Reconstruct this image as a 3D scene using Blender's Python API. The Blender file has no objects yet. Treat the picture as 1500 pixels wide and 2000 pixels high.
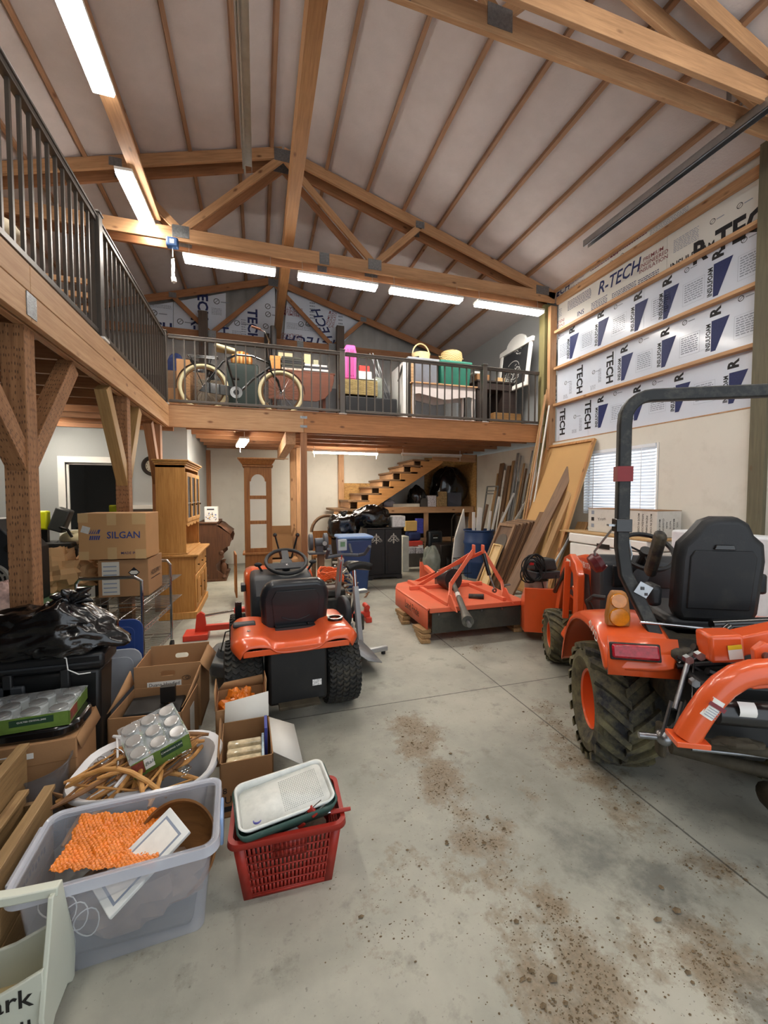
import bpy, math, random
from math import sin, cos, pi, radians, sqrt, atan2, hypot
from mathutils import Vector as V, Matrix as MX, noise
S = bpy.context.scene
C = S.collection
rnd = random.Random(7)

# ---------------------------------------------------------------- camera
EYE = 1.53; FP = 800.0; YAW = math.atan(245 / FP); PIT = math.atan(34 / FP)
cam = bpy.data.cameras.new('camera')
cam.sensor_fit = 'VERTICAL'; cam.sensor_height = 36; cam.lens = 36 * FP / 2000; cam.clip_start = .05
co = bpy.data.objects.new('camera', cam); C.objects.link(co)
co.location = (0, 0, EYE); co.rotation_euler = (pi / 2 - PIT, 0, -YAW)
S.camera = co
S.view_settings.view_transform = 'Standard'; S.view_settings.look = 'None'
S.view_settings.exposure = 0.55; S.view_settings.gamma = 1; S.view_settings.use_curve_mapping = False
# ---------------------------------------------------------------- daylight through the open garage door and the window
w = bpy.data.worlds.new('overcast_sky'); S.world = w; w.use_nodes = True
bg = w.node_tree.nodes['Background']; bg.inputs[0].default_value = (.86, .93, 1.0, 1); bg.inputs[1].default_value = 1.2
def portal(name, loc, rot, sx, sy):
    l = bpy.data.lights.new(name, 'AREA'); l.shape = 'RECTANGLE'; l.size = sx; l.size_y = sy; l.cycles.is_portal = True
    o = bpy.data.objects.new(name, l); C.objects.link(o); o.location = loc; o.rotation_euler = rot
portal('door_daylight', (2.0, -1.1, 2.1), (-pi / 2, 0, 0), 4.4, 4.2)
portal('window_daylight', (5.02, 4.58, 1.7), (0, pi / 2, 0), .9, 1.25)
LAMP = 40.0       # emission of the strip lights' diffusers

# ---------------------------------------------------------------- projection helper: a photo point on a known plane -> world
_f = (sin(YAW) * cos(PIT), cos(YAW) * cos(PIT), -sin(PIT)); _r = (cos(YAW), -sin(YAW), 0)
_u = (sin(YAW) * sin(PIT), cos(YAW) * sin(PIT), cos(PIT))
def P(px, py, X=None, Y=None, Z=None):
    a = (px - 750) / FP; b = (1000 - py) / FP
    d = V([_f[i] + a * _r[i] + b * _u[i] for i in range(3)])
    t = X / d.x if X is not None else Y / d.y if Y is not None else ((Z or 0) - EYE) / d.z
    return V((0, 0, EYE)) + d * t

# ---------------------------------------------------------------- materials
def lin(h):
    h = h.lstrip('#'); r = []
    for i in (0, 2, 4):
        c = int(h[i:i + 2], 16) / 255
        r.append(c / 12.92 if c <= .04045 else ((c + .055) / 1.055) ** 2.4)
    return (*r, 1)
MATS = {}
class NT:
    def __init__(s, name):
        s.m = bpy.data.materials.new(name); s.m.use_nodes = True; s.t = s.m.node_tree; s.b = s.t.nodes['Principled BSDF']
        s.o = s.t.nodes['Material Output']
    def n(s, t, **k):
        x = s.t.nodes.new('ShaderNode' + t)
        for a, b in k.items():
            if a.startswith('i_'): x.inputs[a[2:].replace('_', ' ')].default_value = b
            else: setattr(x, a, b)
        return x
    def l(s, a, b): s.t.links.new(a, b)
    def coord(s, sc=(1, 1, 1), kind='Object'):
        c = s.n('TexCoord'); mp = s.n('Mapping'); mp.inputs['Scale'].default_value = sc
        s.l(c.outputs[kind], mp.inputs[0]); return mp.outputs[0]
    def noise(s, vec, scale, detail=4, rough=.5, dist=0):
        x = s.n('TexNoise'); x.inputs['Scale'].default_value = scale; x.inputs['Detail'].default_value = detail
        x.inputs['Roughness'].default_value = rough; x.inputs['Distortion'].default_value = dist; s.l(vec, x.inputs['Vector']); return x.outputs['Fac']
    def ramp(s, fac, stops):
        x = s.n('ValToRGB'); e = x.color_ramp.elements
        while len(e) < len(stops): e.new(.5)
        for q, (p, c) in zip(e, stops): q.position = p; q.color = c if not isinstance(c, str) else lin(c)
        s.l(fac, x.inputs[0]); return x.outputs[0]
    def mix(s, fac, a, b, bt='MIX'):
        x = s.n('MixRGB', blend_type=bt)
        for i, q in zip((0, 1, 2), (fac, a, b)):
            if hasattr(q, 'is_linked') or hasattr(q, 'links'): s.l(q, x.inputs[i])
            else: x.inputs[i].default_value = (lin(q) if isinstance(q, str) else q)
        return x.outputs[0]
    def bump(s, h, st, d=.01):
        x = s.n('Bump'); x.inputs['Strength'].default_value = st; x.inputs['Distance'].default_value = d
        s.l(h, x.inputs['Height']); s.l(x.outputs[0], s.b.inputs['Normal'])
def mat(name, col='#808080', rough=.5, metal=0, var=.12, sc=6, bump=0, bsc=60, emit=0, trans=0, alpha=1, coat=0, ior=1.45, dirt=None, damt=.5, dsc=5, st=(1, 1, 1)):
    if name in MATS: return MATS[name]
    q = NT(name); b = q.b; vec = q.coord(st)
    c = lin(col) if isinstance(col, str) else col
    if var or dirt:
        n = q.noise(vec, sc, 5, .6)
        lo = tuple(max(0, x * (1 - var)) for x in c[:3]) + (1,); hi = tuple(min(1, x * (1 + var)) for x in c[:3]) + (1,)
        cc = q.ramp(n, [(.3, lo), (.7, hi)])
        if dirt:
            n2 = q.noise(vec, dsc, 8, .7); f = q.ramp(n2, [(.62 - .3 * damt, (0, 0, 0, 1)), (.78 - .2 * damt, (damt,) * 3 + (1,))])
            cc = q.mix(f, cc, dirt)
        q.l(cc, b.inputs['Base Color'])
    else: b.inputs['Base Color'].default_value = c
    b.inputs['Roughness'].default_value = rough; b.inputs['Metallic'].default_value = metal; b.inputs['IOR'].default_value = ior
    if coat: b.inputs['Coat Weight'].default_value = coat; b.inputs['Coat Roughness'].default_value = .1
    if trans: b.inputs['Transmission Weight'].default_value = trans
    if alpha < 1: b.inputs['Alpha'].default_value = alpha
    if emit: b.inputs['Emission Color'].default_value = c; b.inputs['Emission Strength'].default_value = emit
    if bump: q.bump(q.noise(vec, bsc, 4, .6), bump)
    MATS[name] = q.m; return q.m
def wood(name, c1, c2, ax='x', rough=.6, knots='#5a3216', kamt=1, sc=1, bump=.15):
    if name in MATS: return MATS[name]
    q = NT(name); s = [22 * sc] * 3; s['xyz'.index(ax)] = 1.3 * sc
    inf = q.n('ObjectInfo'); add = q.n('VectorMath', operation='MULTIPLY_ADD'); tc = q.n('TexCoord'); cb = q.n('CombineXYZ')
    for i in range(3): q.l(inf.outputs['Random'], cb.inputs[i])
    add.inputs[1].default_value = (7, 7, 7); q.l(cb.outputs[0], add.inputs[0]); q.l(tc.outputs['Object'], add.inputs[2])
    mp = q.n('Mapping'); mp.inputs['Scale'].default_value = s; q.l(add.outputs[0], mp.inputs[0])
    g = q.noise(mp.outputs[0], 2.2, 7, .65, .35); base = q.ramp(g, [(.28, c2), (.62, c1)])
    n2 = q.noise(add.outputs[0], 1.6, 3, .5); base = q.mix(q.ramp(n2, [(.35, (.0, .0, .0, 1)), (.7, (.5, .5, .5, 1))]), base, c2)
    if kamt:
        ks = [5.5] * 3; ks['xyz'.index(ax)] = 2.4; m2 = q.n('Mapping'); m2.inputs['Scale'].default_value = ks; q.l(add.outputs[0], m2.inputs[0])
        vo = q.n('TexVoronoi'); vo.inputs['Scale'].default_value = 1.1; q.l(m2.outputs[0], vo.inputs['Vector'])
        kf = q.ramp(vo.outputs['Distance'], [(.05, (.85 * kamt,) * 3 + (1,)), (.13, (0, 0, 0, 1))]); base = q.mix(kf, base, knots)
    q.l(base, q.b.inputs['Base Color']); q.b.inputs['Roughness'].default_value = rough; q.bump(g, bump)
    MATS[name] = q.m; return q.m

# ---------------------------------------------------------------- mesh builder
_tx = {}
def glyphs(s, size=1, bold=0, shear=0, sp=1):
    k = (s, bold, shear, sp)
    if k not in _tx:
        cu = bpy.data.curves.new('t', 'FONT'); cu.body = s; cu.align_x = 'CENTER'; cu.align_y = 'CENTER'; cu.resolution_u = 2; cu.offset = bold; cu.shear = shear; cu.space_character = sp
        o = bpy.data.objects.new('t', cu); C.objects.link(o); dg = bpy.context.evaluated_depsgraph_get()
        me = bpy.data.meshes.new_from_object(o.evaluated_get(dg))
        _tx[k] = ([tuple(v.co) for v in me.vertices], [tuple(p.vertices) for p in me.polygons])
        bpy.data.objects.remove(o); bpy.data.meshes.remove(me); bpy.data.curves.remove(cu)
    v, f = _tx[k]
    return [(a * size, b * size, 0) for a, b, c in v], f
def FR(o, x, y, z=None):
    """matrix with origin o and axes x, y, z"""
    x = V(x).normalized(); y = V(y); z = V(z) if z is not None else x.cross(y); z.normalize(); y = z.cross(x)
    m = MX((x, y, z)).transposed().to_4x4(); m.translation = V(o); return m
def RX(a): return MX.Rotation(radians(a), 4, 'X')
def RY(a): return MX.Rotation(radians(a), 4, 'Y')
def RZ(a): return MX.Rotation(radians(a), 4, 'Z')
def T(*a): return MX.Translation(V(a))
class MB:
    def __init__(s): s.v = []; s.f = []; s.mi = []; s.M = MX.Identity(4)
    def add(s, v, f, M=None, mi=0):
        k = len(s.v); M = s.M if M is None else s.M @ M
        s.v += [M @ V(a) for a in v]; s.f += [tuple(i + k for i in q) for q in f]; s.mi += [mi] * len(f); return s
    def bx(s, x0, x1, y0, y1, z0, z1, M=None, mi=0, tp=0):
        t = tp
        v = [(x0, y0, z0), (x1, y0, z0), (x1, y1, z0), (x0, y1, z0), (x0 - t, y0 - t, z1), (x1 + t, y0 - t, z1), (x1 + t, y1 + t, z1), (x0 - t, y1 + t, z1)]
        return s.add(v, [(3, 2, 1, 0), (4, 5, 6, 7), (0, 1, 5, 4), (1, 2, 6, 5), (2, 3, 7, 6), (3, 0, 4, 7)], M, mi)
    def box(s, c, d, M=None, mi=0, tp=0):
        return s.bx(c[0] - d[0] / 2, c[0] + d[0] / 2, c[1] - d[1] / 2, c[1] + d[1] / 2, c[2] - d[2] / 2, c[2] + d[2] / 2, M, mi, tp)
    def bar(s, p, q, w=.02, h=None, up=(0, 0, 1), mi=0):
        p = V(p); q = V(q); h = h or w; x = (q - p); L = x.length; x = x / L
        u = V(up)
        if abs(x.dot(u)) > .98: u = V((0, 1, 0)) if abs(x.y) < .9 else V((1, 0, 0))
        y = u.cross(x).normalized(); return s.bx(0, L, -w / 2, w / 2, -h / 2, h / 2, FR(p, x, y), mi)
    def tube(s, pts, r, n=8, closed=False, cap=True, mi=0):
        pts = [V(p) for p in pts]; m = len(pts); rr = r if isinstance(r, (list, tuple)) else [r] * m
        tg = []
        for i in range(m):
            a = pts[(i - 1) % m] if (closed or i) else pts[0]; b = pts[(i + 1) % m] if (closed or i < m - 1) else pts[-1]
            tg.append((b - a).normalized())
        u = V((0, 0, 1)) if abs(tg[0].z) < .9 else V((1, 0, 0)); u = (u - tg[0] * u.dot(tg[0])).normalized(); vs = []
        for i in range(m):
            u = (u - tg[i] * u.dot(tg[i])); u = u.normalized() if u.length > 1e-6 else tg[i].orthogonal().normalized(); w_ = tg[i].cross(u)
            vs += [tuple(pts[i] + (u * cos(2 * pi * k / n) + w_ * sin(2 * pi * k / n)) * rr[i]) for k in range(n)]
        fs = []
        for i in range(m if closed else m - 1):
            j = (i + 1) % m
            fs += [(i * n + k, i * n + (k + 1) % n, j * n + (k + 1) % n, j * n + k) for k in range(n)]
        if cap and not closed: fs += [tuple(range(n))[::-1], tuple((m - 1) * n + k for k in range(n))]
        return s.add(vs, fs, None, mi)
    def cyl(s, p, q, r, n=16, mi=0, r2=None): return s.tube([p, q], [r, r if r2 is None else r2], n, mi=mi)
    def lathe(s, prof, n=24, M=None, mi=0, a0=0, a1=2 * pi):
        full = abs(a1 - a0 - 2 * pi) < 1e-6; cnt = n if full else n + 1; vs = []; fs = []
        for (r, z) in prof: vs += [(r * cos(a0 + (a1 - a0) * k / n), r * sin(a0 + (a1 - a0) * k / n), z) for k in range(cnt)]
        for i in range(len(prof) - 1):
            for k in range(n):
                k2 = (k + 1) % cnt; fs.append((i * cnt + k, i * cnt + k2, (i + 1) * cnt + k2, (i + 1) * cnt + k))
        return s.add(vs, fs, M, mi)
    def prism(s, poly, d, M=None, mi=0, z0=0):
        n = len(poly); vs = [(a, b, z0) for a, b in poly] + [(a, b, z0 + d) for a, b in poly]
        fs = [tuple(range(n))[::-1], tuple(range(n, 2 * n))] + [(i, (i + 1) % n, n + (i + 1) % n, n + i) for i in range(n)]
        return s.add(vs, fs, M, mi)
    def grid(s, nx, ny, fn, M=None, mi=0, cu=False, cv=False):
        a = nx if cu else nx + 1; b = ny if cv else ny + 1
        vs = [tuple(fn(i / nx, j / ny)) for j in range(b) for i in range(a)]
        fs = [(j * a + i, j * a + (i + 1) % a, ((j + 1) % b) * a + (i + 1) % a, ((j + 1) % b) * a + i) for j in range(ny) for i in range(nx)]
        return s.add(vs, fs, M, mi)
    def ball(s, c, r, n=14, M=None, mi=0, jit=0, seed=0):
        r = (r, r, r) if not isinstance(r, (tuple, list)) else r; m = n // 2
        def fn(u, v):
            th = 2 * pi * u; ph = -pi / 2 + pi * v; d = V((cos(ph) * cos(th), cos(ph) * sin(th), sin(ph)))
            k = 1 + (jit * noise.noise(d * 2.3 + V((seed, seed * 1.7, 0))) if jit else 0)
            return (c[0] + d.x * r[0] * k, c[1] + d.y * r[1] * k, c[2] + d.z * r[2] * k)
        return s.grid(n, m, fn, M, mi, cu=True)
    def text(s, t, size, M, bold=0, shear=0, mi=0, sp=1, wx=1):
        v, f = glyphs(t, size, bold, shear, sp); return s.add([(a * wx, b, 0) for a, b, c in v], f, M, mi)
    def build(s, name, m, parent=None, bev=0, solid=0, sub=0, ang=35, flat=False, org=None):
        me = bpy.data.meshes.new(name)
        if parent is None:
            if org is None:
                xs = [v.x for v in s.v]; ys = [v.y for v in s.v]; zs = [v.z for v in s.v]; org = V(((min(xs) + max(xs)) / 2, (min(ys) + max(ys)) / 2, min(zs)))
            else: org = V(org)
        else: org = V((0, 0, 0))
        me.from_pydata([v - org for v in s.v], [], s.f)
        for q in (m if isinstance(m, (list, tuple)) else [m]): me.materials.append(q)
        if any(s.mi): me.polygons.foreach_set('material_index', s.mi)
        if not flat:
            me.polygons.foreach_set('use_smooth', [True] * len(s.f)); me.set_sharp_from_angle(angle=radians(ang))
        me.update(); o = bpy.data.objects.new(name, me); C.objects.link(o); o.location = org
        if parent is not None: o.parent = parent; o.location = (0, 0, 0)
        if solid: d = o.modifiers.new('s', 'SOLIDIFY'); d.thickness = solid; d.offset = 0
        if bev: d = o.modifiers.new('b', 'BEVEL'); d.width = bev; d.segments = 2; d.limit_method = 'ANGLE'; d.angle_limit = radians(40); d.harden_normals = False
        if sub: d = o.modifiers.new('u', 'SUBSURF'); d.levels = d.render_levels = sub
        return o
def tag(o, label=None, cat=None, group=None, kind=None):
    if label: o['label'] = label
    if cat: o['category'] = cat
    if group: o['group'] = group
    if kind: o['kind'] = kind
    return o
def thing(name, label, cat, loc=(0, 0, 0), rot=0, group=None, kind=None, M=None):
    o = bpy.data.objects.new(name, None); C.objects.link(o); o.empty_display_size = .1
    if M is not None: o.matrix_world = M
    else: o.location = loc; o.rotation_euler = (0, 0, rot)
    return tag(o, label, cat, group, kind)
def struct(name, mb, m, parent=None, **k): return tag(mb.build(name, m, parent, **k), kind='structure' if parent is None else None)
def one(name, mb, m, label, cat, group=None, **k): return tag(mb.build(name, m, **k), label, cat, group)
def copy_tree(o, parent=None):
    c = o.copy(); C.objects.link(c)
    if parent is not None: c.parent = parent
    for ch in list(o.children): copy_tree(ch, c)
    return c
def beam(p, q, w, h, name, m, parent=None, up=(0, 0, 1), bev=.003, inv=None):
    """one piece of lumber, its grain along its own x axis"""
    p = V(p); q = V(q); x = q - p; L = x.length; x = x / L; u = V(up)
    if abs(x.dot(u)) > .98: u = V((0, 1, 0))
    y = u.cross(x).normalized(); mb = MB().bx(-L / 2, L / 2, -w / 2, w / 2, -h / 2, h / 2)
    o = mb.build(name, m, bev=bev, org=(0, 0, 0)); F = FR((p + q) / 2, x, y)
    if parent is not None: o.parent = parent
    o.matrix_basis = F
    return o
def arc(c, r, a0, a1, n, pl='xz'):
    out = []
    for i in range(n + 1):
        a = radians(a0 + (a1 - a0) * i / n); d = {'xz': (cos(a), 0, sin(a)), 'xy': (cos(a), sin(a), 0), 'yz': (0, cos(a), sin(a))}[pl]
        out.append((c[0] + r * d[0], c[1] + r * d[1], c[2] + r * d[2]))
    return out
def rrect(w, h, r, n=4):
    out = []
    for cx, cy, a in ((w / 2 - r, h / 2 - r, 0), (-w / 2 + r, h / 2 - r, 90), (-w / 2 + r, -h / 2 + r, 180), (w / 2 - r, -h / 2 + r, 270)):
        for i in range(n + 1): t = radians(a + 90 * i / n); out.append((cx + r * cos(t), cy + r * sin(t)))
    return out
# ================================================================ materials of the building
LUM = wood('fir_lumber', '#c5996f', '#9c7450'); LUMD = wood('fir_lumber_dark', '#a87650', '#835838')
PURW = wood('purlin_wood', '#a78062', '#806146'); BEAMW = wood('fir_beam', '#cba379', '#a97e56', knots='#6d3f1d')
def treated(name, a, b, dash='#3b2210'):
    q = NT(name); v = q.coord(); g = q.noise(q.coord((2, 26, 26)), 2, 6, .6); base = q.ramp(g, [(.3, b), (.65, a)])
    br = q.n('TexBrick'); br.offset = .5; br.inputs['Scale'].default_value = 1; br.inputs['Mortar Size'].default_value = .011
    br.inputs['Brick Width'].default_value = .05; br.inputs['Row Height'].default_value = .018
    for k, c in (('Color1', (1, 1, 1, 1)), ('Color2', (1, 1, 1, 1)), ('Mortar', (0, 0, 0, 1))): br.inputs[k].default_value = c
    tc = q.n('TexCoord'); sx = q.n('SeparateXYZ'); ad = q.n('Math', operation='ADD'); cb = q.n('CombineXYZ'); q.l(tc.outputs['Object'], sx.inputs[0])
    q.l(sx.outputs[1], ad.inputs[0]); q.l(sx.outputs[2], ad.inputs[1]); q.l(sx.outputs[0], cb.inputs[0]); q.l(ad.outputs[0], cb.inputs[1])
    wv = q.n('TexVoronoi', feature='F1'); mp = q.n('Mapping'); mp.inputs['Scale'].default_value = (26, 85, 85); q.l(cb.outputs[0], mp.inputs[0]); q.l(mp.outputs[0], wv.inputs['Vector']); wv.inputs['Scale'].default_value = 1; wv.inputs['Randomness'].default_value = .35
    f = q.ramp(wv.outputs['Distance'], [(.18, (.8, .8, .8, 1)), (.3, (0, 0, 0, 1))])
    q.l(q.mix(f, base, dash), q.b.inputs['Base Color']); q.b.inputs['Roughness'].default_value = .75; q.bump(g, .2); MATS[name] = q.m; return q.m
PT = treated('treated_post', '#9c6f49', '#7c5433'); PTG = wood('treated_green', '#8d8457', '#6b6441', kamt=.6)
DRY = mat('drywall', '#d6d3c9', .85, var=.04, sc=2, bump=.05, bsc=120, dirt='#b3aea2', damt=.3, dsc=3)
GREYW = mat('grey_wall_paint', '#a9adae', .8, var=.03, sc=1.5, bump=.12, bsc=90)
WHITE = mat('white_paint', '#e6e6e2', .5, var=.03)
BLACKM = mat('dark_bronze_metal', '#2f2a26', .35, .3, var=.1)
PLATE = mat('nail_plate', '#8b8f92', .35, .9, var=.25, sc=40, bump=.4, bsc=120)
GALV = mat('galvanised_steel', '#a9adb0', .32, .9, var=.12, sc=12)

def osb(name='osb'):
    q = NT(name); v = q.coord(); vo = q.n('TexVoronoi'); vo.inputs['Scale'].default_value = 1; mp = q.n('Mapping'); mp.inputs['Scale'].default_value = (16, 40, 40); q.l(v, mp.inputs[0])
    q.l(mp.outputs[0], vo.inputs['Vector']); n = q.noise(v, 45, 6, .7)
    c = q.mix(.5, q.ramp(vo.outputs['Color'], [(.1, '#8a6236'), (.5, '#b78a50'), (.9, '#d1a768')]), q.ramp(n, [(.3, '#5f3f1e'), (.55, '#c49a5c')]))
    q.l(c, q.b.inputs['Base Color']); q.b.inputs['Roughness'].default_value = .7; MATS[name] = q.m; return q.m
OSB = osb()

# ---------------------------------------------------------------- floor
def concrete():
    q = NT('concrete'); v = q.coord(); a = q.noise(v, .9, 7, .62); base = q.ramp(a, [(.28, '#73736a'), (.46, '#96958a'), (.58, '#a8a699'), (.74, '#b5b3a5')])
    b = q.noise(v, 6, 8, .7); base = q.mix(q.ramp(b, [(.55, (0, 0, 0, 1)), (.70, (.6, .6, .6, 1))]), base, '#66645a')
    sp = q.noise(v, 70, 3, .5); base = q.mix(q.ramp(sp, [(.66, (0, 0, 0, 1)), (.72, (.5, .5, .5, 1))]), base, '#4e4b44')
    at = q.n('VertexColor', layer_name='dirt'); sepc = q.n('SeparateColor'); q.l(at.outputs[0], sepc.inputs[0])
    dn = q.noise(v, 9, 10, .75); mul = q.n('Math', operation='MULTIPLY_ADD'); mul.inputs[1].default_value = 2.0; mul.inputs[2].default_value = -1.02
    q.l(dn, mul.inputs[0]); ad = q.n('Math', operation='ADD'); q.l(mul.outputs[0], ad.inputs[0]); q.l(sepc.outputs[0], ad.inputs[1])
    df = q.ramp(ad.outputs[0], [(.20, (0, 0, 0, 1)), (.38, (.45, .45, .45, 1)), (.62, (.8, .8, .8, 1))]); base = q.mix(df, base, q.ramp(sp, [(.3, '#86745c'), (.7, '#66563f')]))
    ad2 = q.n('Math', operation='ADD'); q.l(mul.outputs[0], ad2.inputs[0]); q.l(sepc.outputs[1], ad2.inputs[1])
    base = q.mix(q.ramp(ad2.outputs[0], [(.3, (0, 0, 0, 1)), (.8, (.6, .6, .6, 1))]), base, '#50524e')
    # sawn control joints
    sx = q.n('SeparateXYZ'); tc = q.n('TexCoord'); q.l(tc.outputs['Object'], sx.inputs[0]); wob = q.noise(v, 30, 3)
    for ax, pos in ((0, 1.83), (1, 2.8), (1, 6.45), (0, -1.9)):
        s1 = q.n('Math', operation='SUBTRACT'); q.l(sx.outputs[ax], s1.inputs[0]); s1.inputs[1].default_value = pos
        s2 = q.n('Math', operation='ABSOLUTE'); q.l(s1.outputs[0], s2.inputs[0])
        s3 = q.n('Math', operation='MULTIPLY_ADD'); q.l(wob, s3.inputs[0]); s3.inputs[1].default_value = -.006; q.l(s2.outputs[0], s3.inputs[2])
        base = q.mix(q.ramp(s3.outputs[0], [(.0, (.8, .8, .8, 1)), (.0035, (0, 0, 0, 1))]), base, '#3d3b36')
    q.l(base, q.b.inputs['Base Color']); q.l(q.ramp(a, [(.3, (.45,) * 3 + (1,)), (.7, (.62,) * 3 + (1,))]), q.b.inputs['Roughness'])
    q.bump(q.noise(v, 25, 8, .7), .12, .01); return q.m
patch = []   # soil stains left by the tyres, as points on the floor: x, y, radius, amount
for px, py, r, k in [(795, 1415, .13, .8), (830, 1430, .12, .7), (815, 1460, .13, .8), (858, 1510, .14, .8), (868, 1540, .12, .75), (850, 1545, .1, .6), (905, 1590, .1, .5), (915, 1640, .1, .75),
        (960, 1650, .11, .6), (985, 1620, .08, .5), (1100, 1440, .14, .55), (1080, 1410, .12, .5), (1120, 1480, .16, .6), (1060, 1380, .1, .5), (1170, 1520, .14, .6), (1200, 1540, .16, .5), (1040, 1550, .08, .4), (980, 1720, .16, .4),
        (1075, 1770, .09, .7), (1090, 1800, .09, .6), (1110, 1830, .08, .6), (1000, 1830, .12, .5), (1150, 1890, .11, .8), (1170, 1930, .11, .85), (1190, 1960, .09, .7), (1080, 1960, .14, .7), (1130, 1990, .12, .6), (1040, 1900, .1, .35),
        (1380, 1840, .13, .65), (1420, 1870, .12, .6), (1370, 1880, .1, .7), (1390, 1915, .08, .8), (1430, 1960, .1, .4), (1420, 1700, .08, .65), (1390, 1690, .1, .5), (1340, 1690, .06, .4), (880, 1700, .1, .35), (780, 1700, .14, .3), (730, 1830, .12, .25),
        (860, 1230, .12, .3), (900, 1250, .1, .35), (820, 1250, .12, .3), (930, 1265, .12, .45), (790, 1830, .07, .25), (1250, 1850, .12, .4), (1300, 1650, .1, .3), (1140, 1300, .12, .3), (1230, 1590, .16, .45)]:
    p = P(px, py); patch.append((p.x, p.y, r, k))
wet = [(*P(px, py).xy, r, k) for px, py, r, k in [(1150, 1660, .22, .75), (1290, 1730, .2, .8), (1490, 1980, .12, .8), (1230, 1700, .18, .6), (1360, 1560, .3, .35), (1180, 1640, .2, .5), (860, 1800, .25, .2), (560, 1870, .2, .15), (820, 1390, .2, .2)]]
fm = MB(); gx0, gx1, gy0, gy1, st = -.6, 4.3, .3, 5.2, .05; nx = int(round((gx1 - gx0) / st)); ny = int(round((gy1 - gy0) / st))
fm.grid(nx, ny, lambda u, v: (gx0 + (gx1 - gx0) * u, gy0 + (gy1 - gy0) * v, 0))
ring = [(-6.6, -1.2), (5.1, -1.2), (5.1, 9.9), (-6.6, 9.9)]; inn = [(gx0, gy0), (gx1, gy0), (gx1, gy1), (gx0, gy1)]
fm.add([(a, b, 0) for a, b in ring + inn], [(i, (i + 1) % 4, 4 + (i + 1) % 4, 4 + i) for i in range(4)])
fm.bx(-6.6, 5.1, -1.2, 9.9, -.15, -.004)
fo = struct('floor', fm, concrete(), org=(0, 0, 0))
ca = fo.data.color_attributes.new('dirt', 'FLOAT_COLOR', 'POINT')
for i, v in enumerate(fo.data.vertices):
    d = 0; wv_ = 0
    if v.co.z > -.001:
        for x, y, r, k in patch:
            q = ((v.co.x - x) ** 2 + (v.co.y - y) ** 2) / (r * r)
            if q < 4: d = max(d, k * math.exp(-q * 1.1))
        for x, y, r, k in wet:
            q = ((v.co.x - x) ** 2 + (v.co.y - y) ** 2) / (r * r)
            if q < 6: wv_ = max(wv_, k * math.exp(-q))
        d += .10 * max(0, noise.noise(V((v.co.x * 1.1, v.co.y * 1.1, 3))))
    ca.data[i].color = (d, wv_, 0, 1)
# loose soil: crumbs and clods nobody could count
sb = MB()
for x, y, r, k in patch:
    for i in range(int(190 * k * r / .12)):
        a = rnd.uniform(0, 2 * pi); q = abs(rnd.gauss(0, 1)) * r; s_ = rnd.choice((.0008, .001, .0014, .002, .003)) * rnd.uniform(.6, 1.4)
        if rnd.random() < .03: s_ *= 2.8
        sb.ball((x + cos(a) * q, y + sin(a) * q, s_ * .5), (s_ * rnd.uniform(.8, 1.8), s_ * rnd.uniform(.7, 1.3), s_ * .7), 5)
for i in range(700):
    x = rnd.uniform(.3, 3.2); y = rnd.uniform(.9, 4.2); s_ = rnd.uniform(.0006, .002); sb.ball((x, y, s_ * .5), (s_ * 1.4, s_, s_ * .6), 5)
sb.build('loose_soil', mat('soil', '#6b5b45', .95, var=.4, sc=60), org=(2, 2, 0)); tag(bpy.data.objects['loose_soil'], 'brown soil crumbs and clods scattered over the concrete floor', 'soil', kind='stuff')

# ---------------------------------------------------------------- roof lining, walls
RT = .38; RZ0 = 6.25; RS = .29
def zt(x): return RZ0 - RS * abs(x - RT)
PUR = [.98, 1.57, 2.13, 2.68, 3.22, 3.76, 4.3] + [.52, .22] + [-.2, -.79, -1.38, -1.95, -2.55, -3.12, -3.7, -4.3, -4.9]
xs = sorted(PUR + [5.2, -5.4]); cm = MB(); prof = []
for a, b in zip(xs, xs[1:]):
    for k in range(8):
        u = k / 8; x = a + (b - a) * u; sag = sin(pi * u) ** .7 * min(.055, (b - a) * .1); prof.append((x, zt(x) + .085 - sag))
prof.append((xs[-1], zt(xs[-1]) + .085)); prof = [p for p in prof if -5.4 <= p[0] <= 5.2]
NYC = 60
cm.grid(len(prof) - 1, NYC, lambda u, v: (prof[round(u * (len(prof) - 1))][0], -1.2 + 11.1 * v, prof[round(u * (len(prof) - 1))][1] + .006 * noise.noise(V((u * 40, v * 25, 0)))))
FAB = mat('roof_insulation_fabric', '#c2bbba', .85, var=.05, sc=5, bump=.25, bsc=45)
struct('ceiling', cm, FAB, solid=.03, org=(0, 0, 0))
XR = 4.84; YB = 9.6
mb = MB().bx(XR, XR + .1, 2.93, 3.95, 0, 2.415).bx(XR, XR + .1, 5.2, YB, 0, 2.415).bx(XR, XR + .1, 3.95, 5.2, 0, 1.24).bx(XR, XR + .1, 3.95, 5.2, 2.19, 2.415).bx(XR, XR + .1, -1.2, 2.93, 0, 2.415)
struct('wall_right', mb, DRY, org=(4.9, 4, 0))
struct('wall_right', MB().bx(XR + .17, XR + .22, -1.2, YB, 2.4, 5.1).bx(XR + .1, XR + .17, 6.25, YB, 2.72, 5.0), GREYW, org=(5, 4, 2.4)).name = 'wall_right_upper'
struct('wall_back', MB().bx(-1.1, 5.0, YB, YB + .1, 0, 2.72), DRY, org=(2, YB, 0))
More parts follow.
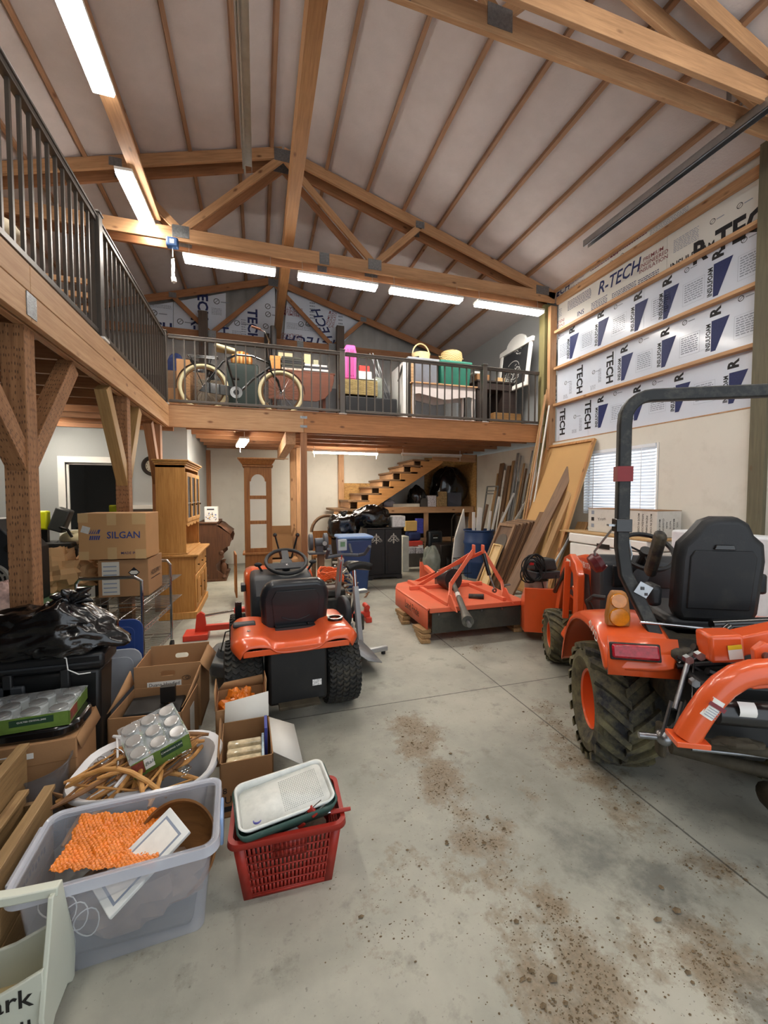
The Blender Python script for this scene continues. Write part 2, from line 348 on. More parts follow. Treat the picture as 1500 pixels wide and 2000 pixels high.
# corrugated metal gable
gm = MB(); N = 210
def gz(x): return zt(x) + .1
for (z0, f) in ((2.6, None),):
    vs = []; fs = []
    for i in range(N + 1):
        x = -5.3 + 10.4 * i / N; y = YB + .06 + (.02 if (i % 6) < 2 else 0); vs += [(x, y, z0), (x, y, gz(x))]
    gm.add(vs, [(2 * i, 2 * i + 2, 2 * i + 3, 2 * i + 1) for i in range(N)])
struct('wall_gable', gm, mat('white_steel_siding', '#c4c4c2', .45, .2, var=.05), solid=.01, org=(0, YB, 2.6))
struct('wall_left', MB().bx(-5.4, -5.3, -1.2, 9.8, 0, 4.9), GREYW, org=(-5.3, 4, 0))
mb = MB().bx(-5.4, -.35, -1.2, -1.1, 0, 6.4).bx(4.3, 5.1, -1.2, -1.1, 0, 6.4).bx(-.35, 4.3, -1.2, -1.1, 4.2, 6.4)
struct('wall_front', mb, GREYW, org=(0, -1.1, 0))
# office partition with the dark window
XO = -1.06; YO = 7.1; w0 = P(127, 903, Y=YO); w1 = P(243, 905, Y=YO); zs = .98
mb = MB().bx(-5.3, w0.x, YO, YO + .1, 0, 2.70).bx(w0.x, w1.x, YO, YO + .1, w0.z, 2.70).bx(w1.x, XO, YO, YO + .1, 0, 2.70).bx(w0.x, w1.x, YO, YO + .1, 0, zs).bx(XO - .1, XO, YO + .1, YB, 0, 2.70)
struct('wall_office', mb, [GREYW], org=(-3, YO, 0))
win = thing('window_2', None, None, (w0.x, YO, zs)); tag(win, kind='structure')
W_ = w1.x - w0.x; Hh = w0.z - zs
mb = MB().bx(-.09, 0, -.02, .03, -.09, Hh + .09).bx(W_, W_ + .09, -.02, .03, -.09, Hh + .09).bx(0, W_, -.02, .03, Hh, Hh + .09).bx(0, W_, -.02, .03, -.09, 0)
mb.bx(0, .03, .03, .09, 0, Hh).bx(W_ - .03, W_, .03, .09, 0, Hh).bx(0, W_, .03, .09, 0, .03).bx(0, W_, .03, .09, Hh - .03, Hh).build('window_frame', WHITE, win, bev=.004)
MB().bx(.03, W_ - .03, .05, .055, .03, Hh - .03).build('window_pane', mat('dark_glass', '#0b0c0d', .03, 0, var=0, ior=2.3), win)
MB().bx(XO - .9, XO - .002, YO - .05, YO, 1.30, 1.37)
struct('trim_1', MB().bx(-1.9, XO - .002, YO - .06, YO - .003, 1.31, 1.37), WHITE)
q = NT('stone_wainscot'); bk = q.n('TexBrick'); bk.inputs['Scale'].default_value = 1; bk.inputs['Brick Width'].default_value = .3; bk.inputs['Row Height'].default_value = .045; bk.inputs['Mortar Size'].default_value = .004
q.l(q.coord((1, 1, 1)), bk.inputs['Vector']); rm = bk.inputs; rm['Color1'].default_value = lin('#75685c'); rm['Color2'].default_value = lin('#948a80'); rm['Mortar'].default_value = lin('#3d3732'); q.l(bk.outputs[0], q.b.inputs['Base Color']); q.b.inputs['Roughness'].default_value = .8
mb = MB(); 
for k in range(28): 
    for j in range(4): mb.bx(-1.9 + j * .21, -1.9 + j * .21 + .208, YO - .03 - rnd.uniform(0, .015), YO - .003, k * .0465, k * .0465 + .044, mi=rnd.randrange(3))
struct('trim_2', mb, [mat('stone_a', '#6f6258', .8), mat('stone_b', '#8b8078', .8), mat('stone_c', '#5a4c42', .8)])
# ---------------------------------------------------------------- loft deck, beams, joists
ZD = 2.72; XL = -1.14; YM = 6.08
struct('floor_loft', MB().bx(-5.3, XL - .02, -1.1, YB + .05, ZD - .03, ZD).bx(XL - .02, XR + .1, YM + .02, YB + .05, ZD - .03, ZD), wood('loft_plywood', '#a98358', '#8f6b45', kamt=.4), org=(0, 0, ZD - .03))
tb = thing('loft_beam', 'long doubled rim beam under the left railing, running towards the viewer', 'beam', (XL, 2.5, 2.43))
for nm, z0, z1, y0, y1 in (('beam_board', 2.43, 2.575, -1.0, 2.62), ('beam_board', 2.58, 2.72, -1.0, 2.62), ('beam_board', 2.43, 2.575, 2.624, YM - .0), ('beam_board', 2.58, 2.72, 2.624, YM - .0)):
    b_ = beam((0, y0 - 2.5, (z0 + z1) / 2 - 2.43), (0, y1 - 2.5, (z0 + z1) / 2 - 2.43), .04, z1 - z0, nm, BEAMW, tb)
beam((-.06, -3.5, .10), (-.06, YM - 2.5, .10), .045, .2, 'inner_board', LUM, tb)
MB().bx(.02, .024, .07, .17, .02, .14).build('nail_plate', PLATE, tb)
spx = P(593, 840, Y=YM).x
tb = thing('loft_beam', 'wide knotty beam across the room under the front railing', 'beam', (spx, YM, 2.43))
beam((XL - spx - .02, 0, .145), (-.001, 0, .145), .04, .29, 'beam_board', BEAMW, tb); beam((.001, 0, .145), (XR - spx - .08, 0, .145), .04, .29, 'beam_board', wood('fir_beam_red', '#b8804f', '#956339'), tb)
beam((XL - spx, .05, .14), (XR - spx - .1, .05, .14), .045, .24, 'inner_board', LUM, tb)
for z in (.07, .2): MB().bx(-.05, .05, -.024, -.02, z, z + .035).build('nail_plate', PLATE, tb)
MB().bx(XL - spx - .02, XR - spx - .05, -.03, .02, .292, .305).build('deck_edge', LUMD, tb)
gl = 'floor joists under the loft'
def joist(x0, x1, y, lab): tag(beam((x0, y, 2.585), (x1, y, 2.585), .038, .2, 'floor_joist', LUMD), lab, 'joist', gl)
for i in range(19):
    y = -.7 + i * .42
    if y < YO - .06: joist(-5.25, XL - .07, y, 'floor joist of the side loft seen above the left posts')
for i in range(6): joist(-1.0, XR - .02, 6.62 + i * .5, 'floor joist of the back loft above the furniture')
for x, y0 in ((.18, 7.65), (-.35, 6.63), (1.9, 7.13), (2.9, 7.65), (3.3, 6.63)):
    tag(beam((x, y0, 2.60), (x, y0 + .48, 2.60), .038, .14, 'joist_blocking', LUM), 'short blocking piece between two back loft joists', 'blocking', 'blocking between joists')
tag(beam((spx - .18, 6.15, 2.36), (spx - .18, 8.9, 2.36), .14, .2, 'support_girder', LUM), 'short heavy girder running back from the middle post', 'beam')
# ---------------------------------------------------------------- posts with braces
def post(x, y, z1, lab, m=PT, s=.108, br=None, bm=None):
    t = thing('support_post', lab, 'post', (x, y, 0))
    beam((0, 0, 0), (0, 0, z1), s, s, 'post_timber', m, t)
    for (dy, dz, dx) in br or []: beam((dx, 0-.0 if dy > 0 else .0, z1 - dz), (dx, dy, z1 - .03), .09, .11, 'knee_brace', bm or m, t, up=(0, 1, 0))
    return t
post(XL - .09, 2.72, 2.43, 'nearest rough treated post at the left edge under the loft', br=[(.62, .75, 0), (-.62, .75, 0)])
post(XL - .06, 4.38, 2.43, 'second treated post under the loft, rising behind the large carton', br=[(.45, .8, 0), (-.5, .8, 0)], bm=wood('brace_wood', '#b08e5c', '#8d6c40'))
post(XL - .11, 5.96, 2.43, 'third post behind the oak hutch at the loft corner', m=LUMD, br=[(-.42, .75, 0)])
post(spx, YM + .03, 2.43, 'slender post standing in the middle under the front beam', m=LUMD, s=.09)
for px0, px1, yy, l in ((566, 580, 8.9, 'bare timber stud left of the pair near the back wall'), (580, 590, 8.6, 'bare timber stud right of the pair near the back wall')):
    x = P((px0 + px1) / 2, 980, Y=yy).x; post(x, yy, 2.48, l, m=LUM, s=.13)
for px0, l in ((406, 'dark wall post in the back left corner'), (666, 'pale wall post left of the staircase')):
    x = P(px0, 980, Y=YB - .05).x; tag(beam((x, YB - .05, 0), (x, YB - .05, 2.48), .13, .09, 'wall_post', LUMD if px0 < 500 else LUM, up=(0, 1, 0)), l, 'post')
# ---------------------------------------------------------------- trusses, purlins, beams in the roof
def truss(y, lab, m):
    t = thing('roof_truss', lab, 'truss', (RT, y, 4.77)); a = 4.46; b0 = 5.2; w = .038
    beam((-b0, 0, .085), (a, 0, .085), w, .17, 'bottom_chord', m, t)
    for s, L in ((1, a), (-1, b0)):
        beam((0, 0, RZ0 - 4.77 - .07), (s * L, 0, zt(RT + L) - 4.77 - .07), w, .14, 'top_chord', m, t)
        beam((s * .02, .0, 1.33), (s * 1.29, 0, .13), w, .09, 'web', m, t)
        beam((s * 1.29, 0, .13), (s * 2.0, 0, zt(RT + 2) - 4.77 - .1), w, .09, 'web', m, t)
        for px_, pz_, dx_, dz_ in ((1.29, .12, .2, .15), (2.0, zt(RT + 2) - 4.77 - .08, .14, .1), (4.2, .17, .25, .14)): MB().box((s * px_, -.022, pz_), (dx_, .004, dz_)).build('nail_plate', PLATE, t)
    for x, z, w_ in ((0, 1.36, .24), (.55, .085, .14)): MB().box((x, -.022, z), (w_, .004, .16)).build('nail_plate', PLATE, t)
truss(2.46, 'nearer roof truss of the front pair, crossing the top right', LUM)
truss(2.68, 'farther roof truss of the front pair, crossing the top right', LUM)
truss(5.93, 'nearer roof truss of the middle pair, with lights below its chord', LUM)
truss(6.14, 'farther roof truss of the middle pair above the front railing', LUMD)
truss(9.42, 'reddish roof truss against the far gable wall', LUMD)  # darker fir puts the shade at the gable into the wood colour
for x in PUR:
    tag(beam((x, -1.05, zt(x) + .045), (x, 9.58, zt(x) + .045), .045, .1, 'roof_purlin', PURW, up=(RS if x > RT else -RS, 0, 1)), 'long roof purlin running from front to back between white insulation', 'purlin', 'roof purlins under the insulation')
tag(beam((.44, -1, 5.08), (.44, 9.5, 5.08), .13, .27, 'ridge_beam', wood('glulam', '#b38658', '#946a42')), 'heavy centre beam running front to back on the truss chords', 'beam')
tag(beam((-1.2, -1, 4.99), (-1.2, 5.9, 4.99), .14, .035, 'lamp_board', LUM), 'flat board on the chords that carries the two left strip lights', 'board')
tag(beam((XR - .02, 5.95, 4.72), (XR - .02, 5.95, 2.3), .13, .07, 'wall_stud', LUM, up=(0, 1, 0)), 'light orange stud at the far end of the insulated wall', 'stud')
tag(beam((XR - .03, 6.12, 0), (XR - .03, 6.12, 4.8), .14, .14, 'wall_column', PTG), 'greenish treated column beside the chalkboard at the loft corner', 'post')
tag(beam((XR + .02, 2.86, 0), (XR + .02, 2.86, 5.0), .14, .14, 'wall_column', wood('weathered_post', '#6d6750', '#555040')), 'dark olive weathered column at the right edge of the picture', 'post')
# girts and insulation boards of the right wall are placed with their prints in the next part
# ---------------------------------------------------------------- strip lights
EM = mat('lamp_diffuser', '#fff8ee', .4, var=0, emit=LAMP)
EM2 = mat('bright_diffuser', '#fff4e2', .4, var=0, emit=LAMP * 2.2)
def strip(p, q, w, lab, on=True, group=None, h=.045, em=None, name='strip_light', hang=.0):
    p = V(p); q = V(q); c = (p + q) / 2; L = (q - p).length; t = thing(name, lab, 'light', M=FR(c, q - p, V((0, 0, 1)).cross(q - p)), group=group)
    MB().bx(-L / 2 - .01, L / 2 + .01, -w / 2 - .006, w / 2 + .006, .012, h).build('housing', WHITE, t, bev=.004)
    MB().bx(-L / 2, L / 2, -w / 2, w / 2, -.02, .012).build('diffuser', (em or EM) if on else mat('tube_glass', '#cfc4b4', .3), t, bev=.008)
    if hang: 
        for s in (-1, 1): MB().bx(s * L / 2 * .97 - .004, s * L / 2 * .97 + .004, -.004, .004, -.1, .14).build('pull_hook', WHITE, t)
    return t
strip(P(305, 474, Z=4.9), P(241, 336, Z=4.9), .16, 'shorter-looking strip light on the board nearer the middle truss, upper left')
strip((-1.2, 4.12, 4.9), (-1.2, 2.9, 4.9), .16, 'strip light on the board at the very top left of the picture')
for i, (a, b, l) in enumerate([((360, 515), (537, 546), 'leftmost of the four strip lights under the truss chord'), ((583, 549), (735, 573), 'second from left strip light under the truss chord'),
        ((763, 573), (900, 598), 'third from left strip light under the truss chord'), ((930, 598), (1057, 619), 'rightmost strip light under the truss chord, above the chalkboard')]):
    A = P(a[0], a[1], Y=5.9); B = P(b[0], b[1], Y=5.9); A.z = B.z = 4.55
    t = strip(A, B, .15, l)
    mb = MB(); L = (B - A).length
    for s in (-1, 1): mb.tube([(s * L * .45, 0, .04), (s * L * .45, 0.03, .24)], .003, 5)
    mb.build('hanging_chain', GALV, t)
A = P(612, 884, Y=8.12); B = P(737, 886, Y=8.12); A.z = B.z = 2.36; strip(A, B, .07, 'lit tube light under the back loft, left of the staircase', hang=1, em=EM2)
A = P(785, 886, Y=8.12); B = P(900, 890, Y=8.12); A.z = B.z = 2.36; strip(A, B, .05, 'unlit tube light under the back loft above the stair top', on=False, hang=1)
A = P(478, 884, Y=6.6); A.z = 2.36; strip(A, A + V((-.1, .9, 0)), .13, 'bright light seen end-on above the grandfather clock case', hang=1, em=EM2)
for px, py, yy, l in ((86, 853, 6.36, 'small lit light below the side loft, right of the nearest post'), (2, 831, 5.2, 'lit light below the side loft at the left picture edge')):
    A = P(px, py, Y=yy); A.z = 2.44; strip(A + V((-.25, .1, 0)), A + V((.08, 0, 0)), .1, l, em=EM2)
# extra strip lights added overhead, out of view, to light the room
for x, y in ((-1.2, 1.2), (-1.2, -.3)): strip((x, y + .6, 4.9), (x, y - .6, 4.9), .12, 'added unseen strip light carrying on the left row overhead', group='added lights out of view')
for x in (1.4, 2.9, 4.1): strip((x - .6, 1.0, 5.0), (x + .4, 1.0, 5.0), .12, 'added unseen strip light nearer than the front truss pair', group='added lights out of view')
# ---------------------------------------------------------------- garage door tracks and cord reel
def track(x, sgn, lab):
    t = thing('garage_door_track', lab, 'track', (x, 4.42, 4.75)); mb = MB()
    mb.bx(-.04, .04, -5.4, 0, .036, .04).bx(-.04, -.036, -5.4, 0, -.04, .04).bx(.036, .04, -5.4, 0, -.04, .04).bx(-.04, -.02, -5.4, 0, -.04, -.036).bx(sgn * .04, sgn * .05, -5.4, 0, .0, .09)
    mb.build('rail', GALV, t)
    mb = MB()
    for z in range(7): mb.bx(.0, .035, -.96 - .7, -.955 - .7, 0.03 + z * .07, .03 + z * .07 + .055)
    mb.bx(0, .006, -1.69, -1.65, .03, .5); MB()
    mb.bar((0, -1.66, .06), (.28 * sgn, -1.66, .5), .03, .006).build('hanger_strap', GALV, t)
    return t
track(4.07, 1, 'steel overhead door track with hanger on the right, under the roof')
track(-.06, -1, 'steel overhead door track hanging at top centre, left of the ridge beam')
t = thing('cord_reel', 'blue retractable cord reel hooked on the truss above the left strip light', 'reel', P(337, 478, Y=5.85)); 
MB().box((0, 0, .02), (.14, .09, .12)).build('reel_case', mat('reel_blue', '#31507d', .4), t, bev=.02)
MB().box((0, -.047, .02), (.05, .004, .05)).build('badge', WHITE, t); MB().tube([(0, 0, .08), (0, .02, .22)], .006).build('hook', GALV, t)
pts = [(0, 0, -.04), (.0, 0, -.15)]; mb = MB().tube(pts, .006)
for k in range(5): mb.tube([(.015 * sin(k * 2 + j * pi / 4), .015 * cos(k * 2 + j * pi / 4), -.16 - .045 * j - .01 * k) for j in range(7)], .007, 6)
mb.tube([(0, 0, -.4), (.01, 0, -.46)], .03, 8).build('white_cord', WHITE, t)
# ================================================================ insulated right wall
NAVY = mat('navy_print', '#1e2a5c', .6, var=.15, sc=60); INK = mat('black_print', '#15161c', .6, var=0); GRYI = mat('grey_print', '#8a93a3', .7, var=0); REDI = mat('red_print', '#7a3038', .6, var=0)
FOAM = mat('foam_board', '#cfd8e6', .28, var=.03, sc=3, bump=.06, bsc=9, coat=.3); FOAM2 = mat('foam_board_dull', '#d3d2cc', .6, var=.04, sc=3, bump=.1, bsc=20)
XI = XR + .06
def z6(a, b): return P(1050 + a / 3.3333, 400 + b / 3.3333, X=XI - .001)
class Print(MB):
    """prints lie .8 mm proud of the board face"""
    def at(s, p, ang=0, flip=False): return (FR(p, s.U, s.Vv) @ RZ(ang))
    def word(s, t, p, size, ang=0, bold=.02, mi=0, shear=0, wx=1): s.text(t, size, s.at(p, ang), bold, shear, mi, wx=wx)
    def ring(s, p, r, mi=1):
        v = []; n = 16
        for k in range(n): v += [(r * cos(2 * pi * k / n), r * sin(2 * pi * k / n), 0), (r * .8 * cos(2 * pi * k / n), r * .8 * sin(2 * pi * k / n), 0)]
        s.add(v, [(2 * k, (2 * k + 2) % (2 * n), (2 * k + 3) % (2 * n), 2 * k + 1) for k in range(n)], s.at(p), mi)
        s.add([(-r * .7, -r * .6, 0), (-r * .6, -r * .7, 0), (r * .7, r * .6, 0), (r * .6, r * .7, 0)], [(0, 1, 2, 3)], s.at(p), mi)
        s.add([(r * 1.4, -r * .25, 0), (r * 4, -r * .25, 0), (r * 4, r * .1, 0), (r * 1.4, r * .1, 0)], [(0, 1, 2, 3)], s.at(p), 2)
    def para(s, p, w, h, n, mi=2, ang=0, frame=False):
        M = s.at(p, ang); rr = random.Random(int(p.x * 1000 + p.z * 77 + p.y * 31))
        for i in range(n):
            y = h / 2 - h * (i + .5) / n; x = -w / 2
            while x < w / 2 - .01:
                l = min(rr.uniform(.015, .05), w / 2 - x); s.add([(x, y, 0), (x + l, y, 0), (x + l, y + h / n * .42, 0), (x, y + h / n * .42, 0)], [(0, 1, 2, 3)], M, mi); x += l + .008
        if frame:
            for a in ((-w * .6, -h * .6, w * .6, -h * .59), (-w * .6, h * .59, w * .6, h * .6), (-w * .6, -h * .6, -w * .59, h * .6), (w * .59, -h * .6, w * .6, h * .6)):
                s.add([(a[0], a[1], 0), (a[2], a[1], 0), (a[2], a[3], 0), (a[0], a[3], 0)], [(0, 1, 2, 3)], M, mi)
    def foam(s, p, h, mi=0):
        """the triangle mark with the word standing on its left side"""
        M = s.at(p); s.add([(-h * .05, h / 2, 0), (-h * .05, -h / 2, 0), (h * .1, -h / 2, 0), (h * .5, h / 2, 0)], [(0, 1, 2, 3)], M, mi)
        s.text('INSULFOAM', h * .205, M @ T(-h * .14, 0, 0) @ RZ(90), .03, 0, 1, wx=.8)
        s.para(V(p) + s.U * h * .98, h * .58, h * .6, 8, frame=True)
        s.text('R', h * .45, M @ T(h * .08, h * .75, 0) @ RZ(90), .04, 0, 1)
PM = [NAVY, INK, GRYI, REDI]
def rboard(lab, y0, y1, z0, z1, m=FOAM, fn=None):
    t = thing('insulation_board', lab, 'insulation', (XI, (y0 + y1) / 2, z0))
    MB().bx(0, .05, (y0 - y1) / 2 + .002, (y1 - y0) / 2 - .002, .002, z1 - z0 - .002).build('foam_sheet', m, t)
    if fn:
        pr = Print(); pr.U = V((0, -1, 0)); pr.Vv = V((0, 0, 1)); pr.M = MX.Translation(V((-.0008, 0, 0)) - V((XI, (y0 + y1) / 2, z0))); fn(pr); 
        k = Print(); tag(pr.build('print', PM, t, flat=True), kind='stuff' if False else None)
yA = 5.90; yB = 2.93; g = [2.43, 3.05, 3.66, 4.27, 4.74, 4.99]
j1 = z6(330, 1400).y; j2 = z6(505, 1060).y; j3 = z6(692, 700).y; j4 = z6(842, 320).y
def TE(pr, a, b, size=.165): q = z6(a, b); pr.word('TECH', q, size, -90, .035, 1, wx=1.05)
def icon(pr, a, b): pr.ring(z6(a, b), .03)
rboard('white board with TECH prints at the far end of the lowest foam row', j1, yA, g[0], g[1], FOAM, lambda s: (TE(s, 160, 1415), TE(s, 325, 1370), icon(s, 243, 1380), icon(s, 78, 1425), s.para(z6(238, 1475), .1, .06, 5), s.para(z6(280, 1430), .2, .06, 5, ang=90)))
rboard('long board with blue triangle marks in the lowest foam row, above the blinds', yB, j1, g[0], g[1], FOAM, lambda s: [s.foam(z6(a, b), .33) for a, b in ((400, 1380), (635, 1325), (905, 1262), (1255, 1195))] + [icon(s, 505, 1230), icon(s, 760, 1160)])
rboard('white board with three TECH prints in the second foam row from below', j2, yA, g[1], g[2], FOAM, lambda s: (TE(s, 105, 1200), TE(s, 272, 1140), TE(s, 468, 1065), icon(s, 183, 1160), icon(s, 365, 1090), s.para(z6(215, 1190), .2, .06, 5, ang=90), s.para(z6(405, 1110), .2, .06, 5, ang=90), s.para(z6(182, 1250), .1, .07, 5), s.para(z6(360, 1190), .1, .07, 5)))
rboard('board with three triangle marks in the second foam row, over the roll bar', yB, j2, g[1], g[2], FOAM, lambda s: [s.foam(z6(a, b), .34) for a, b in ((552, 1065), (815, 970), (1140, 855))] + [icon(s, 672, 885), icon(s, 958, 768), icon(s, 1325, 610)])
rboard('board with small triangle marks at the far end of the third foam row', j3, yA, g[2], g[3], FOAM, lambda s: [s.foam(z6(a, b), .36) for a, b in ((80, 990), (215, 930), (400, 840), (640, 735))] + [icon(s, 140, 862), icon(s, 508, 665)])
rboard('board with two triangle marks at the near end of the third foam row', yB, j3, g[2], g[3], FOAM, lambda s: [s.foam(z6(a, b), .36) for a, b in ((828, 650), (1155, 490))] + [icon(s, 972, 425), icon(s, 1345, 228)])
def logo(s):
    s.word('R-TECH', z6(520, 478), .25, 0, .016, 0, shear=.25, wx=.82)
    for i, w_ in enumerate(('PREMIUM', 'ENGINEERED', 'INSULATION')): s.word(w_, z6(752, 328 + i * 33 - 5), .07, 0, .004, 3)
    s.para(z6(560, 570), .4, .14, 6, mi=0); s.para(z6(720, 480), .3, .1, 4, mi=0); s.para(z6(270, 620), .5, .16, 7, mi=0); s.para(z6(400, 640), .3, .12, 5, mi=0); s.word('SNI', z6(280, 700), .1, 180, .01, 0)
    for i, w_ in enumerate(('INSULATION', 'ENGINEERED', 'PREMIUM')): s.word(w_, z6(120, 775 + i * 27), .07, 180, .004, 3)
    s.para(z6(130, 715), .2, .14, 5)
rboard('board with the large blue R-TECH lettering in the fourth foam row', j4, yA, g[3], g[4], FOAM2, logo)
rboard('duller board with cut-off black R-TECH letters in the fourth foam row', yB, j4, g[3], g[4], FOAM2, lambda s: (s.word('R-TECH', z6(1300, 175), .34, 0, .035, 1, wx=.8), s.word('INSULFOAM', z6(1000, 338), .12, 0, .02, 1, wx=.8), icon(s, 1140, 108), icon(s, 1317, 5), s.para(z6(965, 230), .3, .16, 8)))
rboard('narrow foam strip with small prints right under the wall header', yB, yA, g[4] + .1, g[5] - .02, FOAM2, lambda s: (s.para(z6(430, 378), .5, .03, 1, mi=3), s.para(z6(590, 265), .6, .03, 1, mi=3), s.para(z6(850, 120), .5, .1, 5), s.word('ENGINEERED', z6(250, 490), .06, 0, .004, 3), s.word('INSULATION', z6(250, 525), .06, 0, .004, 3), s.word('TECH', z6(150, 565), .16, 0, .01, 0, shear=.25), s.ring(z6(480, 378), .03), s.ring(z6(550, 330), .03)))
for i, z in enumerate(g[1:4]):
    tag(beam((XR + .02, yB, z), (XR + .02, yA, z), .09, .042, 'wall_girt', BEAMW), ('lowest', 'middle', 'upper')[i] + ' of three thin girts across the foam-covered wall', 'girt')
tag(beam((XR + .03, yB, 4.79), (XR + .03, yA, 4.79), .05, .11, 'wall_girt', LUM), 'wide girt just below the header of the right wall', 'girt')
tag(beam((XR - .0, yB - 3.9, 5.03), (XR - .0, yA + .1, 5.03), .06, .17, 'wall_header', LUM), 'deep header board where the right wall meets the roof lining', 'beam')
one('plaster_edge_strip', MB().bx(XR - .004, XR + .05, yB, yA, 2.416, 2.43), LUM, 'thin wooden edge on top of the plasterboard, below the foam boards', 'strip')
# ---------------------------------------------------------------- window with blinds
wt = thing('window_1', None, None, (XR + .05, 4.575, 1.24)); tag(wt, kind='structure')
mb = MB()
for a, b, c, d in ((-.62, -.57, 0, .95), (.57, .62, 0, .95), (-.62, .62, 0, .05), (-.62, .62, .9, .95)): mb.bx(.02, .08, a, b, c, d)
mb.bx(-.062, .05, -.62, -.60, 0, .95).bx(-.062, .05, .60, .62, 0, .95).build('window_frame', WHITE, wt, bev=.003)
MB().bx(.05, .053, -.57, .57, .05, .9).build('window_pane', mat('clear_glass', '#ffffff', .02, var=0, trans=1, ior=1.02), wt)
BL = mat('blind_slat', '#e3e8ef', .5, var=.02)
bl = thing('window_blind', 'white slatted blind pulled down over the window of the right wall', 'blind', (XR - .005, 4.575, 1.26))
MB().bx(-.02, .03, -.59, .59, .88, .925).build('head_rail', BL, bl, bev=.003)
MB().bx(-.014, .014, -.585, .585, 0, .018).build('bottom_rail', BL, bl)
for k in range(20):
    MB().box((0, 0, 0), (.046, 1.17, .003), M=T(0, 0, .05 + k * .0425) @ RY(-32)).build('slat', BL, bl)
for y in (-.4, 0, .4): MB().bx(-.026, -.024, y - .006, y + .006, 0, .9).build('ladder_tape', BL, bl)
# ================================================================ things against the right wall
CARD = mat('cardboard', '#a07852', .8, var=.07, sc=4, bump=.08, bsc=30); CARDD = mat('cardboard_dark', '#8b6642', .8, var=.08, sc=4, bump=.08, bsc=30); CARDW = mat('white_carton', '#c9c8c3', .7, var=.05, sc=5, dirt='#8f8a80', damt=.4)
OLDW = wood('old_brown_wood', '#7d5e42', '#57402c', knots='#33241a', kamt=.5); OLDW2 = wood('old_pale_wood', '#b08d63', '#87683f', kamt=.5); WPNT = mat('worn_white_paint', '#dcdad3', .6, var=.06, sc=10)
OLDY = wood('old_wood_y', '#76583d', '#4f3a29', 'y', kamt=.3); DARKP = mat('dark_panel', '#3b352e', .7)
q = thing('white_carton', 'long white carton with printed import text lying under the window', 'box', (4.61, 4.13, 1.02))
MB().bx(-.19, .19, -.52, .52, 0, .32).build('box', CARDW, q, bev=.006)
pr = Print(); pr.U = V((0, -1, 0)); pr.Vv = V((0, 0, 1)); pr.M = T(-.1915, 0, 0)
for i, w_ in enumerate(('MADE IN CHINA', 'NFPA/ENCIONE', 'INDIA CHINA', 'MADE IN CHINA')): pr.word(w_, V((0, -.28 - i * .055, .15)), .036, -90, .004, 0)
pr.word('Yrom', V((0, .28, .18)), .06, 8, .001, 0)
for k in range(3): pr.add([(0, 0, 0), (.05, 0, 0), (.05, .05, 0), (0, .05, 0)], [(0, 1, 2, 3)], pr.at(V((0, .46, .06 + k * .09))), 0 if k == 1 else 1)
pr.build('print', [INK, GRYI], q, flat=True)
pr = Print(); pr.U = V((1, 0, 0)); pr.Vv = V((0, 0, 1)); pr.M = T(0, -.5215, 0)
for i in range(6): pr.word(('MADE IN', 'CUSHION', 'ADRI', 'NOTE', 'MEASURE', 'VOL')[i], V((-.15 + i * .055, 0, .15)), .036, -90, .003, 0)
pr.build('print', [INK, GRYI], q, flat=True); MB().bx(-.193, .193, -.522, .522, .316, .3235).build('lid_seam', CARDD, q)
one('shelf_plank', MB().bx(4.2, 4.82, 3.5, 4.95, 1.0, 1.018), wood('plank_y', '#c7a676', '#a27e4e', 'y'), 'thin plywood plank carrying the long white carton', 'plank')
q = thing('chest_freezer', 'white appliance under the plank, behind the roll bar', 'freezer', (4.5, 4.15, 0)); MB().bx(-.3, .3, -.6, .6, .04, .86).build('body', WHITE, q, bev=.02); MB().bx(-.31, .31, -.61, .61, .87, .995).build('lid', WHITE, q, bev=.015); MB().bx(-.315, -.31, -.1, .1, .84, .9).build('handle', BLACKM, q)
mb = MB().bx(-.25, .25, -.5, .5, 0, .04).build('plinth', BLACKM, q)
one('low_shelf', MB().bx(3.98, 4.8, 1.9, 3.2, .41, .44).bx(4.0, 4.06, 3.1, 3.16, 0, .41).bx(4.7, 4.76, 3.1, 3.16, 0, .41).bx(4.0, 4.06, 1.95, 2.0, 0, .41).bx(4.7, 4.76, 1.95, 2.0, 0, .41), LUM, 'low wooden shelf under the white slab at the right edge', 'shelf')
one('white_slab', MB().bx(4.05, 4.3, 1.95, 3.15, .44, 1.17), mat('white_slab', '#dfe4ea', .4), 'upright white slab seen past the black seat at the right edge', 'panel', bev=.02)
# big framed hardboard panel
def lean(name, lab, cat, xb, xt, y0, y1, ztop, th, m, group=None, z0=0, frame=None, mf=None, bev=.003, yt=None):
    """a sheet leaning on +x: bottom edge at xb, top edge at (xt, ztop), from y0 to y1"""
    up = V((xt - xb, (yt or 0), ztop - z0)); L = up.length; t = thing(name, lab, cat, M=FR((xb, (y0 + y1) / 2, z0), (0, -1, 0), up), group=group); w_ = (y1 - y0) / 2
    MB().bx(-w_, w_, 0, L, -th, 0).build('panel', m, t, bev=bev)
    if frame:
        for a, b, c, d in ((-w_, -w_ + frame, 0, L), (w_ - frame, w_, 0, L)): MB().bx(a, b, c, d, .0, .03).build('stile', mf, t, bev=.002)
        for c in (0, L - frame): MB().bx(-w_ + frame, w_ - frame, c, c + frame, .0, .03).build('rail', mf, t, bev=.002)
    return t, w_, L
LY = wood('lumber_local', '#c0905c', '#99693a', 'y')
lean('framed_panel', 'tall tan hardboard panel in a pine frame leaning beside the window', 'panel', 3.96, 4.80, 4.93, 6.0, 2.36, .02, mat('hardboard', '#ba935f', .65, var=.05, sc=2), frame=.04, mf=LY)
DK = wood('door_walnut', '#6b4f38', '#49352a', 'y', kamt=0, sc=.7)
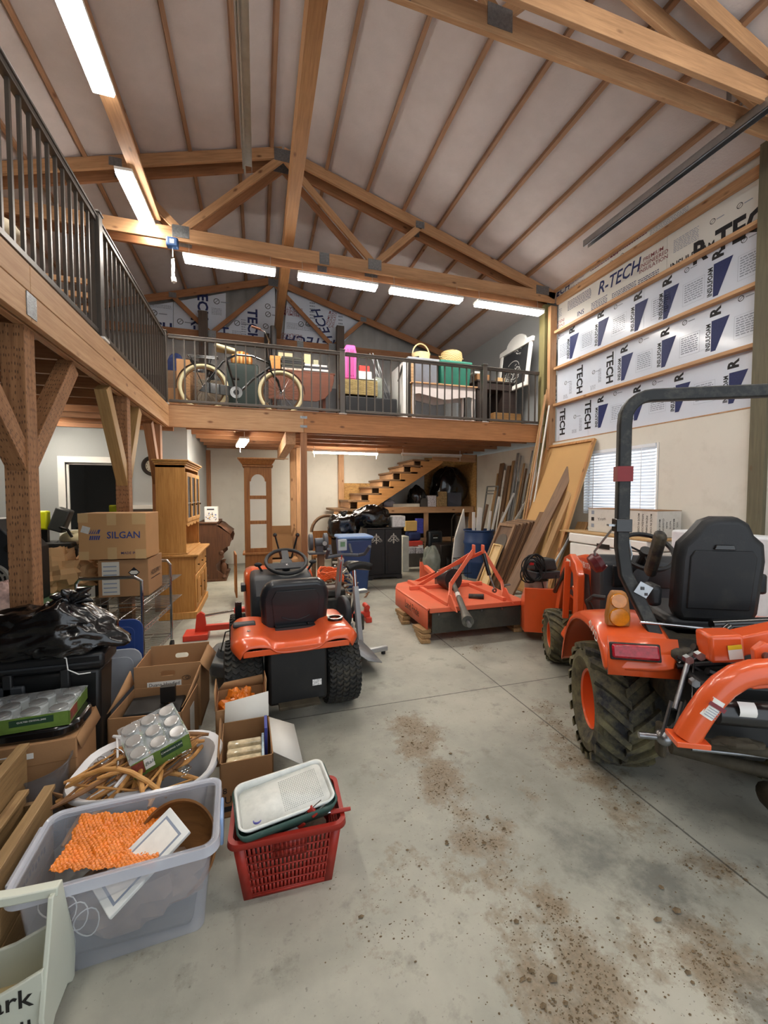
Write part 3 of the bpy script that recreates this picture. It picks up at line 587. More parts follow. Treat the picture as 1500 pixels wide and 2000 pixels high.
DK2 = wood('door_pale_walnut', '#8a6b4e', '#654a33', 'y', kamt=0, sc=.7)
for k in range(7):
    x = 3.50 + k * .06
    t, w_, L = lean('cabinet_door', ('dark arched cabinet door in front of the leaning stack' if k == 0 else 'dark cabinet door leaning in the stack behind the arched one'), 'door', x, x + .47, 5.66 - .01 * k, 6.12, 1.04 + .01 * k, .022, (DK, DK2)[k % 2], group=None if k == 0 else 'stacked old cabinet doors', frame=.05, mf=(DK, DK2)[(k + 1) % 2])
    if k == 0:
        pts = [(-.14, .22), (.14, .22), (.14, .82)] + [(.14 * cos(a), .82 + .14 * sin(a)) for a in [pi * j / 12 for j in range(1, 12)]] + [(-.14, .82)]
        MB().prism(pts, .012, z0=.0).build('arched_inset', mat('inset_dark', '#4a423b', .6), t)
t, w_, L = lean('pine_picture', 'small pine frame with pale backing leaning on the arched door', 'frame', 3.42, 3.72, 5.66, 5.90, .72, .008, mat('pale_backing', '#c8ad80', .7), frame=.022, mf=wood('pine_y', '#d8bd88', '#bb9a63', 'y', kamt=0))
tag(beam((3.52, 5.2, .06), (4.7, 5.3, 1.95), .15, .05, 'leaning_plank', OLDW, up=(0, -.2, 1)), 'long weathered brown plank leaning in front of the tan panel', 'plank')
tag(beam((3.75, 5.05, .04), (4.72, 5.15, 1.9), .1, .05, 'leaning_plank', OLDW2), 'pale beam leaning just right of the long brown plank', 'plank')
for k, (x0, y0, x1, y1, z1, w_, m, l) in enumerate([(4.02, 4.90, 4.62, 4.95, 1.12, .2, OLDW2, 'short pale board leaning right of the long planks'), (4.14, 4.70, 4.66, 4.74, 1.10, .16, OLDW, 'short brown board leaning below the window blind, nearer one'), (4.2, 4.5, 4.6, 4.5, 1.0, .13, OLDW2, 'narrow short board leaning left of the white appliance'),
        (3.62, 5.42, 4.3, 5.47, 1.25, .1, OLDW, 'dark strip of wood between the door stack and the long plank'), (3.7, 5.38, 4.5, 5.4, 1.5, .07, DARKP, 'thin black strip between the doors and the plank')]):
    tag(beam((x0, y0, .03), (x1, y1, z1), w_, .03, 'leaning_board', m, up=(1, 0, -.3)), l, 'board')
tag(beam((3.9, 4.86, .35), (4.25, 4.8, .93), .03, .012, 'metal_strip', GALV, up=(0, 1, 0)), 'short pale metal strip leaning among the boards', 'strip')
# blue barrel and the trim pieces around it
bx_, by_ = 3.93, 6.78
t = thing('plastic_barrel', 'blue plastic barrel holding lengths of white trim', 'barrel', (bx_, by_, 0)); BLU = mat('barrel_blue', '#27406b', .4, var=.1)
MB().lathe([(.0, .0), (.26, .0), (.275, .03), (.27, .25), (.285, .28), (.285, .31), (.27, .34), (.27, .6), (.285, .63), (.285, .66), (.27, .69), (.265, .84), (.285, .86), (.285, .88), (.26, .88), (.26, .1), (0, .1)], 32).build('shell', BLU, t)
st_ = [((3.85, 6.75, .12), P(938, 991, Y=6.75), .10, .012, WPNT, 'broad white fluted trim board standing in the blue barrel'), ((3.9, 6.9, .12), P(952, 985, Y=6.95), .05, .02, OLDW, 'brown strip standing in the barrel beside the broad white trim'),
       ((4.0, 6.7, .12), P(975, 970, Y=6.8), .035, .03, WPNT, 'white square stick standing at the back of the barrel'), ((3.85, 6.6, .15), P(1004, 963, Y=6.6), .035, .02, WPNT, 'white stick slanting right out of the barrel, upper one'),
       ((4.05, 6.65, .2), P(1041, 957, Y=6.3), .04, .02, WPNT, 'long white trim slanting far right across the tan panel'), ((4.1, 6.8, .12), P(1030, 990, Y=6.5), .06, .02, mat('grey_trim', '#a9a397', .6), 'greyish trim slanting low out of the barrel')]
for a, b, w_, h, m, l in st_: tag(beam(a, b, w_, h, 'trim_piece', m, up=(0, -1, .2)), l, 'trim')
def wallstick(px, py, Yb, w_, h, m, lab, dx=.35, cat='board', z0=0.02):
    b = P(px, py, X=4.80); a = V((4.8 - dx, Yb, z0)); tag(beam(a, b, w_, h, 'leaning_stick', m, up=(-1, 0, 0)), lab, cat)
for a in [(981, 905, 7.3, .13, .03, OLDW, 'brown plank standing against the wall behind the barrel, left one'), (996, 910, 7.15, .10, .05, OLDW, 'brown post end standing right of the brown plank'), (973, 925, 7.35, .05, .03, OLDW2, 'thin yellowish strip standing left of the brown plank'), (990, 932, 7.1, .13, .02, OLDW2, 'light brown board standing against the wall above the barrel'),
          (1012, 885, 6.85, .05, .03, GALV, 'long grey metal channel leaning on the wall, left of the thin rods'), (1018, 890, 6.8, .03, .02, GALV, 'second grey metal channel leaning on the wall'), (1010, 940, 6.9, .06, .02, DARKP, 'dark brown strip leaning behind the white sticks'),
          (1028, 915, 6.65, .03, .03, OLDW, 'thin dark rod leaning left of the corner column'), (1034, 925, 6.6, .04, .02, OLDW2, 'tan strip leaning left of the corner column'), (1040, 880, 6.55, .02, .02, GALV, 'very thin grey rod leaning under the loft corner')]: wallstick(*a)
for k, (px, py, c) in enumerate([(1064, 771, OLDW2), (1068, 760, LUM), (1058, 800, WPNT), (1072, 792, WPNT), (1066, 830, OLDW2)]):
    b = P(px, py, X=4.70); tag(beam((4.12 + k * .05, 6.0 - .02 * k, .02), (b.x, min(b.y, 5.99) - .01, b.z), .03, .015, 'long_trim', c, up=(-1, 0, 0)), 'very long thin trim leaning at the column past the loft edge', 'trim', 'long trims at the loft corner')
for k, (px, py, Yb, w_, m, l) in enumerate([(1003, 900, 6.95, .07, OLDW2, 'tan board standing between the grey channels'), (1024, 905, 6.7, .05, OLDW2, 'pale strip standing right of the grey channels'), (987, 918, 7.2, .06, WPNT, 'white strip standing among the brown boards'), (966, 950, 7.45, .09, WPNT, 'white board standing left of the brown planks'), (1031, 935, 6.62, .03, DARKP, 'black strip standing near the corner column')]): wallstick(px, py, Yb, w_, .02, m, l)
for a, b, w_, m, l in [((3.78, 6.7, .1), P(925, 1000, Y=6.7), .06, WPNT, 'short white trim leaning left in the barrel'), ((3.95, 6.62, .12), P(958, 998, Y=6.62), .05, WPNT, 'narrow white trim at the front of the barrel'), ((4.02, 6.85, .12), P(968, 958, Y=6.9), .05, OLDW2, 'tan strip standing in the middle of the barrel'), ((4.08, 6.72, .12), P(984, 1000, Y=6.7), .05, mat('grey_trim', '#a9a397', .6), 'short grey trim at the right rim of the barrel')]: tag(beam(a, b, w_, .015, 'trim_piece', m, up=(0, -1, .2)), l, 'trim')
t = thing('window_screen', 'grey metal frame with crossbars leaning on the wall above the barrel', 'frame', M=FR(P(950, 1040, X=4.45), (0, -1, 0), (.15, 0, 1)))
mb = MB()
for x in (-.2, .2): mb.bx(x - .015, x + .015, 0, .95, 0, .02)
for z in (0, .8, .86, .95): mb.bx(-.2, .2, z - .012, z + .012, 0, .02)
mb.build('frame', mat('grey_alu', '#8f9290', .4, .6), t)
t = thing('curved_board', 'tall white curved board left of the blue barrel', 'board', (3.72, 7.2, 0)); MB().prism([(-.18, 0), (.16, 0), (.16, .9), (.12, 1.25), (.02, 1.0), (-.1, .7), (-.16, .3)], .03, M=RZ(15) @ RX(90)).build('panel', WPNT, t)
# ================================================================ railings
RAILM = mat('railing_bronze', '#58524c', .38, .35, var=.08)
def railing(p, q, lab, n, post0=True, post1=True, big=False):
    p = V(p); q = V(q); L = (q - p).length; t = thing('loft_railing', lab, 'railing', M=FR(p, q - p, V((0, 0, 1)).cross(q - p)), group=None)
    MB().bx(0, L, -.022, .022, .88, .915).bx(0, L, -.03, .03, .915, .93).build('top_rail', RAILM, t, bev=.003); MB().bx(0, L, -.018, .018, .045, .08).build('bottom_rail', RAILM, t, bev=.003)
    b0 = None
    for k in range(n):
        x = L * (k + .5) / n
        if b0 is None: b0 = MB().bx(-.009, .009, -.009, .009, .08, .88).build('baluster', RAILM, t); b0.location = (x, 0, 0)
        else: b = b0.copy(); C.objects.link(b); b.parent = t; b.location = (x, 0, 0)
    for x, on in ((0, post0), (L, post1)):
        if on:
            MB().bx(x - .038, x + .038, -.038, .038, 0, .95).bx(x - .045, x + .045, -.045, .045, .95, .965).build('rail_post', RAILM, t, bev=.003)
            MB().bx(x - .06, x + .06, -.06, .06, 0, .02).build('post_base', WHITE, t, bev=.003)
    return t
XRl = XL - .03; yp = P(186, 450, X=XRl).y
railing((XRl, yp - 2.4, ZD), (XRl, yp, ZD), 'near section of the dark loft railing along the left side', 24, True, True)
railing((XRl, yp + .05, ZD), (XRl, YM, ZD), 'far section of the left loft railing, seen edge-on up to the corner', 20, False, True)
x1 = P(669, 750, Y=YM).x; x2 = P(947, 790, Y=YM).x; YR = YM + .03
railing((XRl + .05, YR, ZD), (x1, YR, ZD), 'left section of the front loft railing, before the bicycle', 18, False, True)
railing((x1 + .05, YR, ZD), (x2, YR, ZD), 'middle section of the front loft railing, before trunk and white table', 18, False, True)
railing((x2 + .05, YR, ZD), (XR - .16, YR, ZD), 'right section of the front loft railing, before the dark desk', 8, False, False)
# ================================================================ on the gable: boards, posts, heater
YG = 9.57
def gP(a, b, y=YG): return P(270 + a / 5, 540 + b / 5, Y=y)
def gboard(lab, pts, fn=None, m=None):
    ps = [P(a, b, Y=YG) for a, b in pts]; c = V((sum(p.x for p in ps) / len(ps), YG, min(p.z for p in ps)))
    t = thing('insulation_board', lab, 'insulation', c); MB().prism([(p.x - c.x, p.z - c.z) for p in ps], .03, M=MX(((1, 0, 0, 0), (0, 0, 1, 0), (0, 1, 0, 0), (0, 0, 0, 1)))).build('foam_sheet', m or FOAM, t)
    if fn:
        pr = Print(); pr.U = V((1, 0, 0)); pr.Vv = V((0, 0, 1)); pr.M = T(0, -.002, 0) @ MX.Translation(-c); fn(pr); pr.build('print', PM, t, flat=True)
gboard('white foam board at the left end of the gable behind the corner of the railings', [(283, 598), (338, 590), (338, 655), (283, 650)], lambda s: (s.word('CH', gP(235, 500), .27, 0, .03, 0), s.ring(gP(155, 355), .06), s.para(gP(220, 295), .4, .08, 3)))
gboard('foam board with TECH letters left of the dark gable column', [(339, 590), (441, 572), (441, 659), (339, 655)], lambda s: (s.word('TECH', gP(625, 260), .28, -90, .03, 0), s.word('R-T', gP(560, 500), .27, -90, .03, 0), s.ring(gP(410, 440), .06), s.ring(gP(765, 243), .06), s.para(gP(765, 345), .2, .15, 5), s.word('H', gP(835, 530), .25, -90, .03, 0)))
gboard('foam board with TECH letters between the siding and the centre beam', [(478, 604), (537, 556), (537, 668), (430, 661), (445, 640)], lambda s: (s.word('TECH', gP(1112, 480), .28, -90, .03, 0), s.ring(gP(965, 455), .06), s.ring(gP(1265, 292), .06), s.ring(gP(1268, 370), .06), s.ring(gP(1245, 487), .06), s.para(gP(1030, 510), .1, .4, 8), s.para(gP(965, 560), .2, .12, 4)))
def gl2(s):
    s.word('R-TECH', P(608, 667, Y=YG), .30, 180, .015, 0, shear=.25, wx=1.1); s.word('R-TECH', P(636, 648, Y=YG), .30, 115, .015, 0, shear=.25)
    for i, w_ in enumerate(('PREMIUM', 'ENGINEERED', 'INSULATION')): s.word(w_, P(567, 666 - i * 6, Y=YG), .09, 180, .004, 3); s.word(w_, P(568, 614 - i * 6, Y=YG), .09, 180, .004, 3); s.word(w_, P(642 + i * 6, 621, Y=YG), .08, 75, .004, 3)
    s.para(P(595, 640, Y=YG), .8, .15, 5); s.para(P(665, 620, Y=YG), .1, .4, 5); s.ring(P(588, 633, Y=YG), .06); s.ring(P(602, 633, Y=YG), .06); s.para(P(610, 608, Y=YG), .12, .4, 6)
gboard('foam board with upside-down R-TECH lettering right of the centre beam', [(562, 570), (605, 580), (704, 631), (672, 668), (645, 681), (553, 672)], gl2)
for px, l, m in ((397, 'dark grey column standing left on the gable wall', 0), (664, 'dark brown column standing right on the gable wall', 0)):
    p = P(px, 640, Y=9.3); zt_ = P(px, 609 if px < 500 else 638, Y=9.3).z
    tag(beam((p.x, 9.3, ZD), (p.x, 9.3, zt_), .17, .13, 'gable_column', wood('dark_column', '#5a4d44', '#403630'), up=(0, 1, 0)), l, 'post')
one('gable_lower_panel', MB().bx(-4.0, 4.5, 9.5, 9.53, ZD, 3.98), mat('grey_panel', '#75767a', .7, var=.06, sc=2), 'grey panelling along the bottom of the gable wall behind the stored things', 'panel')
def rc(px0, py0, px1, py1, Y): a = P(px0, py0, Y=Y); b = P(px1, py1, Y=Y); return a.x, b.x, b.z, a.z
def boxt(name, lab, cat, px0, py0, px1, py1, Y, d, m, bev=.006, z0=None, group=None, tp=0):
    x0, x1_, zb, z1 = rc(px0, py0, px1, py1, Y); zb = zb if z0 is None else z0
    return one(name, MB().bx(x0, x1_, Y, Y + d, zb, z1, tp=tp), m, lab, cat, group, bev=bev)
x0, x1_, z0, z1 = rc(527, 637, 541, 682, 8.9)
t = thing('stove_pipe', 'silver ribbed heater cylinder standing at the centre beam in the loft', 'heater', ((x0 + x1_) / 2, 8.9, ZD)); r = (x1_ - x0) / 2
mb = MB(); n = 20
for k in range(n): a = 2 * pi * k / n; mb.box((r * cos(a), r * sin(a), (z0 + z1) / 2 - ZD), (.012, .012, z1 - z0), M=None)
MB().lathe([(0, 0), (r * .9, 0), (r * .9, z1 - ZD), (0, z1 - ZD)], 20).build('cylinder', mat('dull_steel', '#8c8f92', .35, .8), t)
boxt('black_case', 'narrow black case left of the silver cylinder in the loft', 'case', 516, 650, 527, 684, 8.85, .2, BLACKM, z0=ZD)
# ================================================================ bicycle
by = 6.42; B0 = P(398, 755, Y=by); B1 = P(549, 765, Y=by); WB = B1.x - B0.x
CREAM = mat('cream_rubber', '#d9cfa6', .6, var=.05); BK = mat('gloss_black', '#141414', .25, 0, coat=.5, var=0); CHR = mat('chrome', '#c8cacc', .12, 1, var=0); RUB = mat('black_rubber', '#1a1a1a', .7, var=.1)
t = thing('bicycle', 'black cruiser bicycle with cream tyres leaning behind the loft railing', 'bicycle', (B0.x, by, ZD + .005)); R_ = .335
for cx, nm in ((0, 'rear_wheel'), (WB, 'front_wheel')):
    mb = MB(); M_ = T(cx, 0, R_) @ RX(90); cir = [(cx + .31 * cos(a), 0, R_ + .31 * sin(a)) for a in [2 * pi * k / 40 for k in range(40)]]
    wh = mb.tube(cir, .026, 10, closed=True).build(nm, CREAM, t)
    MB().tube([(cx + .272 * cos(a), 0, R_ + .272 * sin(a)) for a in [2 * pi * k / 40 for k in range(40)]], .012, 6, closed=True).build('rim', mat('brown_rim', '#6a4a2a', .4, .3), wh)
    sp = MB()
    for k in range(36):
        a = 2 * pi * k / 36; b = a + (.5 if k % 2 else -.5); sp.tube([(cx + .02 * cos(b), .02 if k % 2 else -.02, R_ + .02 * sin(b)), (cx + .268 * cos(a), 0, R_ + .268 * sin(a))], .0018, 4, cap=False)
    tag(sp.build('spokes', CHR, wh), kind='stuff'); MB().cyl((cx, -.045, R_), (cx, .045, R_), .018, 10).build('hub', CHR, wh)
    fa = (20, 185) if cx == 0 else (0, 150); MB().grid(20, 2, lambda u, v: (cx + (.352) * cos(radians(fa[0] + (fa[1] - fa[0]) * u)), (v - .5) * .06, R_ + (.352 - .01 * abs(v - .5)) * sin(radians(fa[0] + (fa[1] - fa[0]) * u)))).build('mudguard', BK, t, solid=.003)
bbx = .44; fr = MB(); hx = WB - .17
fr.tube([(0, .05, R_), (bbx, .03, .30)], .011).tube([(0, -.05, R_), (bbx, -.03, .30)], .011).tube([(0, .05, R_), (.26, .02, .72), (.31, 0, .75)], .009).tube([(0, -.05, R_), (.26, -.02, .72), (.31, 0, .75)], .009)
fr.tube([(bbx, 0, .28), (.30, 0, .80)], .016).tube([(hx, 0, .76), (WB * .62, 0, .86 - .02), (.45, 0, .84), (.31, 0, .76)], .016).tube([(hx + .01, 0, .70), (WB * .62, 0, .5), (.5, 0, .32), (bbx, 0, .28)], .018)
fr.tube([(hx, 0, .80), (hx + .03, 0, .62)], .02).build('frame', BK, t)
MB().tube([(hx + .03, .04, .62), (WB - .04, .05, .5), (WB, .05, R_)], .012).tube([(hx + .03, -.04, .62), (WB - .04, -.05, .5), (WB, -.05, R_)], .012).tube([(hx + .03, -.04, .62), (hx + .03, .04, .62)], .012).build('fork', BK, t)
hb = MB().tube([(hx, 0, .8), (hx - .02, 0, .98)], .012)
for s in (1, -1): hb.tube([(hx - .02, 0, .98), (hx, s * .12, 1.04), (hx - .06, s * .26, 1.12), (hx - .2, s * .32, 1.14)], .011)
ho = hb.build('handlebar', CHR, t)
for s in (1, -1): MB().tube([(hx - .12, s * .295, 1.13), (hx - .24, s * .33, 1.145)], .017).build('grip', mat('brown_grip', '#6d4226', .6), ho)
sd = MB().grid(10, 8, lambda u, v: (.16 + .28 * u, (v - .5) * (.22 - .17 * u ** 1.3), .90 + .04 * u * (1 - u) + .05 * (1 - u) ** 2 - .09 * abs(v - .5) ** 2 * 2)).build('saddle', mat('cream_saddle', '#cdbf93', .5), t, solid=.05)
MB().tube([(.30, 0, .8), (.285, 0, .88)], .012).build('seat_post', CHR, t)
MB().prism([(-.06, .27), (.05, .4), (.42, .36), (.52, .34), (.53, .27), (.45, .22), (.05, .25)], .012, M=T(0, -.05, 0) @ RX(90)).build('chain_guard', BK, t, bev=.004)
ck = MB().lathe([(.04, 0), (.085, 0), (.085, .006), (.04, .006)], 24, M=T(bbx, -.07, .28) @ RX(90))
for k in range(5): a = 2 * pi * k / 5; ck.bar((bbx + .03 * cos(a), -.073, .28 + .03 * sin(a)), (bbx + .075 * cos(a), -.073, .28 + .075 * sin(a)), .012, .004)
ck.bar((bbx, -.085, .28), (bbx + .0, -.095, .46), .02, .012).bar((bbx, .07, .28), (bbx, .08, .11), .02, .012).build('crank', CHR, t)
for z, y in ((.46, -.13), (.11, .12)): MB().box((bbx, y, z), (.09, .07, .02)).build('pedal', RUB, t)
rk = MB()
for y in (-.05, 0, .05): rk.tube([(-.2, y, .76), (.2, y, .77)], .006)
rk.tube([(-.2, -.05, .76), (-.2, .05, .76)], .006).tube([(-.17, .05, .76), (0, .055, R_)], .005).tube([(-.17, -.05, .76), (0, -.055, R_)], .005).tube([(.1, .05, .76), (0, .055, R_)], .005).build('rear_rack', BK, t)
# ================================================================ things stored in the loft
PLAS = mat('black_plastic_film', '#0d0d0f', .22, 0, var=.1, bump=.5, bsc=16, coat=.6)
def bagmesh(r, seed, nu=56, nv=36, fold=.16, tie=True, flat=.75):
    rr = random.Random(seed); ph = [rr.uniform(0, 6) for _ in range(6)]
    def fn(u, v):
        a = 2 * pi * u; e = -pi / 2 + pi * v; d = V((cos(e) * cos(a), cos(e) * sin(a), sin(e)))
        n1 = noise.noise(d * 1.6 + V((seed, 0, 0))); rid = 1 - abs(noise.noise(V((cos(a) * 3, sin(a) * 3, v * (2.2 if tie else 3) + seed)))) * 2; n3 = 1 - 2 * abs(noise.noise(V((d.x * 6, d.y * 6, d.z * 2.5 + seed))))
        k = 1 + .22 * n1 + fold * rid * .5 * (v ** .5) + .06 * n3
        if tie and v > .78: k *= 1 - ((v - .78) / .22) ** 1.2 * .55
        z = d.z * k * r[2]; 
        if z < -r[2] * flat: z = -r[2] * flat
        return (d.x * k * r[0], d.y * k * r[1], z + r[2] * flat)
    return MB().grid(nu, nv, fn, cu=True)
def bag(lab, loc, r, seed, m=PLAS, rot=0, tie=True, name='bin_bag', knot=True, fold=.16, cat='bag'):
    t = thing(name, lab, cat, loc, rot); bagmesh(r, seed, tie=tie, fold=fold).build('sack', m, t, ang=60)
    if knot:
        kb = MB(); rr = random.Random(seed)
        for k in range(6): a = rr.uniform(0, 6.3); b_ = V((cos(a), sin(a), rr.uniform(.1, .8))) * r[0] * .45; top = V((0, 0, r[2] * 1.68)); kb.tube([top - V((0, 0, r[2] * .2)), top + b_ * .3, top + b_ * .6], [r[0] * .1, r[0] * .11, .006], 6)
        kb.build('tied_neck', m, t, ang=60)
    return t
NVY = mat('navy_cloth', '#1d2a52', .8, var=.3, sc=8); 
x0, x1_, z0, z1 = rc(329, 672, 356, 722, 7.2); bag('blue patterned bag at the left corner of the loft behind the railing', ((x0 + x1_) / 2, 7.3, 3.2), (.17, .15, .3), 4, m=NVY, tie=False, knot=False, name='cloth_bag')
boxt('side_table', 'brown wooden box supporting bags at the loft corner', 'box', 322, 722, 402, 800, 7.05, .5, OLDW, z0=ZD)
x0, x1_, z0, z1 = rc(345, 660, 405, 705, 7.2); bag('dark bag heaped on the box at the loft corner', ((x0 + x1_) / 2, 7.35, 3.2), (.3, .2, .28), 9, tie=False, knot=False)
boxt('carton', 'tall tan carton behind the rear wheel of the bicycle', 'box', 344, 700, 372, 770, 6.75, .3, CARD, z0=ZD)
boxt('carton', 'short kraft carton on the loft deck at the railing corner', 'box', 327, 757, 348, 790, 6.45, .25, CARD, z0=ZD)
boxt('clear_tote', 'clear tote with brown things behind the rear wheel', 'box', 385, 740, 446, 795, 6.75, .4, mat('murky_plastic', '#6f6455', .3, var=.3, sc=12), z0=ZD)
boxt('tub', 'dark green tub behind the bicycle frame', 'tub', 440, 706, 506, 800, 6.85, .5, mat('dark_green', '#1c2a26', .5), z0=ZD, bev=.03)
p = P(472, 705, Y=7.1); zt_ = P(472, 706, Y=6.85).z
q = NT('striped_ball'); wv = q.n('TexWave', wave_type='BANDS', bands_direction='X'); wv.inputs['Scale'].default_value = 5; wv.inputs['Distortion'].default_value = 2; q.l(q.coord(), wv.inputs['Vector']); q.l(q.ramp(wv.outputs[0], [(.3, '#e0b878'), (.6, '#b06a28')]), q.b.inputs['Base Color'])
one('striped_ball', MB().ball((p.x, 7.12, zt_ + .1), (.17, .15, .14), 24), q.m, 'round tan and orange striped cushion on the dark green tub', 'cushion')
# brown drop-leaf table
x0, x1_, z0, z1 = rc(524, 722, 652, 800, 6.9); Lw = x1_ - x0; hh = z1 - ZD
t = thing('drop_leaf_table', 'reddish brown table with a curved hanging leaf behind the front wheel', 'table', (x0, 6.9, ZD))
pts = [(0, hh - .46), (Lw * .72, hh - .46), (Lw * .86, hh - .40), (Lw * .96, hh - .27), (Lw, hh - .1), (Lw, hh), (0, hh)]
RW = wood('red_table_wood', '#774229', '#5a2f1d', kamt=0); MB().prism(pts, .02, M=RX(90)).build('hanging_leaf', RW, t, bev=.004); MB().bx(-.02, Lw + .02, -.02, .6, hh, hh + .025).build('table_top', RW, t, bev=.004)
for x, y in ((.1, .1), (Lw - .15, .1), (.1, .5), (Lw - .15, .5)): MB().bx(x - .025, x + .025, y - .025, y + .025, 0, hh).build('leg', RW, t)
tz = ZD + hh + .025
def onT(name, lab, cat, px0, py0, px1, h, Y, d, m, base=tz, bev=.004): 
    a = P(px0, py0, Y=Y); b = P(px1, py0, Y=Y); return one(name, MB().bx(a.x, b.x, Y, Y + d, base, base + h), m, lab, cat, bev=bev)
onT('wooden_box', 'honey-coloured wooden box on the brown loft table', 'box', 527, 700, 548, .24, 7.0, .25, wood('honey', '#d69a52', '#b97b38', kamt=0))
onT('carton', 'pale carton lying on the wooden box in the loft', 'box', 543, 680, 572, .13, 7.2, .2, mat('pale_carton', '#d7c79f', .7), base=tz + .24)
for k in range(5): onT('record_tray', 'dark flat tray in the left stack on the brown table', 'tray', 550 - (k % 2) * 2, 700, 592 + (k % 3) * 2, .035, 6.98, .3, mat('tray_%d' % (k % 3), ('#2a2b28', '#3d3d33', '#15161a')[k % 3], .5), base=tz + .06 + k * .036)['group'] = 'dark trays on the brown table'
onT('flat_box', 'red and white flat box under the dark trays', 'box', 550, 715, 592, .058, 6.97, .3, mat('redwhite', '#b5a99a', .6, var=.5, sc=20))
for k in range(4): onT('book', ('white binder', 'dark album', 'black album', 'white album')[3 - k] + ' in the right stack on the brown table', 'book', 592 + k, 700, 645 - k * 2, .036, 6.96, .28, mat('bk%d' % (k % 2), ('#d8d8d4', '#23252b')[(k + 1) % 2], .5), base=tz + k * .037)
onT('paper_box', 'upright cream box standing on the stacked albums', 'box', 594, 690, 608, .2, 7.1, .08, mat('cream_paper', '#dccb9d', .7), base=tz + .15)
onT('small_jar', 'small greenish jar on the stacked albums', 'jar', 612, 690, 622, .1, 7.05, .07, mat('jar_g', '#a9a888', .3), base=tz + .15)
# trunk, wicker chest, pink case
boxt('blanket_box', 'black storage trunk on the deck behind the middle railing', 'trunk', 675, 772, 776, 830, 6.6, .55, mat('trunk_black', '#17181b', .6, var=.1), z0=ZD, bev=.02)
zt_ = P(720, 772, Y=6.6).z
q = NT('bamboo_weave'); bk = q.n('TexBrick'); bk.inputs['Scale'].default_value = 1; bk.inputs['Brick Width'].default_value = .09; bk.inputs['Row Height'].default_value = .018; bk.inputs['Mortar Size'].default_value = .002; tc = q.coord(); sxx = q.n('SeparateXYZ'); cbx = q.n('CombineXYZ'); q.l(tc, sxx.inputs[0]); q.l(sxx.outputs[0], cbx.inputs[0]); q.l(sxx.outputs[2], cbx.inputs[1]); q.l(cbx.outputs[0], bk.inputs['Vector'])
bk.inputs['Color1'].default_value = lin('#a9935c'); bk.inputs['Color2'].default_value = lin('#8a7541'); bk.inputs['Mortar'].default_value = lin('#41341c'); q.l(bk.outputs[0], q.b.inputs['Base Color']); WICK = q.m
t = boxt('wicker_chest', 'bamboo-woven chest on the black trunk', 'chest', 670, 739, 738, 772, 6.62, .45, WICK, z0=zt_, bev=.01)
zw = P(700, 739, Y=6.62).z; a = P(672, 700, Y=6.7).x; b = P(696, 700, Y=6.7).x
PINK = mat('pink_plastic', '#d65fa6', .4, var=.06)
t = thing('hard_case', 'bright pink upright hard case on the woven chest', 'case', ((a + b) / 2, 6.8, zw)); w_ = (b - a) / 2; hz_ = P(684, 673, Y=6.7).z - zw
MB().prism([(-w_, 0), (w_, 0), (w_ * 1.05, hz_ * .8), (w_ * .8, hz_), (-w_ * .6, hz_), (-w_, hz_ * .85)], .22, M=T(0, .11, 0) @ RX(90)).build('shell', PINK, t, bev=.025)
for s in (-.4, .1, .5): MB().bx(s * w_ - .008, s * w_ + .008, -.122, -.108, .05, hz_ - .08).build('rib', mat('pink_dark', '#b84a8c', .4), t)
one('glass_tray', MB().bx(P(700, 735, Y=6.6).x, P(738, 735, Y=6.6).x, 6.64, 6.95, zw, zw + .02), mat('pale_tray', '#c9d2cf', .2), 'pale glass tray right of the pink case', 'tray')
boxt('toy_box', 'red and white toy box behind the middle railing', 'box', 702, 713, 722, 730, 6.75, .12, mat('toy_red', '#cf3b32', .5, var=.1), z0=zw + .02)
boxt('white_box', 'low white box under the red toy box', 'box', 700, 724, 726, 732, 6.70, .04, WHITE, z0=zw + .021)
t = thing('folded_stand', 'folded silver and black tubular stand behind the middle railing', 'stand', (P(745, 800, Y=7.0).x, 7.0, ZD)); mb = MB()
for (a, b), (c, d) in (((722, 690), (765, 800)), ((735, 700), (770, 795)), ((728, 690), (745, 800)), ((735, 695), (752, 790))): mb.tube([P(a, b, Y=7.0) - t.location, P(c, d, Y=7.05) - t.location], .009)
mb.build('tubes', GALV, t); bag('grey crumpled plastic wrapping hanging on the folded stand', (P(738, 740, Y=6.95).x, 6.95, zt_), (.1, .08, .22), 12, m=mat('grey_film', '#8d9388', .25, var=.2), tie=False, knot=False, name='plastic_wrap')
for k, (a, b, c, m, l) in enumerate([(788, 797, 712, WHITE, 'white board leaning in the loft left of the white table'), (797, 803, 708, BLACKM, 'black board leaning between the white board and the table'), (803, 808, 715, OLDW2, 'pale wooden board edge leaning at the white table')]):
    x0 = P(a, 780, Y=6.7).x; x1_ = P(b, 780, Y=6.7).x; zt2 = P(a, c, Y=6.7).z
    one('leaning_board', MB().bx(x0 - .06, x1_ - .06, 6.55, 7.2, ZD, zt2), m, l, 'board', bev=.004)
t = thing('curved_tube', 'curved black tube frame resting on the leaning boards in the loft', 'tube', (0, 0, ZD)); mb = MB().tube([P(778, 745, Y=6.6) - V((0, 0, ZD)), P(786, 715, Y=6.6) - V((0, 0, ZD)), P(800, 700, Y=6.6) - V((0, 0, ZD)), P(818, 697, Y=6.6) - V((0, 0, ZD))], .016).build('tube', BK, t)
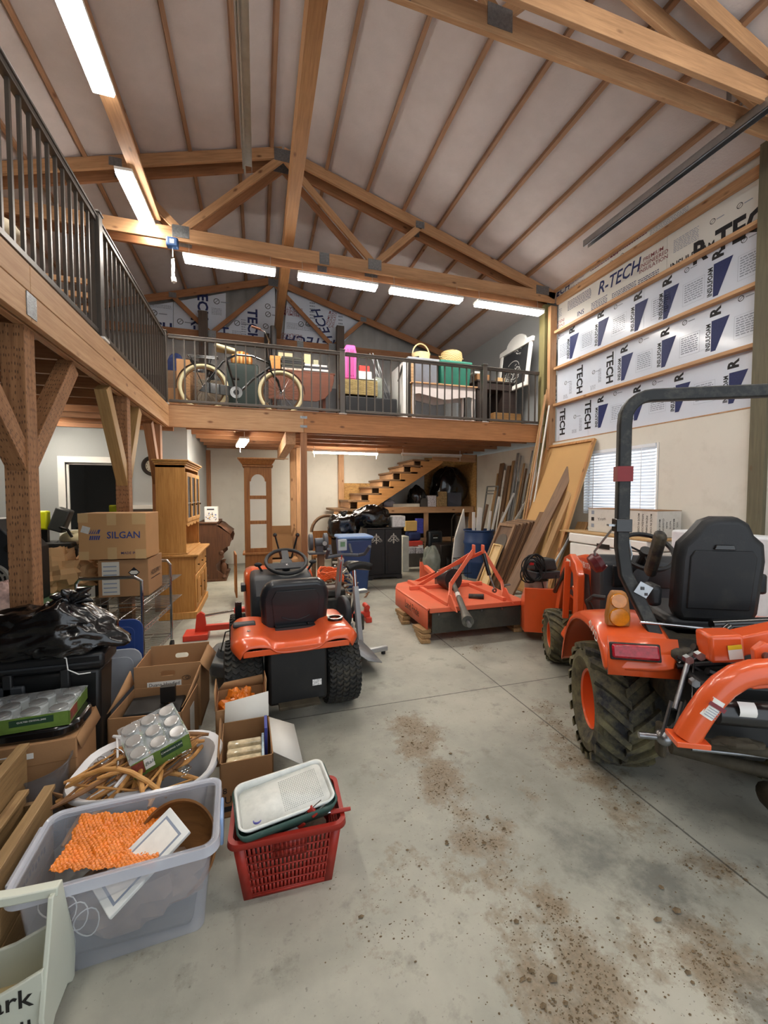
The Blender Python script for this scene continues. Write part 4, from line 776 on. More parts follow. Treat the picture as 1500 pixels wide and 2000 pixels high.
# white table
x0, x1_, z0, z1 = rc(806, 748, 928, 818, 6.5); L = x1_ - x0; hh = z1 - ZD; WT = mat('table_white', '#cfc6c2', .6, var=.05)
t = thing('side_table', 'white painted side table with scalloped apron carrying two totes', 'table', (x0, 6.5, ZD))
ap = [(0, hh), (L, hh), (L, hh - .19), (L - .12, hh - .16), (L - .3, hh - .19), (L / 2, hh - .24), (.3, hh - .19), (.12, hh - .16), (0, hh - .19)]
for y in (.02, .46): MB().prism(ap, .02, M=T(0, y, 0) @ RX(90)).build('apron', WT, t)
MB().bx(-.03, L + .03, -.03, .5, hh, hh + .025).build('table_top', wood('table_top_edge', '#c39a70', '#a77e54', kamt=0), t, bev=.004); MB().bx(0, L, .05, .42, .1, .12).build('lower_shelf', WT, t)
for x in (.03, L - .03):
    for y in (.03, .43): MB().lathe([(.012, 0), (.022, .04), (.03, .08), (.03, .13), (.018, .17), (.03, hh * .5), (.026, hh)], 10, M=T(x, y, 0)).build('leg', WT, t)
tz = ZD + hh + .025
def tote(name, lab, px0, px1, pyt, Y, m, ml, base):
    a = P(px0, pyt, Y=Y).x; b = P(px1, pyt, Y=Y).x; h = P(px0, pyt, Y=Y).z - base - .03; w_ = (b - a) / 2
    t = thing(name, lab, 'tote', ((a + b) / 2, Y + .2, base)); MB().bx(-w_ * .88, w_ * .88, -.17, .17, 0, h, tp=w_ * .07).build('tub', m, t, bev=.02); MB().bx(-w_, w_, -.2, .2, h, h + .045).build('lid', ml, t, bev=.012); return base + h + .045, (a + b) / 2
g1, gx = tote('storage_tote', 'grey storage tote with lid, left one on the white loft table', 797, 859, 697, 6.56, mat('tote_grey', '#6b6f78', .5), mat('tote_grey_lid', '#8f949c', .5), tz)
g2, hx2 = tote('storage_tote', 'green storage tote with lid, right one on the white loft table', 861, 923, 703, 6.52, mat('tote_green', '#1f6352', .45), mat('tote_green_lid', '#2f7a68', .45), tz)
WKR = NT('wicker'); vv = WKR.coord((30, 30, 60)); wv = WKR.n('TexChecker'); wv.inputs['Scale'].default_value = 1; wv.inputs['Color1'].default_value = lin('#d9c08c'); wv.inputs['Color2'].default_value = lin('#a78a55'); WKR.l(vv, wv.inputs['Vector']); WKR.l(wv.outputs[0], WKR.b.inputs['Base Color']); WKR.bump(wv.outputs[1], .6); WKR = WKR.m
t = thing('basket', 'pale wood basket with a tall arched handle on the grey tote', 'basket', (gx + .03, 6.78, g1)); MB().lathe([(0, .005), (.14, 0), (.165, .13), (.15, .13), (.13, .01), (0, .01)], 24).build('bowl', mat('split_wood', '#dcc592', .6, var=.12, sc=30), t); MB().tube([(.155 * cos(a), 0, .12 + .19 * sin(a)) for a in [pi * k / 14 for k in range(15)]], .013, 8).build('handle', mat('split_wood', '#dcc592'), t)
t = thing('basket', 'round woven wicker basket on the green tote', 'basket', (hx2, 6.74, g2)); MB().lathe([(0, .0), (.17, 0), (.2, .1), (.185, .19), (.15, .215), (0, .22)], 28).build('body', WKR, t)
for s in (-1, 1): MB().tube([(s * .19, -.05, .1), (s * .235, 0, .12), (s * .19, .05, .1)], .01, 6).build('handle', WKR, t)
# dark desk, chalkboard
x0, x1_, z0, z1 = rc(930, 742, 1042, 830, 6.75); L = min(x1_, XR - .12) - x0; hh = z1 - ZD; DKW = wood('dark_desk', '#33241f', '#1f1613', kamt=0)
t = thing('desk', 'dark brown desk behind the right loft railing under the chalkboard', 'desk', (x0, 6.7, ZD)); MB().bx(0, L, 0, .7, hh - .03, hh).build('desk_top', DKW, t, bev=.004); MB().bx(.02, L - .02, .02, .68, hh - .16, hh - .03).build('drawer_rail', DKW, t)
MB().bx(L * .62, L - .03, .04, .66, 0, hh - .16).build('pedestal', DKW, t)
for y in (.04, .62): MB().bx(.02, .08, y, y + .05, 0, hh - .16).build('leg', DKW, t)
tz = ZD + hh
onT('carton', 'small brown carton on the left end of the dark desk', 'box', 932, 735, 957, .13, 6.8, .2, CARDD, base=tz); onT('folded_cloth', 'white folded cloth lying on the small brown carton', 'cloth', 927, 735, 944, .05, 6.8, .2, WHITE, base=tz + .13, bev=.02)
onT('paper_bag', 'pale tan paper packet on the dark desk', 'packet', 972, 742, 986, .1, 6.8, .08, mat('tan_paper', '#cba877', .7), base=tz); t = thing('glass_ornament', 'pale green glass ornament on the dark desk before the chalkboard', 'ornament', (P(994, 735, Y=7.0).x, 7.0, tz)); MB().lathe([(0, 0), (.05, 0), (.03, .03), (.09, .09), (.03, .16), (.012, .24), (0, .24)], 16).build('body', mat('pale_green_glass', '#c5d8c8', .1), t)
boxt('wooden_crate', 'small wooden crate on the deck under the dark desk', 'crate', 965, 805, 1018, 832, 6.5, .15, wood('crate_wood', '#9b7443', '#6d4d29', kamt=0), z0=ZD)
bag('dark bag beside the crate under the desk', (P(968, 800, Y=6.85).x, 6.85, ZD), (.13, .1, .13), 21, tie=False, knot=False)
ya, yb = 6.28, 7.25; zb = P(1045, 745, X=4.62).z; zt_ = P(1050, 655, X=4.62).z
zb = ZD + .75; CB = thing('chalkboard', 'white framed chalkboard with swirling chalk drawing on the loft right wall', 'chalkboard', M=FR((4.60, (ya + yb) / 2, zb), (0, -1, 0), (.12, 0, 1))); w_ = (yb - ya) / 2; H_ = P(1050, 650, X=4.62).z - zb
MB().bx(-w_ + .07, w_ - .07, .07, H_ - .07, 0, .02).build('slate', mat('slate', '#26282b', .7, var=.2, sc=5), CB)
for a in ((-w_, -w_ + .08, 0, H_), (w_ - .08, w_, 0, H_)): MB().bx(*a, 0, .04).build('stile', WHITE, CB, bev=.008)
MB().bx(-w_ + .08, w_ - .08, 0, .08, 0, .04).build('rail', WHITE, CB, bev=.008)
top = [(-w_ - .03, H_ - .06), (w_ + .03, H_ - .06), (w_ + .03, H_ + .03), (w_ * .7, H_ + .05)] + [(w_ * .6 * cos(a), H_ + .05 + .17 * sin(a)) for a in [pi * k / 10 for k in range(11)]] + [(-w_ * .7, H_ + .05), (-w_ - .03, H_ + .03)]
MB().prism(top, .05).build('arched_crest', WHITE, CB, bev=.008)
cm_ = MB(); rr = random.Random(3)
for k in range(26):
    a0 = rr.uniform(0, 6.28); rad = rr.uniform(.06, .26); cx = rr.uniform(-.12, .12); cz = .32 + rr.uniform(-.08, .12); n = 10; sp = rr.uniform(.6, 2.2)
    if k % 4 == 0: cz = .72 + rr.uniform(-.08, .1); rad = rr.uniform(.03, .12); cx = rr.uniform(-.25, .25)
    pts = [(cx + rad * cos(a0 + sp * i / n), cz + rad * .8 * sin(a0 + sp * i / n)) for i in range(n + 1)]
    for (p_, q_) in zip(pts, pts[1:]):
        wd = .006; dx = q_[0] - p_[0]; dz = q_[1] - p_[1]; l = hypot(dx, dz) + 1e-6; nx_, nz_ = -dz / l * wd, dx / l * wd; cm_.add([(p_[0] - nx_, p_[1] - nz_, .0215), (q_[0] - nx_, q_[1] - nz_, .0215), (q_[0] + nx_, q_[1] + nz_, .0215), (p_[0] + nx_, p_[1] + nz_, .0215)], [(0, 1, 2, 3)])
cm_.build('chalk_drawing', mat('chalk', '#c9c9c4', .9, var=0), CB, flat=True)
# left loft behind the near railing
bag('dark heap of bags behind the near left railing', (-2.3, 3.6, ZD), (.5, .6, .45), 31, tie=False, knot=False); bag('cream cloth draped over the dark heap in the left loft', (-2.15, 3.75, ZD + .55), (.42, .35, .22), 33, m=mat('cream_cloth', '#b9ad96', .8), tie=False, knot=False, name='draped_cloth')
t = thing('wooden_rack', 'orange slatted wooden rack standing behind the near left railing post', 'rack', (-1.75, 4.75, ZD)); mb = MB()
for x in (-.25, .25): beam((x, 0, 0), (x, 0, .95), .05, .03, 'stile', LUM, t, up=(0, 1, 0))
for k in range(7): beam((-.25, 0, .1 + k * .13), (.25, 0, .1 + k * .13), .03, .05, 'slat', LUM, t)
one('black_chair_pile', MB().bx(-2.2, -1.6, 4.1, 4.6, ZD, ZD + .35).bx(-2.2, -2.14, 4.1, 4.6, ZD + .35, ZD + .8), mat('black_seat', '#1b1b1d', .6), 'black upholstered seat behind the near left railing', 'chair', bev=.03)
# ================================================================ staircase and shelf at the back
ys = 8.45
stc = thing('staircase', 'open wooden staircase climbing to the right in front of the back wall', 'staircase', (2.6, ys, 1.2)); o_ = stc.location
def S3(px, py, Y=ys): return P(px, py, Y=Y) - o_
TRW = wood('tread_wood', '#8d6c4b', '#6a4d33', kamt=0); tr = [(680, 722, 977), (702, 746, 963), (723, 769, 950), (744, 792, 936), (765, 816, 921), (786, 826, 908), (806, 839, 897)]
sg = []
for a, b, y in tr:
    p = S3(a, y); q_ = S3(b, y); MB().bx(p.x, q_.x, .0, 1.05, p.z - .04, p.z).build('tread', TRW, stc, bev=.003)
    MB().bx(p.x + .03, p.x + .05, .02, 1.03, p.z - .17, p.z - .04).bx(p.x + .05, q_.x - .02, .48, .52, p.z - .17, p.z - .04).build('riser', LUM, stc)
    sg += [(p.x + .2, p.z - .19), (p.x + .2, p.z - .04)]
e0 = S3(734, 990); e1 = S3(864, 905)
poly = [(e0.x, e0.z), (e1.x, e1.z), (e1.x + .02, e1.z + .12)] + [(x, z) for x, z in reversed(sg)][0:] + [(e0.x - .25, e0.z)]
for y in (.0, 1.0): MB().prism(poly, .04, M=T(0, y + .04, 0) @ RX(90)).build('stringer', wood('stringer', '#cf9659', '#ad763e', kamt=.6), stc, bev=.003)
p = S3(700, 993); 
MB().bx(-1.1, -.15, 0, 1.05, -.02, .03).build('landing', TRW, stc, bev=.003)
for x in (-1.05, -.2, .05): beam((x, .05, -1.2), (x, .05, -.02), .09, .09, 'landing_post', LUM, stc)
tag(beam(P(845, 894, Y=ys + .02) + V((0, 0, .02)), V((XR - .02, ys + .02, P(900, 897, Y=ys).z + .02)), .04, .17, 'header_board', LUM), 'short header board at the head of the staircase', 'beam')
one('osb_panel', MB().bx(4.0, XR - .01, YB - .03, YB - .006, 1.2, 2.45).bx(XR - .035, XR - .01, 8.45, YB - .03, 1.0, 2.45), OSB, 'dark strand board lining the corner beyond the staircase', 'panel')
one('osb_panel', MB().bx(P(672, 960, Y=YB - .03).x, P(740, 960, Y=YB - .03).x, YB - .03, YB - .006, .9, P(700, 944, Y=YB).z), OSB, 'strand board panel on the back wall left of the staircase', 'panel')
zsh = P(830, 990, Y=8.5).z; xs0 = P(748, 995, Y=8.5).x; xs1 = XR - .06
sh = thing('storage_shelf', 'rough lumber shelf unit under the staircase', 'shelf', (xs0, 8.5, 0)); L = xs1 - xs0
MB().bx(0, L, 0, .9, zsh - .03, zsh).build('shelf_board', LUM, sh); beam((0, .0, zsh - .07), (L, 0, zsh - .07), .04, .13, 'front_rail', LUM, sh); MB().bx(0, L, .02, .85, .42, .45).build('lower_board', LUM, sh)
xm = P(833, 1040, Y=8.5).x - xs0
for x in (xm, L - .05, .05): beam((x, .03, 0), (x, .03, zsh - .03), .1, .05, 'upright', LUM, sh, up=(0, 1, 0))
beam((xm - .25, .0, .52), (L, 0, .52), .04, .09, 'front_rail', LUM, sh)
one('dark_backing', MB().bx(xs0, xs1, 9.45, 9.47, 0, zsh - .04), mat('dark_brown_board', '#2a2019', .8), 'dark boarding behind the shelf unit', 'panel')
def at(px, py, Y): return P(px, py, Y=Y)
p = at(878, 960, 8.9); bag('huge black rubbish bag heaped on the shelf under the stair head', (p.x, 8.95, zsh), (.42, .3, .52), 41, tie=False, knot=False)
p = at(812, 978, 8.75); b_ = bag('shiny black wrapped bundle tilted on the shelf under the stair', (p.x + .03, 8.78, zsh + .02), (.2, .2, .25), 42, tie=False, knot=False)
for k in range(5): 
    p = at(838, 980, 8.75); one('flat_black_sheet', MB().bx(p.x - .18 + .02 * k, p.x + .3 - .01 * k, 8.72, 9.1, zsh + .14 + k * .028, zsh + .155 + k * .028), BLACKM, 'flat black sheet stacked on the shelf beside the wrapped bundle', 'sheet', 'black sheets on the shelf')
def shbox(lab, a, b, c, d, m, Y=8.56, dp=.22, base=None, name='box', cat='box', bev=.005): return boxt(name, lab, cat, a, b, c, d, Y, dp, m, z0=zsh if base is None else base, bev=bev)
shbox('stack of printed white boxes on the shelf under the stair', 836, 968, 852, 989, mat('printed_white', '#b9b5b8', .6, var=.6, sc=45)); shbox('dark round tin beside the printed white boxes', 822, 973, 835, 989, mat('dark_tin', '#45413d', .4))
shbox('tan woven box with straps on the shelf edge', 853, 970, 873, 990, mat('tan_straw', '#9a7f56', .8, var=.5, sc=40), name='woven_box'); shbox('tan crumpled packet on the woven box', 862, 960, 873, 970, mat('tan_straw'), base=at(860, 970, 8.56).z, name='packet', cat='packet'); shbox('clear plastic bin at the right end of the shelf', 875, 962, 901, 989, mat('clear_bin', '#565a66', .15, alpha=.75), name='clear_bin', cat='bin')
shbox('long pale board lying along the front of the shelf', 768, 984, 820, 989, mat('pale_board', '#c9c6b8', .6), name='pale_board', cat='board'); p = at(762, 985, 8.6); bag('crumpled clear plastic bag at the left end of the shelf', (p.x, 8.7, zsh), (.13, .12, .1), 44, m=mat('clear_film', '#a9a6ad', .2, alpha=.8), tie=False, knot=False, name='plastic_bag')
# ================================================================ furniture along the left
OAK = wood('oak_x', '#c58f49', '#a26d2c', 'z', kamt=0, sc=1.3, bump=.08); OAKL = wood('oak_light', '#cf9c58', '#b27e3c', 'z', kamt=0, sc=1.3); OAKY = wood('oak_y', '#c39151', '#a2702f', 'y', kamt=0)
hu = thing('china_hutch', 'honey oak china hutch with glazed doors, seen from its side', 'cabinet', (-1.17, 5.46, 0)); HL = 1.14; bz = .77
MB().bx(.02, .40, .02, HL - .02, .08, bz).build('base_cabinet', OAK, hu, bev=.004); MB().bx(0, .43, 0, HL, 0, .085).build('plinth', OAKL, hu, bev=.006); MB().bx(-.0, .46, -.03, HL + .03, bz, bz + .03).build('counter', OAKY, hu, bev=.008)
for k in range(3):
    y0 = .05 + k * .355
    if k != 1 or True:
        d = MB().bx(.40, .418, y0, y0 + .33, .55, .73).build('drawer', OAKL, hu, bev=.006); MB().lathe([(0, 0), (.008, 0), (.008, .012), (.016, .02), (0, .026)], 10, M=T(.418, y0 + .165, .64) @ RY(90)).build('knob', mat('dark_brass', '#5e4a2c', .3, .8), d)
        d = MB().bx(.40, .418, y0, y0 + .33, .11, .53).build('door', OAKL, hu, bev=.006); MB().bx(.418, .43, y0 + .06, y0 + .27, .17, .47).build('raised_panel', OAK, d, bev=.01); MB().lathe([(0, 0), (.008, 0), (.008, .012), (.016, .02), (0, .026)], 10, M=T(.418, y0 + .3, .33) @ RY(90)).build('knob', mat('dark_brass'), d)
uz = bz + .03; UT = 1.885
mb = MB().bx(.0, .32, .0, .025, uz, UT).bx(0, .32, HL - .025, HL, uz, UT).bx(0, .012, .025, HL - .025, uz, UT).bx(0, .32, 0, HL, UT - .03, UT).bx(0, .32, .025, HL - .025, 1.16, 1.185)
mb.build('upper_case', OAK, hu, bev=.002); MB().bx(-.01, .335, -.015, HL + .015, UT, UT + .02).bx(-.03, .37, -.045, HL + .045, UT + .045, UT + .065).build('cornice', OAKY, hu, bev=.004); MB().bx(-.02, .35, -.03, HL + .03, UT + .02, UT + .045).build('cornice_cove', OAKY, hu, bev=.008)
MB().bx(-.005, .335, -.01, HL + .01, uz, uz + .02).build('foot_moulding', OAKY, hu, bev=.004)
for k in range(3):
    y0 = .03 + k * .362; z0_ = 1.19; z1_ = UT - .08
    d = MB().bx(.32, .34, y0, y0 + .05, z0_, z1_).bx(.32, .34, y0 + .3, y0 + .35, z0_, z1_).bx(.32, .34, y0 + .05, y0 + .3, z0_, z0_ + .05).bx(.32, .34, y0 + .05, y0 + .3, z1_ - .05, z1_).build('glazed_door', OAKL, hu, bev=.003)
    MB().bx(.328, .331, y0 + .05, y0 + .3, z0_ + .05, z1_ - .05).build('pane', mat('smoky_glass', '#2a2622', .05, 0, var=0, alpha=.55), d); MB().bx(.331, .336, y0 + .17, y0 + .18, z0_ + .05, z1_ - .05).bx(.331, .336, y0 + .05, y0 + .3, 1.42, 1.43).build('leading', GALV, d); MB().lathe([(0, 0), (.008, 0), (.016, .02), (0, .026)], 10, M=T(.34, y0 + .32, 1.4) @ RY(90)).build('knob', mat('dark_brass'), d)
MB().prism([(.02, 1.19), (HL - .02, 1.19)] + [(HL - .02 - (HL - .04) * i / 24, 1.16 - .03 * abs(sin(pi * i / 6))) for i in range(25)], .015, M=MX(((0, 0, 1, .315), (1, 0, 0, 0), (0, 1, 0, 0), (0, 0, 0, 1)))).build('scalloped_apron', OAKL, hu)
# pump organ
WAL = wood('walnut_z', '#6b4429', '#472a18', 'z', kamt=0); og = thing('pump_organ', 'antique dark walnut pump organ in profile beyond the hutch', 'organ', (-1.02, 7.72, 0))
sc_ = .56 / .58
prof = [(0, 0), (.42, 0), (.42, .12), (.30, .2), (.29, .30), (.42, .42), (.40, .55), (.47, .60), (.52, .62), (.55, .74), (.52, .84), (.38, .98), (.30, 1.02), (0, 1.02)]
for y in (0, 1.05): MB().prism(prof, .04, M=T(0, y + .04, 0) @ RX(90)).build('side_panel', WAL, og, bev=.006)
MB().bx(0, .28, .04, 1.01, .05, 1.0).build('case', WAL, og); MB().bx(-.01, .32, -.02, 1.11, 1.02, 1.045).build('top', WAL, og, bev=.006); MB().bx(.28, .5, .04, 1.01, .62, .66).build('key_bed', WAL, og); MB().bx(-.02, .46, -.01, 1.1, 0, .04).build('plinth', WAL, og, bev=.005)
MB().add([(.33, -.0, .99), (.54, 0, .83), (.54, 1.05, .83), (.33, 1.05, .99)], [(0, 1, 2, 3)]).build('fallboard', WAL, og, solid=.025); 
MB().lathe([(.0, 0), (.045, 0), (.03, .012), (.03, .012), (.02, .02), (0, .02)], 16, M=T(.38, 0, .5) @ RX(90)).build('rosette', WAL, og)
MB().lathe([(.03, .04), (.045, .07), (.025, .12), (.05, .2), (.045, .28), (.02, .33), (.04, .38)], 12, M=T(.42, .02, 0)).build('turned_leg', WAL, og); MB().box((.44, .02, .18), (.12, .05, .03), M=None).build('scroll_bracket', WAL, og, bev=.01)
x0, x1_, z0, z1 = rc(399, 994, 425, 1022, 7.85); t = thing('flowered_carton', 'white carton with floral print on top of the organ', 'box', ((x0 + x1_) / 2, 7.95, 1.045)); w_ = (x1_ - x0) / 2
MB().bx(-w_, w_, -.1, .1, 0, .27).build('carton', WHITE, t, bev=.004); mb = MB(); rr = random.Random(5)
for k in range(26): mb.ball((rr.uniform(-w_ * .8, w_ * .8), -.101, rr.uniform(.03, .17)), (rr.uniform(.006, .016), .001, rr.uniform(.006, .014)), 6, mi=rr.randrange(3))
mb.bx(-w_ * .6, w_ * .5, -.102, -.1, .21, .235, mi=2); mb.build('floral_print', [mat('print_gold', '#b99a4a', .6), mat('print_blue', '#7a86b5', .6), mat('print_dark', '#3b3b45', .6)], t)
# grandfather clock case
OKD = wood('clock_oak', '#a06a34', '#774819', 'z', kamt=0, sc=1.2); cy = 5.98
x0, x1_, z0, z1 = rc(476, 903, 532, 1079, cy); cx = (x0 + x1_) / 2; w_ = (x1_ - x0) / 2; ck = thing('clock_case', 'empty oak longcase clock cabinet with three panes and its lower side door open', 'clock case', (cx, cy, 0)); zb0 = z0
zU = P(500, 1079, Y=cy).z; zT = P(500, 912, Y=cy).z; D_ = .26
m1 = P(500, 972, Y=cy).z; m2 = P(500, 1021, Y=cy).z
mb = MB().bx(-w_, -w_ + .075, 0, .022, zU, zT).bx(w_ - .075, w_, 0, .022, zU, zT); mb.build('front_stiles', OKD, ck, bev=.003)
for z, h in ((zU, .06), (m2 - .02, .05), (m1 - .02, .05)): MB().bx(-w_ + .075, w_ - .075, 0, .022, z, z + h).build('cross_rail', OKD, ck, bev=.003)
ix = w_ - .075; za = zT - .2
arcp = [(-ix, zT), (-ix, za)] + [(-ix + ix * .25, za)] * 0 + [(ix * .86 * cos(a), za + .1 * sin(a) + .0) for a in [pi - pi * k / 12 for k in range(13)]] + [(ix, za), (ix, zT)]
MB().prism(arcp, .022, M=T(0, .022, 0) @ RX(90)).build('arched_head', OKD, ck)
MB().bx(-w_, -w_ + .02, .022, D_, zU, zT).bx(w_ - .02, w_, .022, D_, zU, zT).build('upper_sides', OKD, ck)
MB().bx(-ix, ix, .01, .013, zU + .05, zT - .08).build('pane', mat('pane_glass', '#dfe6e6', .03, var=0, alpha=.12), ck)
MB().bx(-w_ - .02, w_ + .02, -.02, D_ + .02, zT, zT + .03).build('neck_moulding', OKD, ck, bev=.006); MB().bx(-w_ - .02, w_ + .0, -.03, D_ + .02, zT + .03, zT + .1, tp=.05).build('crown', OKD, ck, bev=.003); MB().bx(-w_ - .08, w_ + .05, -.09, D_ + .08, zT + .1, zT + .12).build('crown_cap', OKD, ck, bev=.004)
MB().bx(-w_ - .03, w_ + .03, -.03, D_ + .03, zU - .03, zU).build('waist_moulding', OKD, ck, bev=.006); MB().bx(-w_, w_, 0, D_, .08, zU - .03).build('lower_body', OKD, ck, bev=.003); MB().bx(-w_ - .02, w_ + .02, -.02, D_ + .02, 0, .08).build('plinth', OKD, ck, bev=.005)
dr = MB().bx(-w_ - .125, -w_ - .105, .02, .46, .1, zU - .02).build('open_door', OKD, ck, bev=.003); MB().bx(-w_ - .128, -w_ - .124, .08, .4, .18, .5).build('door_panel', OAKL, dr, bev=.004); dr.rotation_euler = (0, 0, radians(6))
for k in range(3): one('wood_offcut', MB().bx(cx - .16 + k * .03, cx + .42 - k * .05, cy + .03 + k * .05, cy + .07 + k * .05, zT + .121 + .0 * k, zT + .13 + .006 * k), LUM, 'thin wooden offcut lying on the clock case crown', 'stick', 'offcuts on the clock case')
# wall clock
p = P(298, 910, Y=YO - .02); t = thing('wall_clock', 'round black-rimmed wall clock on the grey partition', 'clock', (p.x, YO, p.z)); MB().lathe([(0, .02), (.1, .02), (.105, .035), (.135, .04), (.155, .02), (.155, 0), (0, 0)], 36, M=RX(90)).build('rim', BLACKM, t)
MB().lathe([(0, .022), (.098, .022)], 32, M=RX(90)).build('dial', mat('clock_dial', '#b9b3a2', .6, var=.15, sc=20), t); mb = MB()
for k in range(12): a = 2 * pi * k / 12; mb.box((.082 * sin(a), -.0235, .082 * cos(a)), (.008, .001, .018), M=None)
mb.build('hour_marks', INK, t); MB().bar((0, -.026, 0), (-.05, -.026, .015), .008, .002).bar((0, -.027, 0), (.03, -.027, -.06), .005, .002).build('hands', INK, t)
# ================================================================ junk in the middle background
def open_box(name, lab, M, w, d, h, m, flaps=(.0, .0, .0, .0), ang=(20, 20, 20, 20), th=.006, cat='box', inner=None, solidf=None):
    t = thing(name, lab, cat, M=M); a, b = w / 2, d / 2
    MB().bx(-a, a, -b, -b + th, 0, h).bx(-a, a, b - th, b, 0, h).bx(-a, -a + th, -b, b, 0, h).bx(a - th, a, -b, b, 0, h).bx(-a, a, -b, b, 0, th).build('body', m, t)
    for i, (f, g_) in enumerate(zip(flaps, ang)):
        if f:
            L = w if i in (0, 2) else d; off = b if i in (0, 2) else a; R = RZ((0, 90, 180, 270)[i])
            MB().bx(-L / 2 + .003, L / 2 - .003, -th / 2, th / 2, 0, f, M=R @ T(0, -off + th / 2, h) @ RX(g_)).build('flap', m, t)
    return t
p = P(550, 1088, Y=8.5); open_box('carton', 'open cardboard carton on a timber stand left of the paired studs', T(p.x, 8.4, max(p.z, .3)), .42, .4, .42, CARDD, flaps=(0, .15, .18, .15), ang=(0, 20, -10, 25))
one('timber_stand', MB().bx(p.x - .3, p.x + .3, 8.2, 8.7, p.z - .05, p.z).bx(p.x - .28, p.x - .2, 8.22, 8.3, 0, p.z - .05).bx(p.x + .2, p.x + .28, 8.22, 8.3, 0, p.z - .05), LUM, 'low timber stand under the open carton', 'stand')
# bench grinder on pedestal
gx_ = P(622, 1060, Y=5.6); t = thing('bench_grinder', 'grey bench grinder on a wooden pedestal right of the middle post', 'grinder', (gx_.x, 5.6, 0)); zg = gx_.z; GR = mat('grinder_grey', '#4c4f54', .45, .3)
MB().bx(-.14, .16, -.1, .1, zg - .15, zg - .125).build('table', GR, t, bev=.004); beam((.03, 0, 0), (.03, 0, zg - .15), .09, .09, 'pedestal', OLDW, t)
MB().cyl((-.05, 0, zg), (.06, 0, zg), .065, 20).bx(-.04, .06, -.05, .05, zg - .125, zg - .04).build('motor', GR, t)
for s, r in ((-.11, .115), (.09, .12)): w1_ = MB().cyl((s - .02, 0, zg + .01), (s + .03, 0, zg + .01), r, 28).build('wheel_guard', GR, t, bev=.006); 
MB().cyl((.07, -.121, zg), (.07, -.10, zg), .03, 14).build('wheel_nut', mat('light_grey', '#9a9c9c', .4, .4), t)
t = thing('wooden_chair_back', 'curved brown wooden seat back behind the grinder', 'chair', (P(640, 1040, Y=7.6).x, 7.6, 0)); zc_ = P(640, 1005, Y=7.6).z
MB().tube(arc((0, 0, zc_ - .32), .3, 0, 180, 14), .03, 8).build('arched_rail', OLDW, t); MB().bx(-.28, .28, -.01, .01, .4, zc_ - .3).build('back_panel', OKD, t); MB().bx(-.3, .3, -.3, .05, .4, .44).build('seat', OKD, t)
for x in (-.28, .28): 
    for y in (-.27, .02): MB().bx(x - .02, x + .02, y - .02, y + .02, 0, .4).build('leg', OLDW, t)
q_ = thing('scrap_pile', 'heap of silvery and rusty metal scrap behind the riding mower', 'scrap', (1.15, 6.0, 0)); mb = MB(); rr = random.Random(8)
for k in range(150):
    a = rr.uniform(0, 6.28); r = abs(rr.gauss(0, .17)); z = max(.01, .62 - r * 1.6) * rr.uniform(.1, 1); p_ = V((r * cos(a), r * sin(a), z)); d_ = V((rr.uniform(-1, 1), rr.uniform(-1, 1), rr.uniform(-.6, .6))).normalized() * rr.uniform(.03, .1); mb.tube([p_ - d_, p_ + d_], rr.uniform(.005, .02), 6, mi=rr.randrange(3))
tag(mb.build('metal_pieces', [GALV, mat('rust', '#6d4a31', .7, .3), mat('pale_metal', '#b5b1a4', .4, .5)], q_), kind='stuff')
bag('knotted black rubbish bag standing beside the stair foot, left of the lumpy one', (P(671, 1045, Y=7.2).x, 7.2, P(671, 1052, Y=7.2).z), (.27, .25, .27), 51)
one('support_drum', MB().lathe([(0, 0), (.22, 0), (.22, P(671, 1052, Y=7.2).z - .005), (0, P(671, 1052, Y=7.2).z - .005)], 24, M=T(P(671, 1045, Y=7.2).x, 7.2, 0)), BLACKM, 'black drum under the knotted rubbish bag', 'drum')
bc = thing('armoire', 'black two-door cabinet with silver scroll ornaments', 'cabinet', (P(752, 1132, Y=7.0).x, 7.0, 0)); BKP = mat('black_paint', '#1d1d20', .5, var=.1); zc = P(752, 1031, Y=7.0).z; w_ = (P(786, 1130, Y=7.0).x - P(719, 1130, Y=7.0).x) / 2
MB().bx(-w_, w_, .02, .42, .06, zc - .02).build('body', BKP, bc, bev=.004); MB().bx(-w_ - .015, w_ + .015, .0, .43, zc - .02, zc).build('top', mat('worn_black_top', '#3d3b39', .5), bc, bev=.005)
MB().prism([(-w_, 0), (-w_ + .08, 0), (-w_ + .12, .04), (w_ - .12, .04), (w_ - .08, 0), (w_, 0), (w_, .08), (-w_, .08)], .02, M=T(0, .02, 0) @ RX(90)).build('scalloped_base', BKP, bc)
for s in (-1, 1):
    d = MB().bx(min(s * .004, s * (w_ - .01)), max(s * .004, s * (w_ - .01)), .0, .02, .1, zc - .03).build('door', BKP, bc, bev=.004)
    MB().bx(min(s * .05, s * (w_ - .05)), max(s * .05, s * (w_ - .05)), -.006, 0, .15, zc * .66).build('raised_panel', BKP, d, bev=.006)
    om = MB(); oz = zc - .2; ox = s * w_ * .5
    for sx in (-1, 1):
        for (rr_, cx_, cz_, a0, a1) in ((.03, .035, 0, 0, 300), (.022, .03, .035, -40, 220), (.03, .07, -.02, 60, 330), (.02, .02, -.035, 0, 300), (.02, .085, -.03, 0, 200)): om.tube([(ox + sx * (cx_ + rr_ * cos(radians(a))), -.003, oz + cz_ + rr_ * sin(radians(a))) for a in range(int(a0), int(a1), 25)], .004, 5)
        om.bar((ox, -.003, oz + .08), (ox + sx * .11, -.003, oz - .05), .004, .004)
    om.ball((ox, -.003, oz + .075), (.012, .003, .028), 8).ball((ox, -.003, oz - .06), (.012, .003, .03), 8).ball((ox, -.003, oz), (.014, .003, .03), 8); om.build('scroll_ornament', mat('silver_ornament', '#c4c1ba', .4, .4), d)
